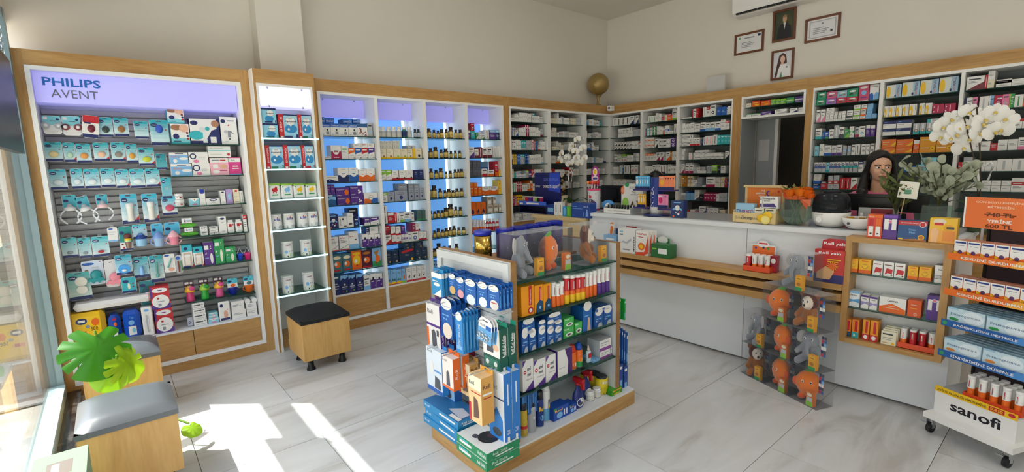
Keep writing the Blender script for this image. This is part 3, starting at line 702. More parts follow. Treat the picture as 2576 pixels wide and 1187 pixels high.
def toy_box(kind,loc,rz,lab,grp=None,w=.205,d=.14,h=.24,turn=0,cx=.045,side=True):
    t=thing('boxed_plush',lab,'toy',loc,rz,grp);k=(w,d,h)
    if k not in _tbox:
        m=MB();e=.0012
        for b in ((-w / 2,w / 2,0,e,0,h),(-w / 2,w / 2,d - e,d,0,h),(-w / 2,-w / 2 + e,e,d - e,0,h),(w / 2 - e,w / 2,e,d - e,0,h),(-w / 2,w / 2,0,d,h - e,h),(-w / 2,w / 2,0,d,0,e)):m.box(*b)
        _tbox[k]=m.mesh('clear_case','clear_plastic')
        m=MB().box(-.024,.024,-.014,.014,0,.095,0xe8a31c);m.decal(lambda u,v,e:(-.024 + u,-.014 - e,v),.048,.095,[('r',0,0,1,.22,'G'),('r',.1,.72,.9,.9,'Y'),('r',.2,.76,.8,.84,'U'),('e',.5,.42,.3,.12,'U')]);_tbox['c1']=m.mesh('carton','print')
        m=MB().box(-.024,.024,-.014,.014,0,.095,0xd8742c);m.decal(lambda u,v,e:(-.024 + u,-.014 - e,v),.048,.095,[('r',0,0,1,.32,'V'),('r',.1,.34,.9,.62,'K'),('e',.5,.8,.36,.12,'C')]);_tbox['c2']=m.mesh('carton','print')
        m=MB()
        for a in range(2):
            for b in range(6):m.box(-.016 + a * .017,a * .017 - .001,-.0012,0,b * .022,b * .022 + .020,('R','O','L','N','J','B','W','D','X','N','R','W')[(a * 5 + b * 3) % 12])
        _tbox['st']=m.mesh('sticker','print')
    link('clear_case',_tbox[k],t)
    me,eyes,_=_toy[kind];p=link('plush_toy',me,t,(-.022,d * .52,.002),turn);p.scale=(1.2,1.0,1.36)
    for e in eyes:link('eye',_eye,p,e)
    link('carton',_tbox['c2' if kind == 'orange' else 'c1'],t,(cx,.022,.002),0)
    if side:link('sticker',_tbox['st'],t,(w / 2 - .016,d * .35,h * .40),0)
    return t
# ================================================================== GOODS IN THE BLUE-LIT BAYS
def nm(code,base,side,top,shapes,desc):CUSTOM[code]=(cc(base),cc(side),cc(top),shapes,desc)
nm('omni','W','W','B',[('r',0,.70,1,1,'B'),('t','Omnicol',.5,.84,.8,.14,'W'),('e',.66,.50,.10,.08,'D'),('r',.5,.12,.85,.36,'S'),('r',.1,.1,.3,.16,'L')],'white box with blue lettered top band')
nm('omni3','W','W','B',[('r',0,.72,1,1,0x2c5f90),('T','3',.28,.44,.28,.42,0x7a2018),('T','=2',.66,.24,.5,.3,0x7a2018)],'white promotion box with brown three-for-two numerals')
nm('omniN','B','N','N',[('t','Omnicol',.5,.42,.8,.3,'W'),('r',.6,.72,.92,.82,'L')],'blue box with white lettering')
nm('magw','W','W','W',[('r',0,0,1,.55,'M'),('c',.5,.55,.30,'W'),('r',.3,.5,.7,.56,'M'),('r',.3,.6,.7,.64,'S'),('r',.25,.1,.75,.16,'W')],'white and crimson box with round badge')
for kx,cx in (('O','O'),('B','B'),('R','R'),('P','P'),('G','V')):
    nm('vt' + kx,'W','W','W',[('p',[(0,1),(1,1),(1,.62),(.5,.56),(0,.42)],cx),('r',.12,.78,.8,.88,'W'),('r',.15,.3,.8,.34,'K'),('c',.82,.1,.07,'D')],'white box with %s swoosh top' % PN[cx])
nm('navw','W','W','W',[('p',[(0,0),(1,0),(1,.2),(.7,.3),(.35,.52),(0,.4)],'N'),('r',.1,.76,.9,.82,'S'),('c',.3,.28,.08,'L')],'low white box with navy wave')
nm('purO','P','P','O',[('t','Magnezyum',.33,.76,.55,.16,'W'),('e',.78,.45,.16,.32,'O'),('r',.08,.1,.4,.16,'K')],'purple box with orange gummy picture')
nm('purD','P','P','P',[('t','Magnezyum',.33,.80,.55,.16,'W'),('c',.68,.5,.10,'W'),('c',.80,.36,.10,'W'),('c',.68,.26,.10,'W'),('r',.08,.1,.4,.16,'K')],'purple box with white tablet picture')
nm('purS','P','P','P',[('t','Magnezyum',.5,.78,.8,.14,'W'),('r',.15,.5,.7,.56,'I'),('c',.84,.16,.1,'W')],'small purple box with white print')
nm('ocean',0x1d5d94,'H','H',[('p',[(0,.45),(.4,.6),(1,.5),(1,.75),(.5,.85),(0,.7)],'L'),('r',.1,.88,.6,.94,'W')],'deep blue box with wave picture')
nm('multi','W','W','W',[('r',0,0,.5,.45,'O'),('r',.5,0,1,.5,'B'),('c',.5,.55,.24,'D'),('c',.5,.55,.22,'W'),('r',.38,.53,.62,.58,'S')],'white box with orange and blue halves')
nm('balls','N','N','N',[('c',.5,.58,.2,'W'),('p',[(.1,.5),(.35,.62),(.35,.52),(.12,.4)],'L'),('p',[(.9,.5),(.65,.62),(.65,.52),(.88,.4)],'L'),('c',.38,.3,.08,'K'),('c',.6,.22,.09,'W'),('c',.72,.34,.07,'R'),('c',.2,.08,.08,'O'),('r',.2,.86,.8,.92,'L')],'navy box with white bubble picture')
nm('blkw','W','W','W',[('r',.06,.06,.94,.94,'W'),('r',.2,.2,.26,.8,'S'),('c',.52,.78,.12,'D'),('r',.6,.1,.92,.18,'D')],'white box with black dot')
nm('oliv','W','W','W',[('e',.5,.24,.3,.08,'X'),('r',.2,.76,.7,.8,'K')],'white box with olive picture')
nm('efa','W','W','W',[('T','EFA',.34,.84,.5,.10,'R'),('p',[(0,.12),(.5,.22),(1,.42),(1,.38),(.5,.18),(0,.08)],'S'),('r',0,0,1,.07,'R')] + textlines(.1,.85,.5,.72,3),'white box with red EFA-like lettering and grey curve')
CUSTOM['efa']=CUSTOM['efa'][:4] + ('white box with red capitals and grey curve',)
nm('efal','W','W','W',[('T','EFA',.3,.72,.42,.07,'R'),('t','One',.72,.72,.3,.06,'S'),('r',0,0,1,.28,'L'),('e',.7,.52,.12,.04,'X')],'tall white box with red capitals over pale blue')
nm('prpw','W','W','W',[('r',0,0,1,.62,'P'),('r',.35,.56,.65,.76,'D'),('r',.15,.46,.6,.52,'W'),('c',.8,.2,.09,'K')],'white box with dark purple lower part')
nm('beeS','F','F','F',[('e',.5,.42,.32,.18,'O'),('e',.35,.45,.14,.1,'W'),('e',.5,.80,.4,.1,'C'),('r',.1,.06,.8,.14,'R')],'slate box with orange bee picture')
nm('beeO','O','U','O',[('e',.5,.5,.4,.26,'Y'),('e',.4,.45,.14,.1,'W'),('e',.5,.84,.4,.08,'Y'),('c',.5,.22,.1,'R')],'orange box with honey picture')
nm('beeM',0x4d1c34,0x4d1c34,0x4d1c34,[('e',.5,.45,.32,.18,'O'),('e',.35,.48,.12,.09,'W'),('e',.5,.84,.4,.08,'U'),('r',.05,0,.95,.1,'R')],'plum box with orange bee picture')
nm('beeB','L','B','B',[('r',0,0,1,.3,'G'),('e',.62,.42,.28,.2,'O'),('p',[(.2,.8),(.8,.9),(.5,.5)],'U'),('c',.4,.2,.1,'R')],'sky blue and green box with orange bee picture')
nm('wave','N','N','N',[('p',[(0,.74),(.3,.86),(.6,.78),(1,.9),(1,1),(0,1)],'L'),('c',.5,.5,.13,'Q'),('r',.15,.34,.85,.4,'K'),('r',.2,.25,.7,.29,'S'),('c',.28,.12,.08,'R'),('c',.72,.14,.1,'V')],'navy box with pale blue wave top')
nm('cal','C','C','C',[('r',0,0,1,.16,'Y'),('t','One',.35,.80,.4,.14,DARKTXT),('r',.15,.58,.6,.63,'S'),('c',.62,.24,.14,'D'),('c',.62,.24,.10,'U')],'cream box with yellow base and round seal')
nm('calg','C','C','C',[('r',0,0,1,.16,'Y'),('t','One',.35,.80,.4,.14,DARKTXT),('c',.62,.24,.14,'V')],'cream box with yellow base and green seal')
nm('caly','C','Y','Y',[('r',0,0,.3,1,'Y'),('t','One',.66,.78,.4,.14,DARKTXT),('c',.7,.28,.14,'D')],'cream box with yellow spine')
nm('sml','Q','E','Q',[('c',.22,.5,.16,'D'),('c',.22,.5,.1,'Q'),('t','One',.66,.66,.4,.24,DARKTXT),('r',.48,.3,.85,.38,'S')],'small cream box with dark ring mark')
nm('redb','W','M','W',[('r',0,0,1,.2,'R'),('t','One',.4,.78,.4,.13,DARKTXT),('r',.2,.58,.7,.62,'S'),('c',.75,.2,.13,'D')],'white box with red base and black seal')
nm('navo','N','N','N',[('t','One',.45,.70,.4,.12,'W'),('r',.2,.5,.7,.54,'L')],'navy box with white lettering')
nm('gryc',0x9aa0ae,'S','S',[('t','One',.5,.82,.4,.11,DARKTXT),('r',.2,.64,.75,.68,'X'),('c',.5,.34,.18,'N')],'grey box with navy disc')
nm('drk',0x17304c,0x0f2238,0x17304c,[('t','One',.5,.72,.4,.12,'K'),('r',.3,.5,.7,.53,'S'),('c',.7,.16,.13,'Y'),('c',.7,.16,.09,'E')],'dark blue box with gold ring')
nm('drkr',0x17304c,0x0f2238,0x17304c,[('p',[(.15,.86),(.15,.68),(.85,.80),(.95,.9),(.85,.98)],'R'),('t','One',.5,.52,.25,.12,'K'),('c',.82,.16,.1,'Y')],'wide dark blue box with red ribbon')
nm('kid','L','L','L',[('r',0,0,1,.14,'R'),('p',[(0,.14),(.4,.22),(1,.14),(1,.05),(0,.05)],'Y'),('t','One',.5,.78,.45,.12,DARKTXT),('p',[(.1,.3),(.3,.45),(.5,.3),(.7,.42),(.9,.3),(.9,.25),(.1,.25)],'F')],'pale blue box with yellow and red foot')
nm('kidg','L','O','L',[('r',0,0,1,.14,'V'),('t','One',.5,.78,.45,.12,DARKTXT),('e',.6,.4,.25,.15,'O')],'pale blue box with green foot')
nm('spx','W','W','W',[('r',0,0,1,.12,'R'),('t','One',.4,.86,.45,.1,DARKTXT),('r',.2,.72,.8,.75,'S'),('c',.5,.32,.18,'X'),('c',.62,.42,.1,'J')],'white box with red foot and dark spray picture')
nm('tealg',0x4a6a66,0x3d5a56,0x4a6a66,[('t','One',.5,.66,.5,.12,DARKTXT),('r',.2,.48,.8,.52,'X'),('r',0,0,1,.12,'G')],'grey-green box')
CUSTOM['tealg']=CUSTOM['tealg'][:4] + ('grey-green box with green foot',)
nm('gry3',0x5a5c64,0x4a4c54,0x5a5c64,[('p',[(.1,.75),(.5,.6),(.9,.75),(.9,.7),(.5,.55),(.1,.7)],'S'),('r',.1,.08,.9,.14,'X')],'charcoal box with silver chevron')
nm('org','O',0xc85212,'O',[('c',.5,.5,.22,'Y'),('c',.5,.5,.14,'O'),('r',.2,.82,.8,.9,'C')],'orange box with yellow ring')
nm('orgw','W','O','W',[('r',0,0,1,.58,'O'),('t','Daily',.5,.80,.6,.2,DARKTXT),('e',.5,.58,.3,.12,'W')],'white-topped orange box')
nm('yel','Y','Y','Y',[('c',.5,.5,.2,'O'),('r',.2,.8,.8,.88,'U')],'yellow box with orange mark')
nm('drop','O','U','O',[('p',[(.45,.5),(.7,.2),(.6,.05),(.3,.05),(.2,.2)],'N'),('r',.0,.6,.2,1,'U'),('c',.45,.14,.06,'W')],'orange box with navy drop')
nm('bge',0xc7b9a4,0xa89a86,0xc7b9a4,[('r',.15,.70,.85,.82,'E'),('r',.15,.2,.85,.55,'W')],'beige box with white panel')
BN=('blue bay beside narrow column','second blue bay','amber bottle bay','blue bay beside dispensary')
def bw(i,r):return ORD[r] + ' shelf, ' + BN[i]
Q1=(795,280,5.936);Q2=(815,460,7.418);Q3=(825,590,6.982);Q4=(1060,270,5.935);Q5=(1070,450,4.948)
PX=-4.60
zrow('B',PX,1.881,Q1,[(88,225,180,'omni'),(225,360,180,'omni'),(360,490,182,'omni'),(490,625,185,'omni'),(625,775,182,'omni3'),(778,850,175,'KL5'),
     (78,150,85,'omniN',180),(155,290,100,'omniN',178),(410,558,118,'omniN',180),(560,680,118,'omniN',180)],bw(0,0),lim=BAYS[0],gap=.203,name='supplement_box')
zrow('B',PX,1.667,Q1,[(125,228,668,'WK0'),(230,385,508,'magw'),(388,490,520,'WG0'),(492,590,545,'vtO'),(590,690,545,'vtB'),(690,786,545,'vtR'),(786,880,545,'vtP'),
     (575,685,475,'WK0',545),(685,785,475,'WR0',545),(785,880,475,'WK0',545)],bw(0,1),lim=BAYS[0],gap=.203,name='supplement_box')
zrow('B',PX,1.448,Q1,[(155,330,962,'navw'),(335,498,842,'WN9'),(500,640,840,'WB9'),(646,760,862,'WO9'),(762,885,855,'WO9')],bw(0,2),lim=BAYS[0],gap=.203,name='supplement_box')
zrow('B',PX,1.230,Q2,[(72,238,222,'ocean'),(252,505,252,'purO'),(508,750,232,'purD'),(756,1020,185,'multi'),(70,150,30,'purS',215),(152,225,30,'purS',215),(238,495,90,'purO',245),(500,745,55,'purD',225)],bw(0,3),lim=BAYS[0],gap=.203,name='supplement_box')
zrow('B',PX,1.010,Q2,[(100,275,590,'balls'),(280,440,630,'blkw'),(442,560,565,'oliv'),(568,655,650,'NL5'),(752,868,650,'PW7'),(870,1030,640,'vtP'),(480,745,490,'ND2')],bw(0,4),lim=BAYS[0],gap=.203,name='supplement_box')
zrow('B',PX,.793,Q2,[(115,282,1015,'efa'),(300,478,985,'efa'),(480,655,900,'efal'),(720,838,955,'prpw'),(840,948,955,'prpw'),(950,1062,955,'prpw'),(800,870,815,'NK1',950),(872,1030,815,'WK0',950)],bw(0,5),lim=BAYS[0],gap=.203,name='supplement_box')
zrow('B',PX,.583,Q3,[(90,264,345,'beeS'),(265,428,330,'beeS'),(430,604,280,'beeO'),(606,780,270,'beeM'),(785,945,235,'beeB')],bw(0,6),lim=BAYS[0],gap=.203,name='supplement_box')
zrow('B',PX,.360,Q3,[(112,234,700,'NH2'),(236,374,715,'wave'),(376,500,705,'wave'),(510,636,690,'wave'),(642,750,720,'WL1'),(755,858,690,'prpw'),(860,965,685,'prpw')],bw(0,7),lim=BAYS[0],gap=.203,name='supplement_box')
zrow('B',PX,1.667,Q1,[(955,1055,560,'cal'),(1057,1160,560,'cal'),(1162,1270,560,'calg'),(1272,1368,560,'calg'),(1370,1448,556,'cal'),(1452,1580,552,'caly'),
     (940,1040,498,'sml',555),(1042,1155,498,'sml',555),(1157,1260,498,'sml',555),(940,1040,440,'sml',498),(1042,1155,440,'sml',498),(1157,1260,440,'sml',498),(1372,1500,510,'KD5',556)],bw(1,1),lim=BAYS[1],gap=.203,name='supplement_box')
zrow('B',PX,1.448,Q1,[(970,1050,870,'vtG'),(1052,1135,870,'vtG'),(1140,1240,880,'redb'),(1245,1348,875,'redb'),(1350,1450,875,'redb'),(1460,1540,870,'navo'),(1542,1610,870,'navo')],bw(1,2),lim=BAYS[1],gap=.203,name='supplement_box')
zrow('B',PX,1.230,Q2,[(1085,1195,180,'WV2'),(1197,1320,165,'gryc'),(1330,1560,140,'gryc'),(1590,1690,105,'gryc'),(1692,1790,105,'gryc'),(1792,1885,105,'gryc'),(1400,1560,15,'SX0',138),(1592,1690,15,'SX0',105),(1694,1800,15,'SX0',105)],bw(1,3),lim=BAYS[1],gap=.203,name='supplement_box')
zrow('B',PX,1.010,Q2,[(1105,1195,592,'WX8'),(1200,1310,550,'RW2'),(1312,1364,550,'RW8'),(1366,1420,560,'WD8'),(1422,1500,570,'WV1'),(1502,1630,540,'WL1'),(1632,1688,545,'WR5'),(1740,1830,510,'tealg'),(1832,1920,510,'tealg'),(1105,1195,425,'WX8',590)],bw(1,4),lim=BAYS[1],gap=.203,name='supplement_box')
zrow('B',PX,.793,Q2,[(1140,1262,970,'WR4'),(1266,1350,975,'redb'),(1352,1445,975,'redb'),(1450,1510,960,'WP6'),(1512,1570,960,'WP6'),(1572,1640,925,'WB5'),(1642,1768,905,'WB5'),(1770,1850,910,'redb'),(1852,1930,910,'redb'),
     (1130,1254,800,'RJ4',965),(1258,1346,810,'redb',970),(1352,1445,810,'redb',970),(1455,1530,795,'PI0',950),(1640,1720,750,'MJ3',905),(1722,1810,755,'redb',905)],bw(1,5),lim=BAYS[1],gap=.203,name='supplement_box')
zrow('B',PX,.583,Q3,[(1020,1130,290,'drk'),(1132,1250,285,'drk'),(1260,1530,250,'drkr'),(1532,1640,230,'drk'),(1642,1750,225,'drk'),(1340,1450,130,'drk',248),(1452,1530,130,'drk',248),(1535,1690,130,'drk',230)],bw(1,6),lim=BAYS[1],gap=.203,name='supplement_box')
zrow('B',PX,.360,Q3,[(1040,1110,620,'kid'),(1112,1210,615,'kid'),(1212,1300,610,'kid'),(1302,1370,600,'kidg'),(1385,1478,575,'spx'),(1480,1565,560,'spx'),(1567,1648,550,'spx'),(1650,1725,540,'spx')],bw(1,7),lim=BAYS[1],gap=.203,name='supplement_box')
zrow('B',PX,1.881,Q4,[(690,735,340,'PW2'),(740,805,355,'TW0'),(815,853,380,'GW4'),(855,898,370,'WK0'),(900,948,400,'WG4'),(950,1015,335,'WX8'),(1020,1113,335,'PL2'),(1115,1200,335,'NL2'),(740,800,235,'RW5',350)],bw(3,0),lim=BAYS[3],gap=.203,name='supplement_box')
zrow('B',PX,1.667,Q4,[(705,795,590,'WP4'),(800,858,620,'WJ1'),(860,912,590,'JW8'),(914,984,595,'WJ1'),(986,1060,595,'WJ1'),(1075,1130,585,'WK8'),(1132,1200,585,'WK8')],bw(3,1),lim=BAYS[3],gap=.203,name='supplement_box')
zrow('B',PX,1.448,Q4,[(710,770,910,'gry3'),(772,835,910,'gry3'),(837,892,910,'gry3'),(905,990,915,'WR7'),(1000,1085,930,'WO7'),(1100,1150,805,'RO1'),(1156,1205,930,'yel'),(710,770,790,'gry3',905),(772,835,790,'gry3',905),(837,892,790,'gry3',905),(985,1095,805,'LB6')],bw(3,2),lim=BAYS[3],gap=.203,name='supplement_box')
zrow('B',PX,1.230,Q5,[(555,605,105,'org'),(606,655,105,'org'),(656,708,105,'org'),(710,802,95,'orgw'),(805,905,92,'orgw'),(910,970,100,'yel'),(555,605,45,'org',105),(606,652,45,'org',105),(912,970,15,'yel',100)],bw(3,3),lim=BAYS[3],gap=.203,name='supplement_box')
zrow('B',PX,1.010,Q5,[(560,634,290,'drop'),(636,694,290,'drop'),(696,756,288,'drop'),(775,846,325,'bge'),(850,912,320,'bge'),(915,970,316,'bge'),(775,830,225,'bge',325),(845,890,225,'bge',320)],bw(3,4),lim=BAYS[3],gap=.203,name='supplement_box')
zrow('B',PX,.360,Q5,[(90,134,1030,'LN5'),(136,180,1030,'LN5'),(182,235,1030,'LN5')],bw(2,7),lim=BAYS[2],gap=.203,name='supplement_box')

def zbottle(Zm,plane,z,cx,wd,top,mk):
    p=Zm[0] + cx / Zm[2];y=along('B',plane,z,p);y1=along('B',plane,z,Zm[0] + (cx + wd / 2) / Zm[2])
    h=zat(plane,y,Zm[1] + top / Zm[2]) - z;mk((plane - (y1 - y),y,z + .0005),y1 - y,h)
for cx in (960,1025,1105,1180,1260,1415):
    zbottle(Q1,-4.60,1.881,cx,76,228,lambda l,r,h:bottle('pill_bottle',l,math.pi / 2,r * .96,h,'W','Q','W','white pill bottle with white cap on the blue bay top shelf',group='white pill bottles',lab2='K'))
zbottle(Q1,-4.60,1.881,1340,76,235,lambda l,r,h:bottle('pill_bottle',l,math.pi / 2,r * .96,h,0x3c7d78,'N','W','green pill bottle with navy label among the white pill bottles',group=None))
for cx in (1495,1545):
    zbottle(Q1,-4.60,1.881,cx,46,265,lambda l,r,h:bottle('pill_bottle',l,math.pi / 2,r * .96,h,'D','K','D','small black bottle beside the white pill bottles',group='small black bottles'))

AMB=[(1.881,Q4,[(85,30,335),(137,66,312),(207,50,335),(265,45,345),(325,60,325),(390,50,325),(465,72,290),(533,48,330),(600,52,330)]),
       (1.667,Q4,[(100,42,610),(160,58,610),(235,68,590),(315,50,632),(390,68,612),(458,42,655),(523,46,645),(590,46,645)]),
       (1.448,Q4,[(115,38,950),(165,56,915),(240,56,935),(315,66,910),(385,38,955),(450,48,945),(522,48,925),(570,40,925),(620,52,920)]),
       (1.230,Q5,[(65,46,85),(130,62,80),(203,48,118),(258,38,140),(310,52,122),(360,42,140),(410,44,118),(467,46,115)]),
       (1.010,Q5,[(78,44,397),(130,40,402),(175,42,390),(222,40,390),(272,52,357),(338,70,312),(395,40,345),(453,44,350)]),
       (.793,Q5,[(82,42,600),(128,38,645),(178,46,620),(230,44,632),(278,46,612),(325,44,600),(375,46,585),(430,38,605),(492,44,600)]),
       (.583,Q5,[(85,36,890),(133,48,868),(190,62,805),(255,42,838),(320,40,830),(405,44,810)])]
for i,(z,Zm,L) in enumerate(AMB):
    for cx,wd,top in L:
        sz='large' if wd > 60 else 'small' if wd < 43 else 'medium'
        zbottle(Zm,-4.60,z,cx,wd,top,lambda l,r,h:bottle('amber_bottle',l,math.pi / 2,r * .97,h,0x4a2d0c,0xc2a24a,0x1d1610,'%s amber glass bottle with gold label, %s shelf of the amber bay' % (sz,ORD[i]),group='%s amber bottles on the %s shelf' % (sz,ORD[i]),lab2=0xd8bf6a,mat='foil'))

for cx in (590,627,668,706,742):
    zbottle(Q5,-4.60,.793,cx,32,510,lambda l,r,h:tube(l,math.pi / 2,r,h,'O','W','W','white and orange tablet tube in the blue bay beside the dispensary','white and orange tubes in the last blue bay'))
for cx in (786,822,865,910):
    zbottle(Q5,-4.60,.793,cx,36,495,lambda l,r,h:bottle('syrup_bottle',l,math.pi / 2,r,h,'R','R','W','red bottle with white cap beside the orange tablet tubes',group='red bottles in the last blue bay',lab2='W'))

# ================================================================== BABY FORMULA COLUMN
def aptamil(num,spine,ncol):
    return [('p',[(0,0),(1,0),(1,1),(0,1)],0x9fd0e6),('r',0,.95,1,1,'N'),('r',0,0,.26,1,'R'),('t',spine,.13,.58,.13,.62,'W',1),('r',.06,.03,.2,.1,'W'),
            ('e',.62,.40,.34,.18,0x2f8ac4),('e',.62,.72,.24,.17,'W'),('p',[(.40,.68),(.84,.68),(.62,.50)],'W'),('e',.62,.83,.13,.04,'K'),('T','Aptamil',.62,.70,.60,.09,0x163a5e),('e',.5,.38,.06,.05,'W'),
            ('r',.28,.02,.66,.11,ncol),('T',num,.93,.10,.10,.14,ncol),('c',.93,.9,.03,'Y')]
for c_,n_,s_,k_ in (('ap1','1','800 g','N'),('ap2','2','EKONOMİK',0x1e6a50),('ap3','3','EKONOMİK',0x1e7a50),('ap4','4','EKONOMİK','R')):
    nm(c_,0x9fd0e6,'R','N',aptamil(n_,s_,k_),'blue formula box with red spine and numeral ' + n_)
for c_,n_,k_ in (('aps1','1','N'),('aps2','2',0x1e6a70)):
    nm(c_,0x8fd0e4,'H','N',[('r',0,.88,1,1,'N'),('e',.52,.30,.3,.2,0x2f8ac4),('e',.6,.66,.24,.2,'W'),('T','Aptamil',.58,.64,.5,.13,0x163a5e),('r',.2,.04,.72,.13,k_),('T',n_,.93,.12,.08,.17,k_)],'small light blue formula box with numeral ' + n_)
ZN=(640,260,5.395);ZN2=(620,170,3.043);ZN3=(620,500,2.637);PN_=NX - .02
nw='narrow glowing column';NL=(1.024,1.430)
zrow('B',PN_,NSH[0],ZN,[(105,335,270,'aps2'),(345,604,150,'ap1'),(606,852,155,'ap2'),(95,325,60,'aps1',265)],'top shelf of ' + nw,d=.12,name='formula_box',lim=NL)
zrow('B',PN_,NSH[1],ZN,[(140,408,568,'ap3'),(410,652,568,'ap3'),(654,885,568,'ap4')],'second shelf of ' + nw,d=.12,name='formula_box',lim=NL)
for i,(a,b,k) in enumerate(((162,264,'R'),(266,364,'L'),(366,462,'Y'),(464,556,'Y'))):
    y0=along('B',PN_,NSH[2],ZN2[0] + a / ZN2[2]);y1=along('B',PN_,NSH[2],ZN2[0] + b / ZN2[2]);h=zat(PN_,(y0 + y1) / 2,ZN2[1] + 888 / ZN2[2]) - NSH[2];w=y1 - y0 - .006
    y0,y1=1.026 + i * .1005,1.026 + (i + 1) * .1005;w=.0955
    t=thing('formula_carton','white formula carton with %s animal and green lid, third shelf of narrow column' % PN[k],'carton',(PN_,(y0 + y1) / 2,NSH[2] + .0005),math.pi / 2,'green lidded formula cartons')
    m=MB().bbox(-w / 2,w / 2,0,.09,0,h * .9,.012,'W');m.decal(lambda u,v,e:(-w / 2 + u,-e - .0003,v),w,h * .9,[('e',.5,.66,.24,.14,k),('e',.62,.80,.10,.10,k),('r',.35,.42,.42,.58,k),('r',.58,.42,.65,.58,k),('r',.25,.28,.75,.36,'G'),('c',.14,.88,.06,'G')])
    part('body',m,'print',t);part('lid',MB().bbox(-w / 2 - .002,w / 2 + .002,-.002,.092,h * .9,h,.008,'V'),'plastic',t)
def tin(name,loc,r,h,decals,lab,grp,body='W',lid='W'):
    t=thing(name,lab,'tin',loc,math.pi / 2,grp)
    m=MB().lathe([(r * .98,0,'K'),(r,.004,body),(r,h * .90,body)],20)
    m.decal(lambda u,v,e:((r + e) * math.sin((u - .5) * 2.2),-(r + e) * math.cos((u - .5) * 2.2),v * h * .9),1,1,decals)
    part('body',m,'print',t);part('lid',MB().lathe([(r * 1.02,h * .90,lid),(r * 1.03,h * .91,lid),(r * 1.03,h * .98,lid),(r * .97,h,lid)],20),'plastic',t);return t
for i,(cx,n_) in enumerate(((205,'1'),(296,'2'),(384,'2'),(468,'3'))):
    p=ZN3[0] + cx / ZN3[2];y=along('B',PN_,NSH[3],p);h=zat(PN_,y,ZN3[1] + (105 - i * 7) / ZN3[2]) - NSH[3]
    tin('formula_tin',(PN_ - .046,max(1.075,min(1.380,y)),NSH[3] + .0005),.0455,h,[('T','sma',.5,.74,.55,.16,0x24388c),('c',.53,.86,.05,'R'),('r',.1,.30,.9,.34,'K'),('e',.75,.2,.2,.12,'K'),('T',n_,.25,.18,.1,.16,'S')],'white formula tin with blue lettering and numeral %s, fourth shelf of narrow column' % n_,'blue lettered formula tins')
for zi,L in ((4,((288,285),(411,272))),(5,((290,515),(428,490)))):
    for j,(cx,tp) in enumerate(L):
        p=ZN3[0] + cx / ZN3[2];y=along('B',PN_,NSH[zi],p);h=zat(PN_,y,ZN3[1] + tp / ZN3[2]) - NSH[zi]
        tin('formula_tin',(PN_ - .055,y,NSH[zi] + .0005),.047,h,[('T','HiPP',.5,.86,.4,.08,0x7a2a60),('r',.25,.68,.75,.72,'S'),('e',.5,.16,.45,.16,'V'),('c',.3,.42,.12,'L'),('T','1',.4,.12,.08,.1,'N'),('r',.5,.42,.8,.5,'K')],'white tin with green meadow band, %s shelf of narrow column' % ('fifth' if zi == 4 else 'bottom'),'green meadow tins on the %s shelf' % ('fifth' if zi == 4 else 'bottom'))
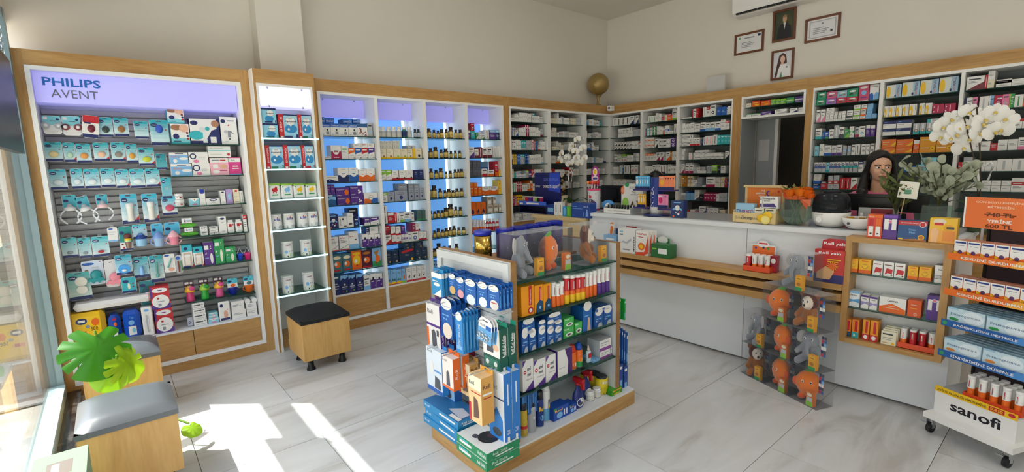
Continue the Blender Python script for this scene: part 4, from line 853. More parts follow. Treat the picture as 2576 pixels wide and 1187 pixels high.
# ================================================================== MEDICINES IN THE DISPENSARY (dark bays)
DB=['dark bay beside the blue bays','dark bay behind the thin orchid','dark bay before the corner','dark bay after the corner','dark bay behind lip-balm stand','dark bay beside the doorway']
DR=['dark bay behind the woman','dark bay of yellow boxes','dark bay behind white orchid']
def dwh(b,r):return ORD[r] + ' shelf, ' + b
ROWS_B=[
 ["W*3:3.2:5 WK0*2:4:7 ^W:6:2 W*4:3.3:11.5 _1 W*2:3:11 _2 WT2:4:12 W*3:2.6:9 WK3*3:3.2:8 GW0:3:13",
  "RW2:5:13 WB3*2:3:10 WB4:4:7 _2 W*2:3.5:10 W:3:11 MW3*2:3.4:14 W*4:2.8:12 W*2:3.6:8 ^W:4:3 KJ1:6:10 _1 W:4:9",
  "WK3*2:3.5:13 WD5:4:12 W*2:3:13 _1.5 W:2:12 TK1*2:4:12 K*3:3:12 WR3:3:13 RW8:2:13 LB3:3:11 BW8:2.5:10 WO1:4:6 W*3:4:11 ^K:5:1.5 W*3:3:11",
  "WD4:5:12 YU3*2:3.5:12 BL3*2:3.2:12 KT2*2:3.2:12 BN3*2:3:12.5 _2 W*3:3.6:11 W*3:3.4:12 WL1:4:8 _1 MW3:3:12 W*2:3.4:11",
  "C:6:11 T:4:6 WB6*2:8:4 ^WB6:8:4 KV2:5:9 PW6:4:8 RW4:5:10 W*3:4:10 QJ0:4:10 W*2:5:9",
  "GW1:5:11 WG3*2:3:11 RW3*3:3:12 W*2:4:8 CO1:5:10 OW2:4:13 W*3:4:9 KR1:5:8",
  "RJ3*2:3.4:12 IW3:3:12 YO1*3:3.4:13 C:4:11 W*3:5:9 KB2*2:5:8 W:5:9 _3 W*2:4:8",
  "W:6:3.5 ^W:5:3 _1 W:6:8 K:6:4 ^W:5:3 _2 W*3:6:9 KB2*2:6:8 W*2:5:9"],
 ["WK0:3:3 C*3:4.5:7 ^E:7:5 W*2:4:8 ^W:3:6 K*2:3:10 W*3:3.2:9 KR3:3:8 C*3:3.6:9 K*3:3:10 Q*3:3.4:9",
  "OU3:4:8 ^U:4:4 WO3:3.5:9 Q*2:4:12 _1 W:3:6 KR0*2:4:7 W:3:8 K:9:8 W:14:7 ^K:9:1 _2 W:3:7",
  "K:4:10 _3 C:8:5 Q:9:10 ^W:4:2 C:5:7 _1 K*2:4:8 Q:5:11 W:6:8 K*3:4:9",
  "Q*2:7:10 QO1:9:9 C:7:8 W*2:5:10 K*2:6:7 W:7:9 Q:5:8",
  "C:6:8 RJ0:6:10 W*3:6:9 K*2:5:7 RW2:7:11 Q*2:6:9",
  "W*3:6:9 C*2:6:8 _3 W:5:10 K*3:5:8 Q:6:7",
  "K*3:6:8 W*3:6:9 _3 C*2:6:8 W*2:5:7",
  "W*4:6:8 _4 K*3:6:7 W*2:5:8"],
 ["WI4:4:8 ^R:3:3 LB5:6:6 ^K:6:2 W:10:9 WS6:10:8 W:3:7 TF0:5:7",
  "WK0:3:9 W:4:10 ^K:3:3 _1 W:7:3 ^W:6:3 _3 K*2:3:5 W:6:9 WK5:6:8",
  "W:5:10 WB7:7:9 BW8:3:9 W:5:10 ^K:5:2 _1 WS5:11:7 NB0:2:7",
  "WJ3*2:3:7 K*2:5:8 W:4:7 LB3:4:7 Q:8:7 _1 W*2:4:6 N:6:2",
  "W*3:5:8 K*2:5:6 _2 W:6:9 K:7:7 W:5:8","W*3:6:8 K*2:6:7 W*2:5:9","W*4:6:8 K*3:5:7","W*3:7:8 K*2:6:6"]]
ROWS_A=[
 ["WD8*4:7.4:11 _.5 WN4:7:12 _2 WN4:5:12","_9 W*2:4:13 WS0*2:6:13 W:6:9 ^WD8:4:4.5 KS0*2:7:10","_2 WD4*4:5.2:5.5 ^WD4*4:5.2:5.5 WS4*2:5.2:5.5 ^WS4*2:5.2:5.5 W*2:5.5:11 WR2:6:9",
  "_3 WX6:6:6 ^WX6:5:5 WV2:6:6 ^WX0:6:5 WR5*2:5:7.5 ^V:8:3 W*2:5.6:9 K:5:11.5 W:4:11","W*4:2.5:10 _2 WT8:5:12 B:3:8 WD8*2:5.2:12 N:2:12 WR5*2:6:13","_1 W*2:8:7 ^C:13:2 W:8:7 ^C:6:2 K*2:7:8 W*2:5:7","W*3:7:9 K*2:6:7 W*3:6:8","W*3:7:8 K*3:6:7"],
 ["WK0:4:3 WG8*3:4:9 W*2:4.4:10 ^W:4:1.6 RK1:4:6 C:4:8 OR2:7:9 WV1:7:13 ^W:6:3 S:4:8","M:1.5:10 WT3*2:4:10 GW3*2:4:11 W*2:4.5:10 ^W:4:1.5 OW2:3:8 WB6:7:11 W:6:4 _1 WS8:5:9 ^W:4:3 T:5:10","WO6*2:7:7 ^WO6*2:7:7 _1.5 WD4:5:12 WX8*1:3:12 WD6:9:5.5 ^WD6:9:5.5 W*2:3:11 PW5:8:6 ^PW5:8:6",
  "WO2*3:4.5:10 W:4:9 WM4:6:11 WM4:5:11 K:4:11 WO4:6:11 UC0:3:11 W*3:3.4:11","W*3:4:10 WJ4:5:12 W:6:9 ^W:6:3 WJ8*2:5:11 _2 WD5:5:12 W*2:4:10 WK5:5:11 T:4:11 AK0:6:10","W*2:6:9 K*3:6:7 _4 W*3:6:9","W*4:6:9 K*3:5:8 W*2:5:7","W*3:7:8 K*3:6:7"],
 ["W:13:2 _.5 WR3:5:11 R:3:12 _6 WK8:4.5:12 WR2:4.5:12 WD5:7:13.5 _2 B*2:5.5:10 WB3:2:9 WX8:3.5:10 WX5*3:3.5:10 W:11:2 ^W:6:1.5 ^W:6:1.5",
  "W*2:2.4:10 ^W:4:2 W*2:3.5:11 WK0:5:12 WS0:7:10 _.5 WB1:7:11 WL7*2:6:10.5 WB1:7:10.5 W:6:9 ^WO0:6:3 WR2:5:10.5 W:6:11","WS6:11:8 ^WS6:11:8 WR1*3:4.6:10 ^WD8:4.5:4 _2 N:2:8 WJ8:3:10 WR8*2:5:11 WX8:5:12 TA5*4:4.2:11 WT3:4:11",
  "W:4:11 ^W:5:3 _6 WI8:4:9 _2 W:2:9 WS6*3:6.2:5.6 ^WS6*3:6.2:5.4 WS6*3:6.2:5.6 ^W*2:8:2 _2 WD4:5:9 W:4:8","WM4:5:12 _1 WM1*2:5.6:11 ^K:9:2.6 K:5:7 W:6:3 ^WD5:3.5:5 W:6:3 ^KX0:4:5 _1 KX8*2:3:9 ^_ VX1:7:10 D:4:8 WS0:6:9",
  "UY3:5:14 U:3:14 CU3*2:4:13.5 WK4:6:9 S:7:12 W:5:2.5 WM1:12:12.5 Q:7:12 CY0:5:12.5 RP3:3:10 N:3:10","KW2:7:9 L*2:6:9 ^B:5:2 WX4:7:9 ^W:7:4 D:6:8 MW5*4:4:10 W:4:9 K*2:5:10 T:2:6","_4 CG1:9:2.4 ^R:8:2.6 R:7:4 ^W:7:2.4 IJ0:5:5 _1 WX4:9:11 WB3:5:10 WX5*2:5.5:9.6 _2 C:7:8"]]
ROWS_D=[
 [None,None,None,None,None,"WB0*3:8:4 K*2:6:6 W*3:6:5","W*4:7:7 K*2:6:8","W*4:7:7"],
 [None,None,None,None,"BW0:6:6 W*2:6:5","K*2:5:8 WM2*2:5:9 W*3:5:9","W*4:7:7 K*2:6:8","W*4:7:7"],
 ["WJ4:11:11 RW8:2:11 C:4:7 ^W:4:7 _1 W*2:9:3 ^W*2:9:2.6 ^W:9:3 W*2:8:2.6 _2 W*2:11:4 ^NW3:8:3.4",
  "WN3:5:11 IN4:3:11 _1 WK8:6:11 LW3:3:11 MR3:5:11 IK5:4:11 GV3:3:11 WG8:5:10 OR2:8:12 ^YW6:9:3 MW7:9:12 W:7:9",
  "KC0:8:9 W*3:7:10 WR2*2:7:8 KX7:9:9 ^WJ6:8:3","WR2:7:9 W*2:6:8 RK0:4:6 W*2:6:9 WI1:8:10 W:7:4 ^W:7:3 KI1*3:8:11","R:3:8 W*3:7:9 ^K:6:3 WK8*2:9:10 YW0:6:10 W*2:6:13 QM2:9:11","W*2:8:4 ^W*2:8:3 W*3:6:5 ^W*3:6:4 WR2:8:8 ^W:8:3 W*2:7:9 Q:5:11","W*4:7:8 K*2:6:8","W*4:7:8 K*2:6:7"]]
BOT=.886
DEFER=[]
for bi,(a,b) in enumerate(RB):
    for r,sp in enumerate(ROWS_B[bi]):
        if r > (7,5,5)[bi]:continue
        srow('B',-4.605,RSH[r] if r < 7 else BOT,a,b,sp,dwh(DB[bi],r),.148)
for bi,(a,b) in enumerate(RA):
    a=max(a,-4.20) if False else a
    for r,sp in enumerate(ROWS_A[bi]):
        if r > (5,5,7)[bi]:continue
        sp=' '.join(t for t in sp.split() if t != '^_')
        srow('A',5.73,RSH[r] if r < 7 else BOT,(a if bi else -4.545),b,sp,dwh(DB[3 + bi],r),.148)
for bi,(a,b) in enumerate(RA2[:3]):
    for r,sp in enumerate(ROWS_D[bi]):
        if sp and r < 6 and bi == 2:srow('A',5.73,RSH[r] if r < 7 else BOT,a,b,sp,dwh(DR[bi],r),.148)
def _seen(q):
    X,Y=(q[1],q[2]) if q[0] == 'B' else (q[2],q[1]);v=Vector((X,Y,q[3])) - CO;n=Vector((1,0,0)) if q[0] == 'B' else Vector((0,-1,0))
    return q[4] * q[5] * abs(v.dot(n)) / v.length ** 3
lst=sorted(DEFER,key=_seen,reverse=True);DEFER=None
NKEEP=175
for q in lst[:NKEEP]:carton(*q,jitter=False)
mbs=MB()
for (fc,pl,c,z,w,h,cd,wh,d) in lst[NKEEP:]:
    carton_mesh(w,h,d,cd);k=(round(w / .004) * .004,round(h / .004) * .004,round(d / .01) * .01,cd);src=_CMB[k];o=len(mbs.v)
    mbs.v += [((pl - y,c + x,z + t) if fc == 'B' else (c + x,pl + y,z + t)) for x,y,t in src.v]
    mbs.f += [tuple(i + o for i in f) for f in src.f];mbs.c += src.c;mbs.m += src.m;mbs.sm += src.sm
st=part('medicine_boxes',mbs,'print',None);tag(st,'many small medicine boxes packed on the dispensary shelves around the corner','boxes');st['kind']='stuff'
print('BOXES',len(lst))

def pharm(code,base,desc,extra=()):nm(code,base,base,base,[('e',.5,.68,.32,.12,'W'),('r',.2,.3,.55,.42,'D'),('e',.72,.4,.16,.12,'E')] + list(extra),desc)
pharm('phG',0x1f9a6e,'green box with white oval and dark bar');pharm('phI',0xcc5a86,'pink box with white oval and dark bar');pharm('phL',0x8fb6c8,'dusty blue box with white oval');pharm('phV',0xa06ac0,'violet box with white oval');pharm('phR',0xc83248,'red box with white oval')
nm('phB',0xc84a70,0xc84a70,0xc84a70,[('e',.5,.84,.4,.07,'W'),('e',.5,.52,.26,.14,'L'),('r',.2,.2,.8,.26,'P'),('r',0,0,1,.05,'W')],'large pink box with pale blue oval')
nm('phW','W','W','W',[('p',[(0,0),(.45,0),(.45,.3),(.3,.5),(0,.4)],'B'),('p',[(.5,0),(1,0),(1,.45),(.7,.5),(.5,.3)],'L'),('r',.1,.84,.9,.87,'S')],'white box with blue and pale blue arches')
nm('phT','W','W','W',[('t','Ibu',.5,.66,.34,.3,DARKTXT),('r',.1,.2,.9,.26,'K')],'thin white box')
CUSTOM['phT']=CUSTOM['phT'][:4] + ('thin white box with dark lettering',)
Z7=(2030,190,7.42);Z8=(2030,340,7.42);Z9=(2200,170,5.396)
PA=5.72
def dw2(b,r):return dwh(DR[b],r)
zrow('A',PA,RSH[0],Z7,[(172,348,440,'phG'),(352,545,428,'phV'),(548,735,412,'phR'),(737,945,398,'phR'),(955,1150,170,'phB'),(1155,1335,165,'phW'),(185,355,312,'phG',440),(360,548,300,'phI',428),(552,738,280,'phL',412),(740,945,240,'phG',398)],dw2(0,0),lim=RA2[0],gap=.158)
zrow('A',PA,RSH[1],Z7,[(165,245,640,'WI4'),(250,335,630,'WI4')] + [(340 + i * 75,412 + i * 75,815 - i * 6,'phT') for i in range(5)] + [(718,845,785,'WX1'),(850,975,770,'WV1'),(980,1085,755,'WO1'),(1090,1195,715,'L'),(1197,1300,712,'L')]
     + [(345 + i * 75,415 + i * 75,748 - i * 6,'phT',815 - i * 6) for i in range(5)] + [(348 + i * 75,418 + i * 75,682 - i * 6,'phT',748) for i in range(5)] + [(350,500,600,'phT',682),(735,850,650,'WX1',785),(860,980,645,'WV1',770),(990,1090,630,'WO1',755),(1110,1215,612,'L',715),(865,985,548,'WV1',645),(1000,1110,540,'WO1',630),(1115,1222,520,'L',612)],dw2(0,1),lim=RA2[0],gap=.158)
zrow('A',PA,RSH[2],Z7,[(150,270,990,'WT1'),(275,330,1040,'BT0'),(332,402,1050,'BG1'),(405,495,1000,'WN5'),(497,585,930,'KW8'),(590,690,960,'WX7'),(692,785,1000,'GV4'),(787,870,945,'WG6'),(885,965,965,'KM1'),(967,1080,945,'WT5'),(1090,1170,930,'PW2'),(1175,1262,925,'PW2')],dw2(0,2),lim=RA2[0],gap=.158)
zrow('A',PA,RSH[3],Z8,[(130,218,205,'AK0'),(225,310,168,'W'),(312,450,190,'WB1'),(452,545,188,'WP1'),(547,645,182,'WP1'),(660,740,195,'KL6'),(745,815,195,'KL6'),(820,900,178,'WX5'),(905,980,160,'WX8'),(1005,1090,165,'WX5'),(1092,1165,160,'WX5'),(1170,1250,155,'WX5')],dw2(0,3),lim=RA2[0],gap=.158)
nm('ring','W','K','W',[('r',0,.0,1,.42,'K'),('r',0,.42,1,.62,0x4a66b0),('c',.5,.74,.40,'N'),('c',.5,.74,.24,'W'),('r',.3,.72,.7,.77,'N')],'slim white box with navy ring')
nm('ringt','W','K','W',[('r',0,.0,1,.42,'K'),('r',0,.42,1,.62,'T'),('c',.5,.74,.40,'N'),('c',.5,.74,.24,'W'),('r',.3,.72,.7,.77,'N')],'slim white and teal box with navy ring')
zrow('A',PA,RSH[4],Z8,[(130 + i * 72,200 + i * 72,505,'ring') for i in range(3)] + [(346,410,510,'AT1')] + [(412 + i * 73,483 + i * 73,498,'ring' if i < 3 else 'ringt') for i in range(6)] + [(852,945,490,'ringt'),(950,1050,485,'WN2')],dw2(0,4),lim=RA2[0],gap=.158)
zrow('A',PA,RSH[5],Z8,[(105,245,850,'BD6'),(250,375,858,'RD2'),(380,480,755,'KR6'),(485,590,750,'KR6'),(600,710,790,'RW8'),(715,800,790,'RW8'),(805,930,790,'WR4'),(110,245,800,'phT',850),(112,250,765,'phT',800),(115,255,725,'phT',765)],dw2(0,5),lim=RA2[0],gap=.158)
nm('tyl',0xd9ddd6,0x8fb0c8,0xb9c6cc,[('r',.62,0,1,1,0x9fc0d6),('e',.16,.48,.15,.42,'Y'),('T','TYLOL',.80,.64,.14,.58,0x6a2436,-1),('T','HOT',.80,.20,.12,.26,'O',-1),('e',.62,.16,.06,.10,'N')],'large pale blue box with yellow oval')
nm('yelc','W','W','W',[('r',0,0,.45,.6,'Y'),('e',.25,.45,.25,.4,'Y'),('e',.2,.3,.12,.2,'W'),('r',.8,.5,.86,.9,'S')],'white box with yellow curve')
nm('pch',0xb02050,0xb02050,0xb02050,[('e',.5,.5,.06,.4,0xf0a0b0),('c',.15,.7,.07,'W'),('c',.12,.2,.07,'W')],'shiny crimson pouch pack')
nm('navst','W','K','W',[('p',[(0,.62),(1,.56),(1,1),(0,1)],'N'),('r',.06,.45,.5,.5,'S'),('r',.08,.78,.3,.83,'L')],'white box with navy upper half')
nm('tealv','K','K','K',[('r',0,0,1,.3,'T'),('e',.5,.62,.14,.34,'W'),('c',.5,.32,.30,'J'),('c',.5,.32,.2,'C')],'silver and teal box with round picture')
nm('orgy',0xe8742a,0xd05818,0xe8742a,[('r',.06,.62,.55,.68,'C'),('r',.06,.35,.4,.39,'C'),('p',[(.6,.2),(1,.7),(1,.35),(.8,.1)],'Y')],'orange box with yellow flash')
nm('orgb',0xe69a26,0xd08818,0xe69a26,[('r',.06,.6,.6,.67,'W'),('e',.82,.55,.14,.28,'Y'),('c',.82,.55,.1,'U')],'golden orange box with yellow blot')
zrow('A',PA,RSH[0],Z9,[(150,358,230,'tyl'),(365,605,190,'tyl'),(610,860,160,'tyl'),(866,1130,125,'tyl')],dw2(1,0),lim=RA2[1],gap=.158)
zrow('A',PA,RSH[1],Z9,[(105,190,525,'yelc'),(192,280,518,'yelc'),(282,370,510,'yelc'),(372,460,502,'yelc'),(462,565,495,'yelc'),(595,680,485,'yelc'),(682,775,478,'yelc'),(780,935,495,'pch'),(940,1098,485,'pch')],dw2(1,1),lim=RA2[1],gap=.158)
zrow('A',PA,RSH[2],Z9,[(85,278,830,'navst'),(282,485,820,'navst'),(512,605,755,'tealv'),(608,690,750,'tealv'),(693,785,745,'tealv'),(788,880,740,'tealv'),(95,285,720,'navst',830),(290,492,710,'navst',820),(700,870,690,'WT3',745),(885,1040,680,'TK2')],dw2(1,2),lim=RA2[1],gap=.158)
zrow('A',PA,RSH[3],Z9,[(85,278,1085,'orgy'),(282,505,1080,'orgy'),(515,598,980,'OW2'),(600,820,1050,'orgb'),(825,1050,1040,'orgb'),(85,280,975,'orgy',1085),(285,510,970,'orgy',1080),(602,822,940,'orgb',1050),(828,1055,935,'orgb',1040)],dw2(1,3),lim=RA2[1],gap=.158)
Za=(2100,360,4.947)
zrow('A',PA,RSH[4],Za,[(830,1000,285,'BW0'),(1005,1250,265,'AK0'),(1065,1255,180,'AK0',265)],dw2(1,4),lim=RA2[1],gap=.158)

Zd=(1780,160,5.935)
nm('dor','O','R','R',[('r',0,.55,1,1,0xd83a1c),('r',.1,.6,.8,.72,'Y'),('e',.6,.3,.25,.12,'Y')],'orange and red box with yellow swirl')
zrow('A',5.735,2.1575,Zd,[(655,785,555,'dor'),(790,938,545,'dor'),(945,1010,535,'VG6'),(1012,1078,530,'VG6'),(1085,1165,520,'VG6'),(1172,1290,505,'GV6'),(1298,1425,490,'PK6'),(560,650,590,'C')],'upper shelf above the doorway',d=.1,lim=(-2.63,-2.01))
zrow('A',5.735,2.0525,Zd,[(540,650,755,'WG2'),(655,790,740,'WG2'),(795,945,710,'PK4'),(1000,1180,680,'WK4'),(1225,1340,665,'WN4'),(1352,1430,655,'W')],'lower board above the doorway',d=.1,lim=(-2.63,-2.01))
# ================================================================== BABY GOODS ON THE SLAT WALL
ZA=(90,250,5.162);ZB=(400,250,5.935);ZC_=(120,470,5.651);ZD=(420,440,4.946);ZE=(140,620,5.162);ZF=(420,640,4.946)
TEAL1,TEAL2,SKY=0x2aa9b6,0x7fd0d8,0xcfe9ec
HOOKX=-4.655
def card_shapes(kind,feat,base=TEAL1,low=SKY):
    sh=[]
    n=6
    for i in range(n):
        f=i / (n - 1);c=tuple(cc(low)[k] * (1 - f) + cc(base)[k] * f for k in range(3)) + (1,)
        sh.append(('r',0,.12 + .88 * i / n,1,.12 + .88 * (i + 1) / n,c))
    sh += [('r',0,0,1,.12,'N'),('r',.36,.93,.64,.97,'X'),('e',.24,.80,.2,.075,'N'),('r',.12,.785,.36,.81,'W'),('c',.86,.62,.045,'R')]
    if feat:sh += [('e',.5,.36,.28,.16,feat),('e',.5,.37,.15,.085,'W')]
    if kind == 'red':sh=[('r',0,0,1,1,'W'),('r',0,0,1,.16,'N'),('r',0,.68,1,1,'R'),('r',.1,.62,.5,.70,'N'),('e',.55,.42,.26,.18,'J'),('e',.55,.42,.14,.09,'C')]
    if kind == 'tip':sh += [('p',[(.78,.12),(1,.12),(1,.26)],'R')]
    if kind == 'white':sh=[('r',0,0,1,1,'W'),('r',0,.9,1,1,'W'),('e',.35,.9,.25,.05,'B'),('r',.15,.65,.8,.7,'K'),('r',.15,.5,.7,.54,'K'),('r',0,0,1,.1,'L')]
    return sh
def zpos(Zm,x,y,plane):
    px=Zm[0] + x / Zm[2];py=Zm[1] + y / Zm[2];p=onp(px,py,0,plane);return p
def hook(yc,z,parent=None):
    mb=MB().tube([(-.145,0,0),(-.02,0,0),(-.012,0,.006)],.0022,6);mb.box(-.147,-.143,-.012,.012,-.02,.012);return part('hook',mb,'wire',cab,(HOOKX - cab.location.x + .012,yc - cab.location.y,z - cab.location.z))
def hangcard(Zm,x0,x1,y0,y1,lab,shapes,blister=None,th=.004,n=1,dx=0,tilt=0,name='blister_pack',group=None,cat='pack',bump=None,bcol='W',bz=.38):
    a=zpos(Zm,(x0 + x1) / 2,y0,HOOKX + dx);w=abs(along('B',HOOKX + dx,a.z,Zm[0] + x1 / Zm[2]) - along('B',HOOKX + dx,a.z,Zm[0] + x0 / Zm[2])) * .97
    h=a.z - zat(HOOKX + dx,a.y,Zm[1] + y1 / Zm[2])
    t=thing(name,lab,cat,(HOOKX + dx,a.y,a.z - h),math.pi / 2,group);t.rotation_euler=(0,tilt,math.pi / 2)
    mb=MB();c=.012
    mb.prism([(-w / 2 + c,0),(w / 2 - c,0),(w / 2,c),(w / 2,h - c),(w / 2 - c,h),(-w / 2 + c,h),(-w / 2,h - c),(-w / 2,c)],0,th,'K','W')
    mb.decal(lambda u,v,e:(-w / 2 + .002 + u * (w - .004) / w,-e,.002 + v * (h - .004) / h),w,h,shapes);part('card',mb,'print',t)
    if blister:
        bw_,bh=w * .72,h * blister;m=MB().bbox(-bw_ / 2,bw_ / 2,-.022,-.001,h * .1,h * .1 + bh,.012,'W');part('blister',m,'clear_plastic',t)
    if bump:
        m=MB().sphere((0,-.010,h * bz),(w * bump[0],.009,h * bump[1]),bcol,16,10);part('product',m,'plastic',t)
    hook(a.y,a.z - h * .045)
    return t
def pk(desc,i):return '%s on the slat wall, %s hook row' % (desc,ORD[i])
row=0
for x0,x1,y0,y1,c in ((65,318,210,452,'K'),(322,570,215,470,'J')):
    t=hangcard(ZA,x0,x1,y0,y1,pk('twin soother pack with %s rings' % ('grey' if c == 'K' else 'maroon'),0),[('r',0,.5,1,1,TEAL2),('r',.05,.80,.28,.95,'W'),('e',.84,.82,.1,.06,'N'),('r',.4,.7,.75,.74,'F')],None)
    m=MB();w=.078
    for s_ in (-1,1):
        m.lathe([(.004,0,c),(.026,.002,c),(.026,.006,c),(.012,.012,'W')],16,c,(0,0,0)) if False else None
        for q in range(1):
            n=18;pr=[(s_ * .033 + .024 * math.cos(2 * math.pi * k / n),.058 + .022 * math.sin(2 * math.pi * k / n)) for k in range(n)]
            m.prism(pr,-.012,-.002,c);m.sphere((s_ * .033,-.016,.058),(.012,.008,.012),'W')
    part('soother',m,'plastic',t);mm=MB().sphere((0,-.012,.055),(.066,.02,.042),'W',18,10);part('blister',mm,'clear_plastic',t)
hangcard(ZA,555,780,205,500,pk('red and white soother card with maroon soother',0),card_shapes('red',None),None,tilt=.12,bump=(.2,.12),bcol='J',bz=.42,dx=.02)
hangcard(ZA,785,985,230,490,pk('teal soother card with dark green soother',0),card_shapes('',None),bump=(.26,.17),bcol=0x33423c)
hangcard(ZA,992,1190,235,480,pk('teal soother card with brown soother',0),card_shapes('',None),bump=(.26,.18),bcol=0x9a6a3a)
hangcard(ZA,1260,1450,282,512,pk('plain aqua card with red dots',0),card_shapes('',None),.5)
hangcard(ZA,1460,1712,265,600,pk('tall aqua card with blue teether',0),card_shapes('',None),.8,bump=(.2,.16),bcol=0x1c4fc0,bz=.64)
for x0,x1,y0,y1,d,c,k in ((85,335,550,805,'cream',0xe8d49a,''),(338,500,560,815,'pale green',0xb9dcc0,'tip'),(502,705,572,825,'orange',0xe89a4a,''),(728,938,560,800,'peach',0xf0c0a0,'tip'),(958,1148,556,805,'grey',0x8c8478,'tip'),(1152,1306,572,825,'amber',0xe0a040,''),(1312,1528,622,862,'lime',0xc8cf3a,'tip')):
    hangcard(ZA,x0,x1,y0,y1,pk('teal soother card with %s soother' % d,1),card_shapes(k,None),None,bump=(.27,.15),bcol=c,bz=.36)
hangcard(ZA,1545,1690,702,910,pk('narrow dark teal card',1),card_shapes('',None,0x1d8a98,0x4fb0ba),.4)
for i,(x0,x1,y0,y1) in enumerate(((150,390,905,1172),(432,600,897,1160),(606,815,900,1155),(820,1012,895,1140),(1018,1198,905,1150),(1200,1402,900,1150),(1405,1600,895,1135))):
    tip=i in (4,6)
    hangcard(ZA,x0,x1,y0,y1,pk('aqua nipple-shield card with red corner' if tip else 'aqua nipple-shield card',2),card_shapes('tip' if tip else '',None,0x3db4c8,0xd8eef2),None,bump=(.3,.14),bcol=0xe4eef0,bz=.34,group=None if False else ('red cornered shield cards' if tip else 'aqua shield cards'))
hangcard(ZA,1612,1750,1010,1290,pk('narrow aqua card beside the shield cards',2),card_shapes('',None,0x3db4c8,0x7fc4d6),.5)

def handle_bottle(Zm,x0,x1,y0,y1,col,lab,tilt=0):
    t=hangcard(Zm,x0 + (x1 - x0) * .12,x1 - (x1 - x0) * .15,y0,y0 + (y1 - y0) * .45,lab,[('r',0,0,1,1,0x4fbcd0),('e',.25,.62,.2,.1,'N'),('r',.3,.88,.7,.94,'X')],None,tilt=tilt,dx=-.02)
    H=.20
    m=MB().lathe([(.026,-.115),(.028,-.105),(.026,-.06),(.030,-.02),(.028,0)],16,0xdfe6ea,(0,-.035,0));part('bottle',m,'clear_plastic',t)
    m=MB().lathe([(.031,0,col),(.032,.004,col),(.032,.022,col),(.020,.028,'K'),(.014,.045,'K'),(.007,.052,'K')],16,col,(0,-.035,0));part('teat',m,'plastic',t)
    m=MB()
    for s_ in (-1,1):m.tube([(s_ * (.024 + .034 * math.sin(math.pi * q / 10)),-.035,.008 - .10 * q / 10) for q in range(11)],.006,8,0xe6e8ea)
    part('handle',m,'plastic',t);return t
handle_bottle(ZC_,150,440,112,610,0xe6e4e0,pk('clear handled baby bottle with grey teat',3))
handle_bottle(ZC_,390,650,130,590,0xe6e4e0,pk('tilted clear handled baby bottle',3),tilt=-.2)
handle_bottle(ZC_,640,880,106,520,0xf0c8c8,pk('clear handled baby bottle with pink collar',3))
for x0,x1,y0,y1,l in ((1008,1262,100,525,'long aqua card with round white cap bottle'),(1318,1550,95,500,'long aqua card with patterned baby bottle')):
    t=hangcard(ZC_,x0,x1,y0,y1,pk(l,3),card_shapes('tip',None,0x3fb4d4,0xe0eef0),None)
    m=MB().lathe([(.02,0),(.022,.01),(.019,.06),(.021,.10),(.022,.103,'W'),(.023,.105,'W'),(.023,.135,'W'),(.016,.14,'W')],14,0xe8e4da,(0,-.024,.02));part('bottle',m,'plastic',t);part('blister',MB().bbox(-.034,.034,-.05,-.001,.012,.175,.012,'W'),'clear_plastic',t)
hangcard(ZC_,1602,1825,130,400,pk('aqua card with pink soother',3),card_shapes('',None,0x3fb4d4,0xe6f0f2),None,bump=(.3,.17),bcol=0xd0506c)
for i,(x0,x1,y0,y1,l) in enumerate(((170,408,720,1005,'aqua teat card with clear teats'),(412,602,720,1010,'slim aqua teat card'),(606,858,702,990,'aqua teat card with red insert'))):
    hangcard(ZC_,x0,x1,y0,y1,pk(l,4),card_shapes('',None,0x4fbcc6,0xd8ecee),.62,bump=(.2,.07),bcol='R' if i == 2 else 0x9aa4aa,bz=.26)
hangcard(ZC_,835,985,575,780,pk('small white card',4),card_shapes('white',None))
t=hangcard(ZC_,990,1185,560,905,pk('dark teal card with brown feeder',4),[('r',0,0,1,1,0x1f8f8e),('r',0,0,1,.34,'W'),('r',0,0,1,.08,'N'),('e',.22,.74,.18,.07,'N'),('c',.18,.26,.09,'J'),('c',.26,.12,.09,'R')])
part('feeder',MB().lathe([(.014,0,0x8a6a5a),(.016,.01,0x8a6a5a),(.02,.05,0xb0d8b0),(.022,.06,'Y'),(.020,.075,0x6a3024),(.024,.10,0x6a3024),(.012,.112,0x6a3024)],14,'E',(.01,-.026,.02)),'plastic',t)
t=hangcard(ZC_,1188,1400,530,730,pk('aqua card over a navy sipper cup',4),card_shapes('',None,0x4fc0dc,0xdff0f2))
part('cup',MB().lathe([(.03,-.055,0x8fc0e0),(.034,-.05,0x8fc0e0),(.036,.0,0x1c3f8a),(.036,.012,0x1c3f8a),(.02,.03,0x5a86c0),(.012,.045,0x5a86c0)],16,'B',(.0,-.04,.0)),'plastic',t)
for x0,x1,y0,c1,c2,l in ((1452,1630,520,0x7a9ad8,0xa0c0e4,'blue'),(1640,1870,502,0xf0b4bc,0xe88aa0,'pink')):
    t=hangcard(ZC_,x0,x1,y0,y0 + 180,pk('round topped sipper cup pack in %s' % l,4),[('r',0,0,1,1,0x4fb8e0),('e',.24,.5,.18,.12,'N'),('r',.3,.86,.7,.92,'X')])
    m=MB().lathe([(.024,-.075,c2),(.027,-.07,c2),(.033,-.012,c2),(.036,-.01,c1),(.036,.002,c1),(.022,.022,c1),(.010,.038,c1),(.006,.04,c1)],16,c1,(0,-.045,0));part('cup',m,'plastic',t)
    m=MB()
    for s_ in (-1,1):m.tube([(s_ * (.030 + .022 * math.sin(math.pi * q / 8)),-.045,-.005 - .06 * q / 8) for q in range(9)],.005,8,c1)
    part('handle',m,'plastic',t);part('blister',MB().sphere((0,-.045,-.02),(.058,.03,.062),'W',16,10),'clear_plastic',t)

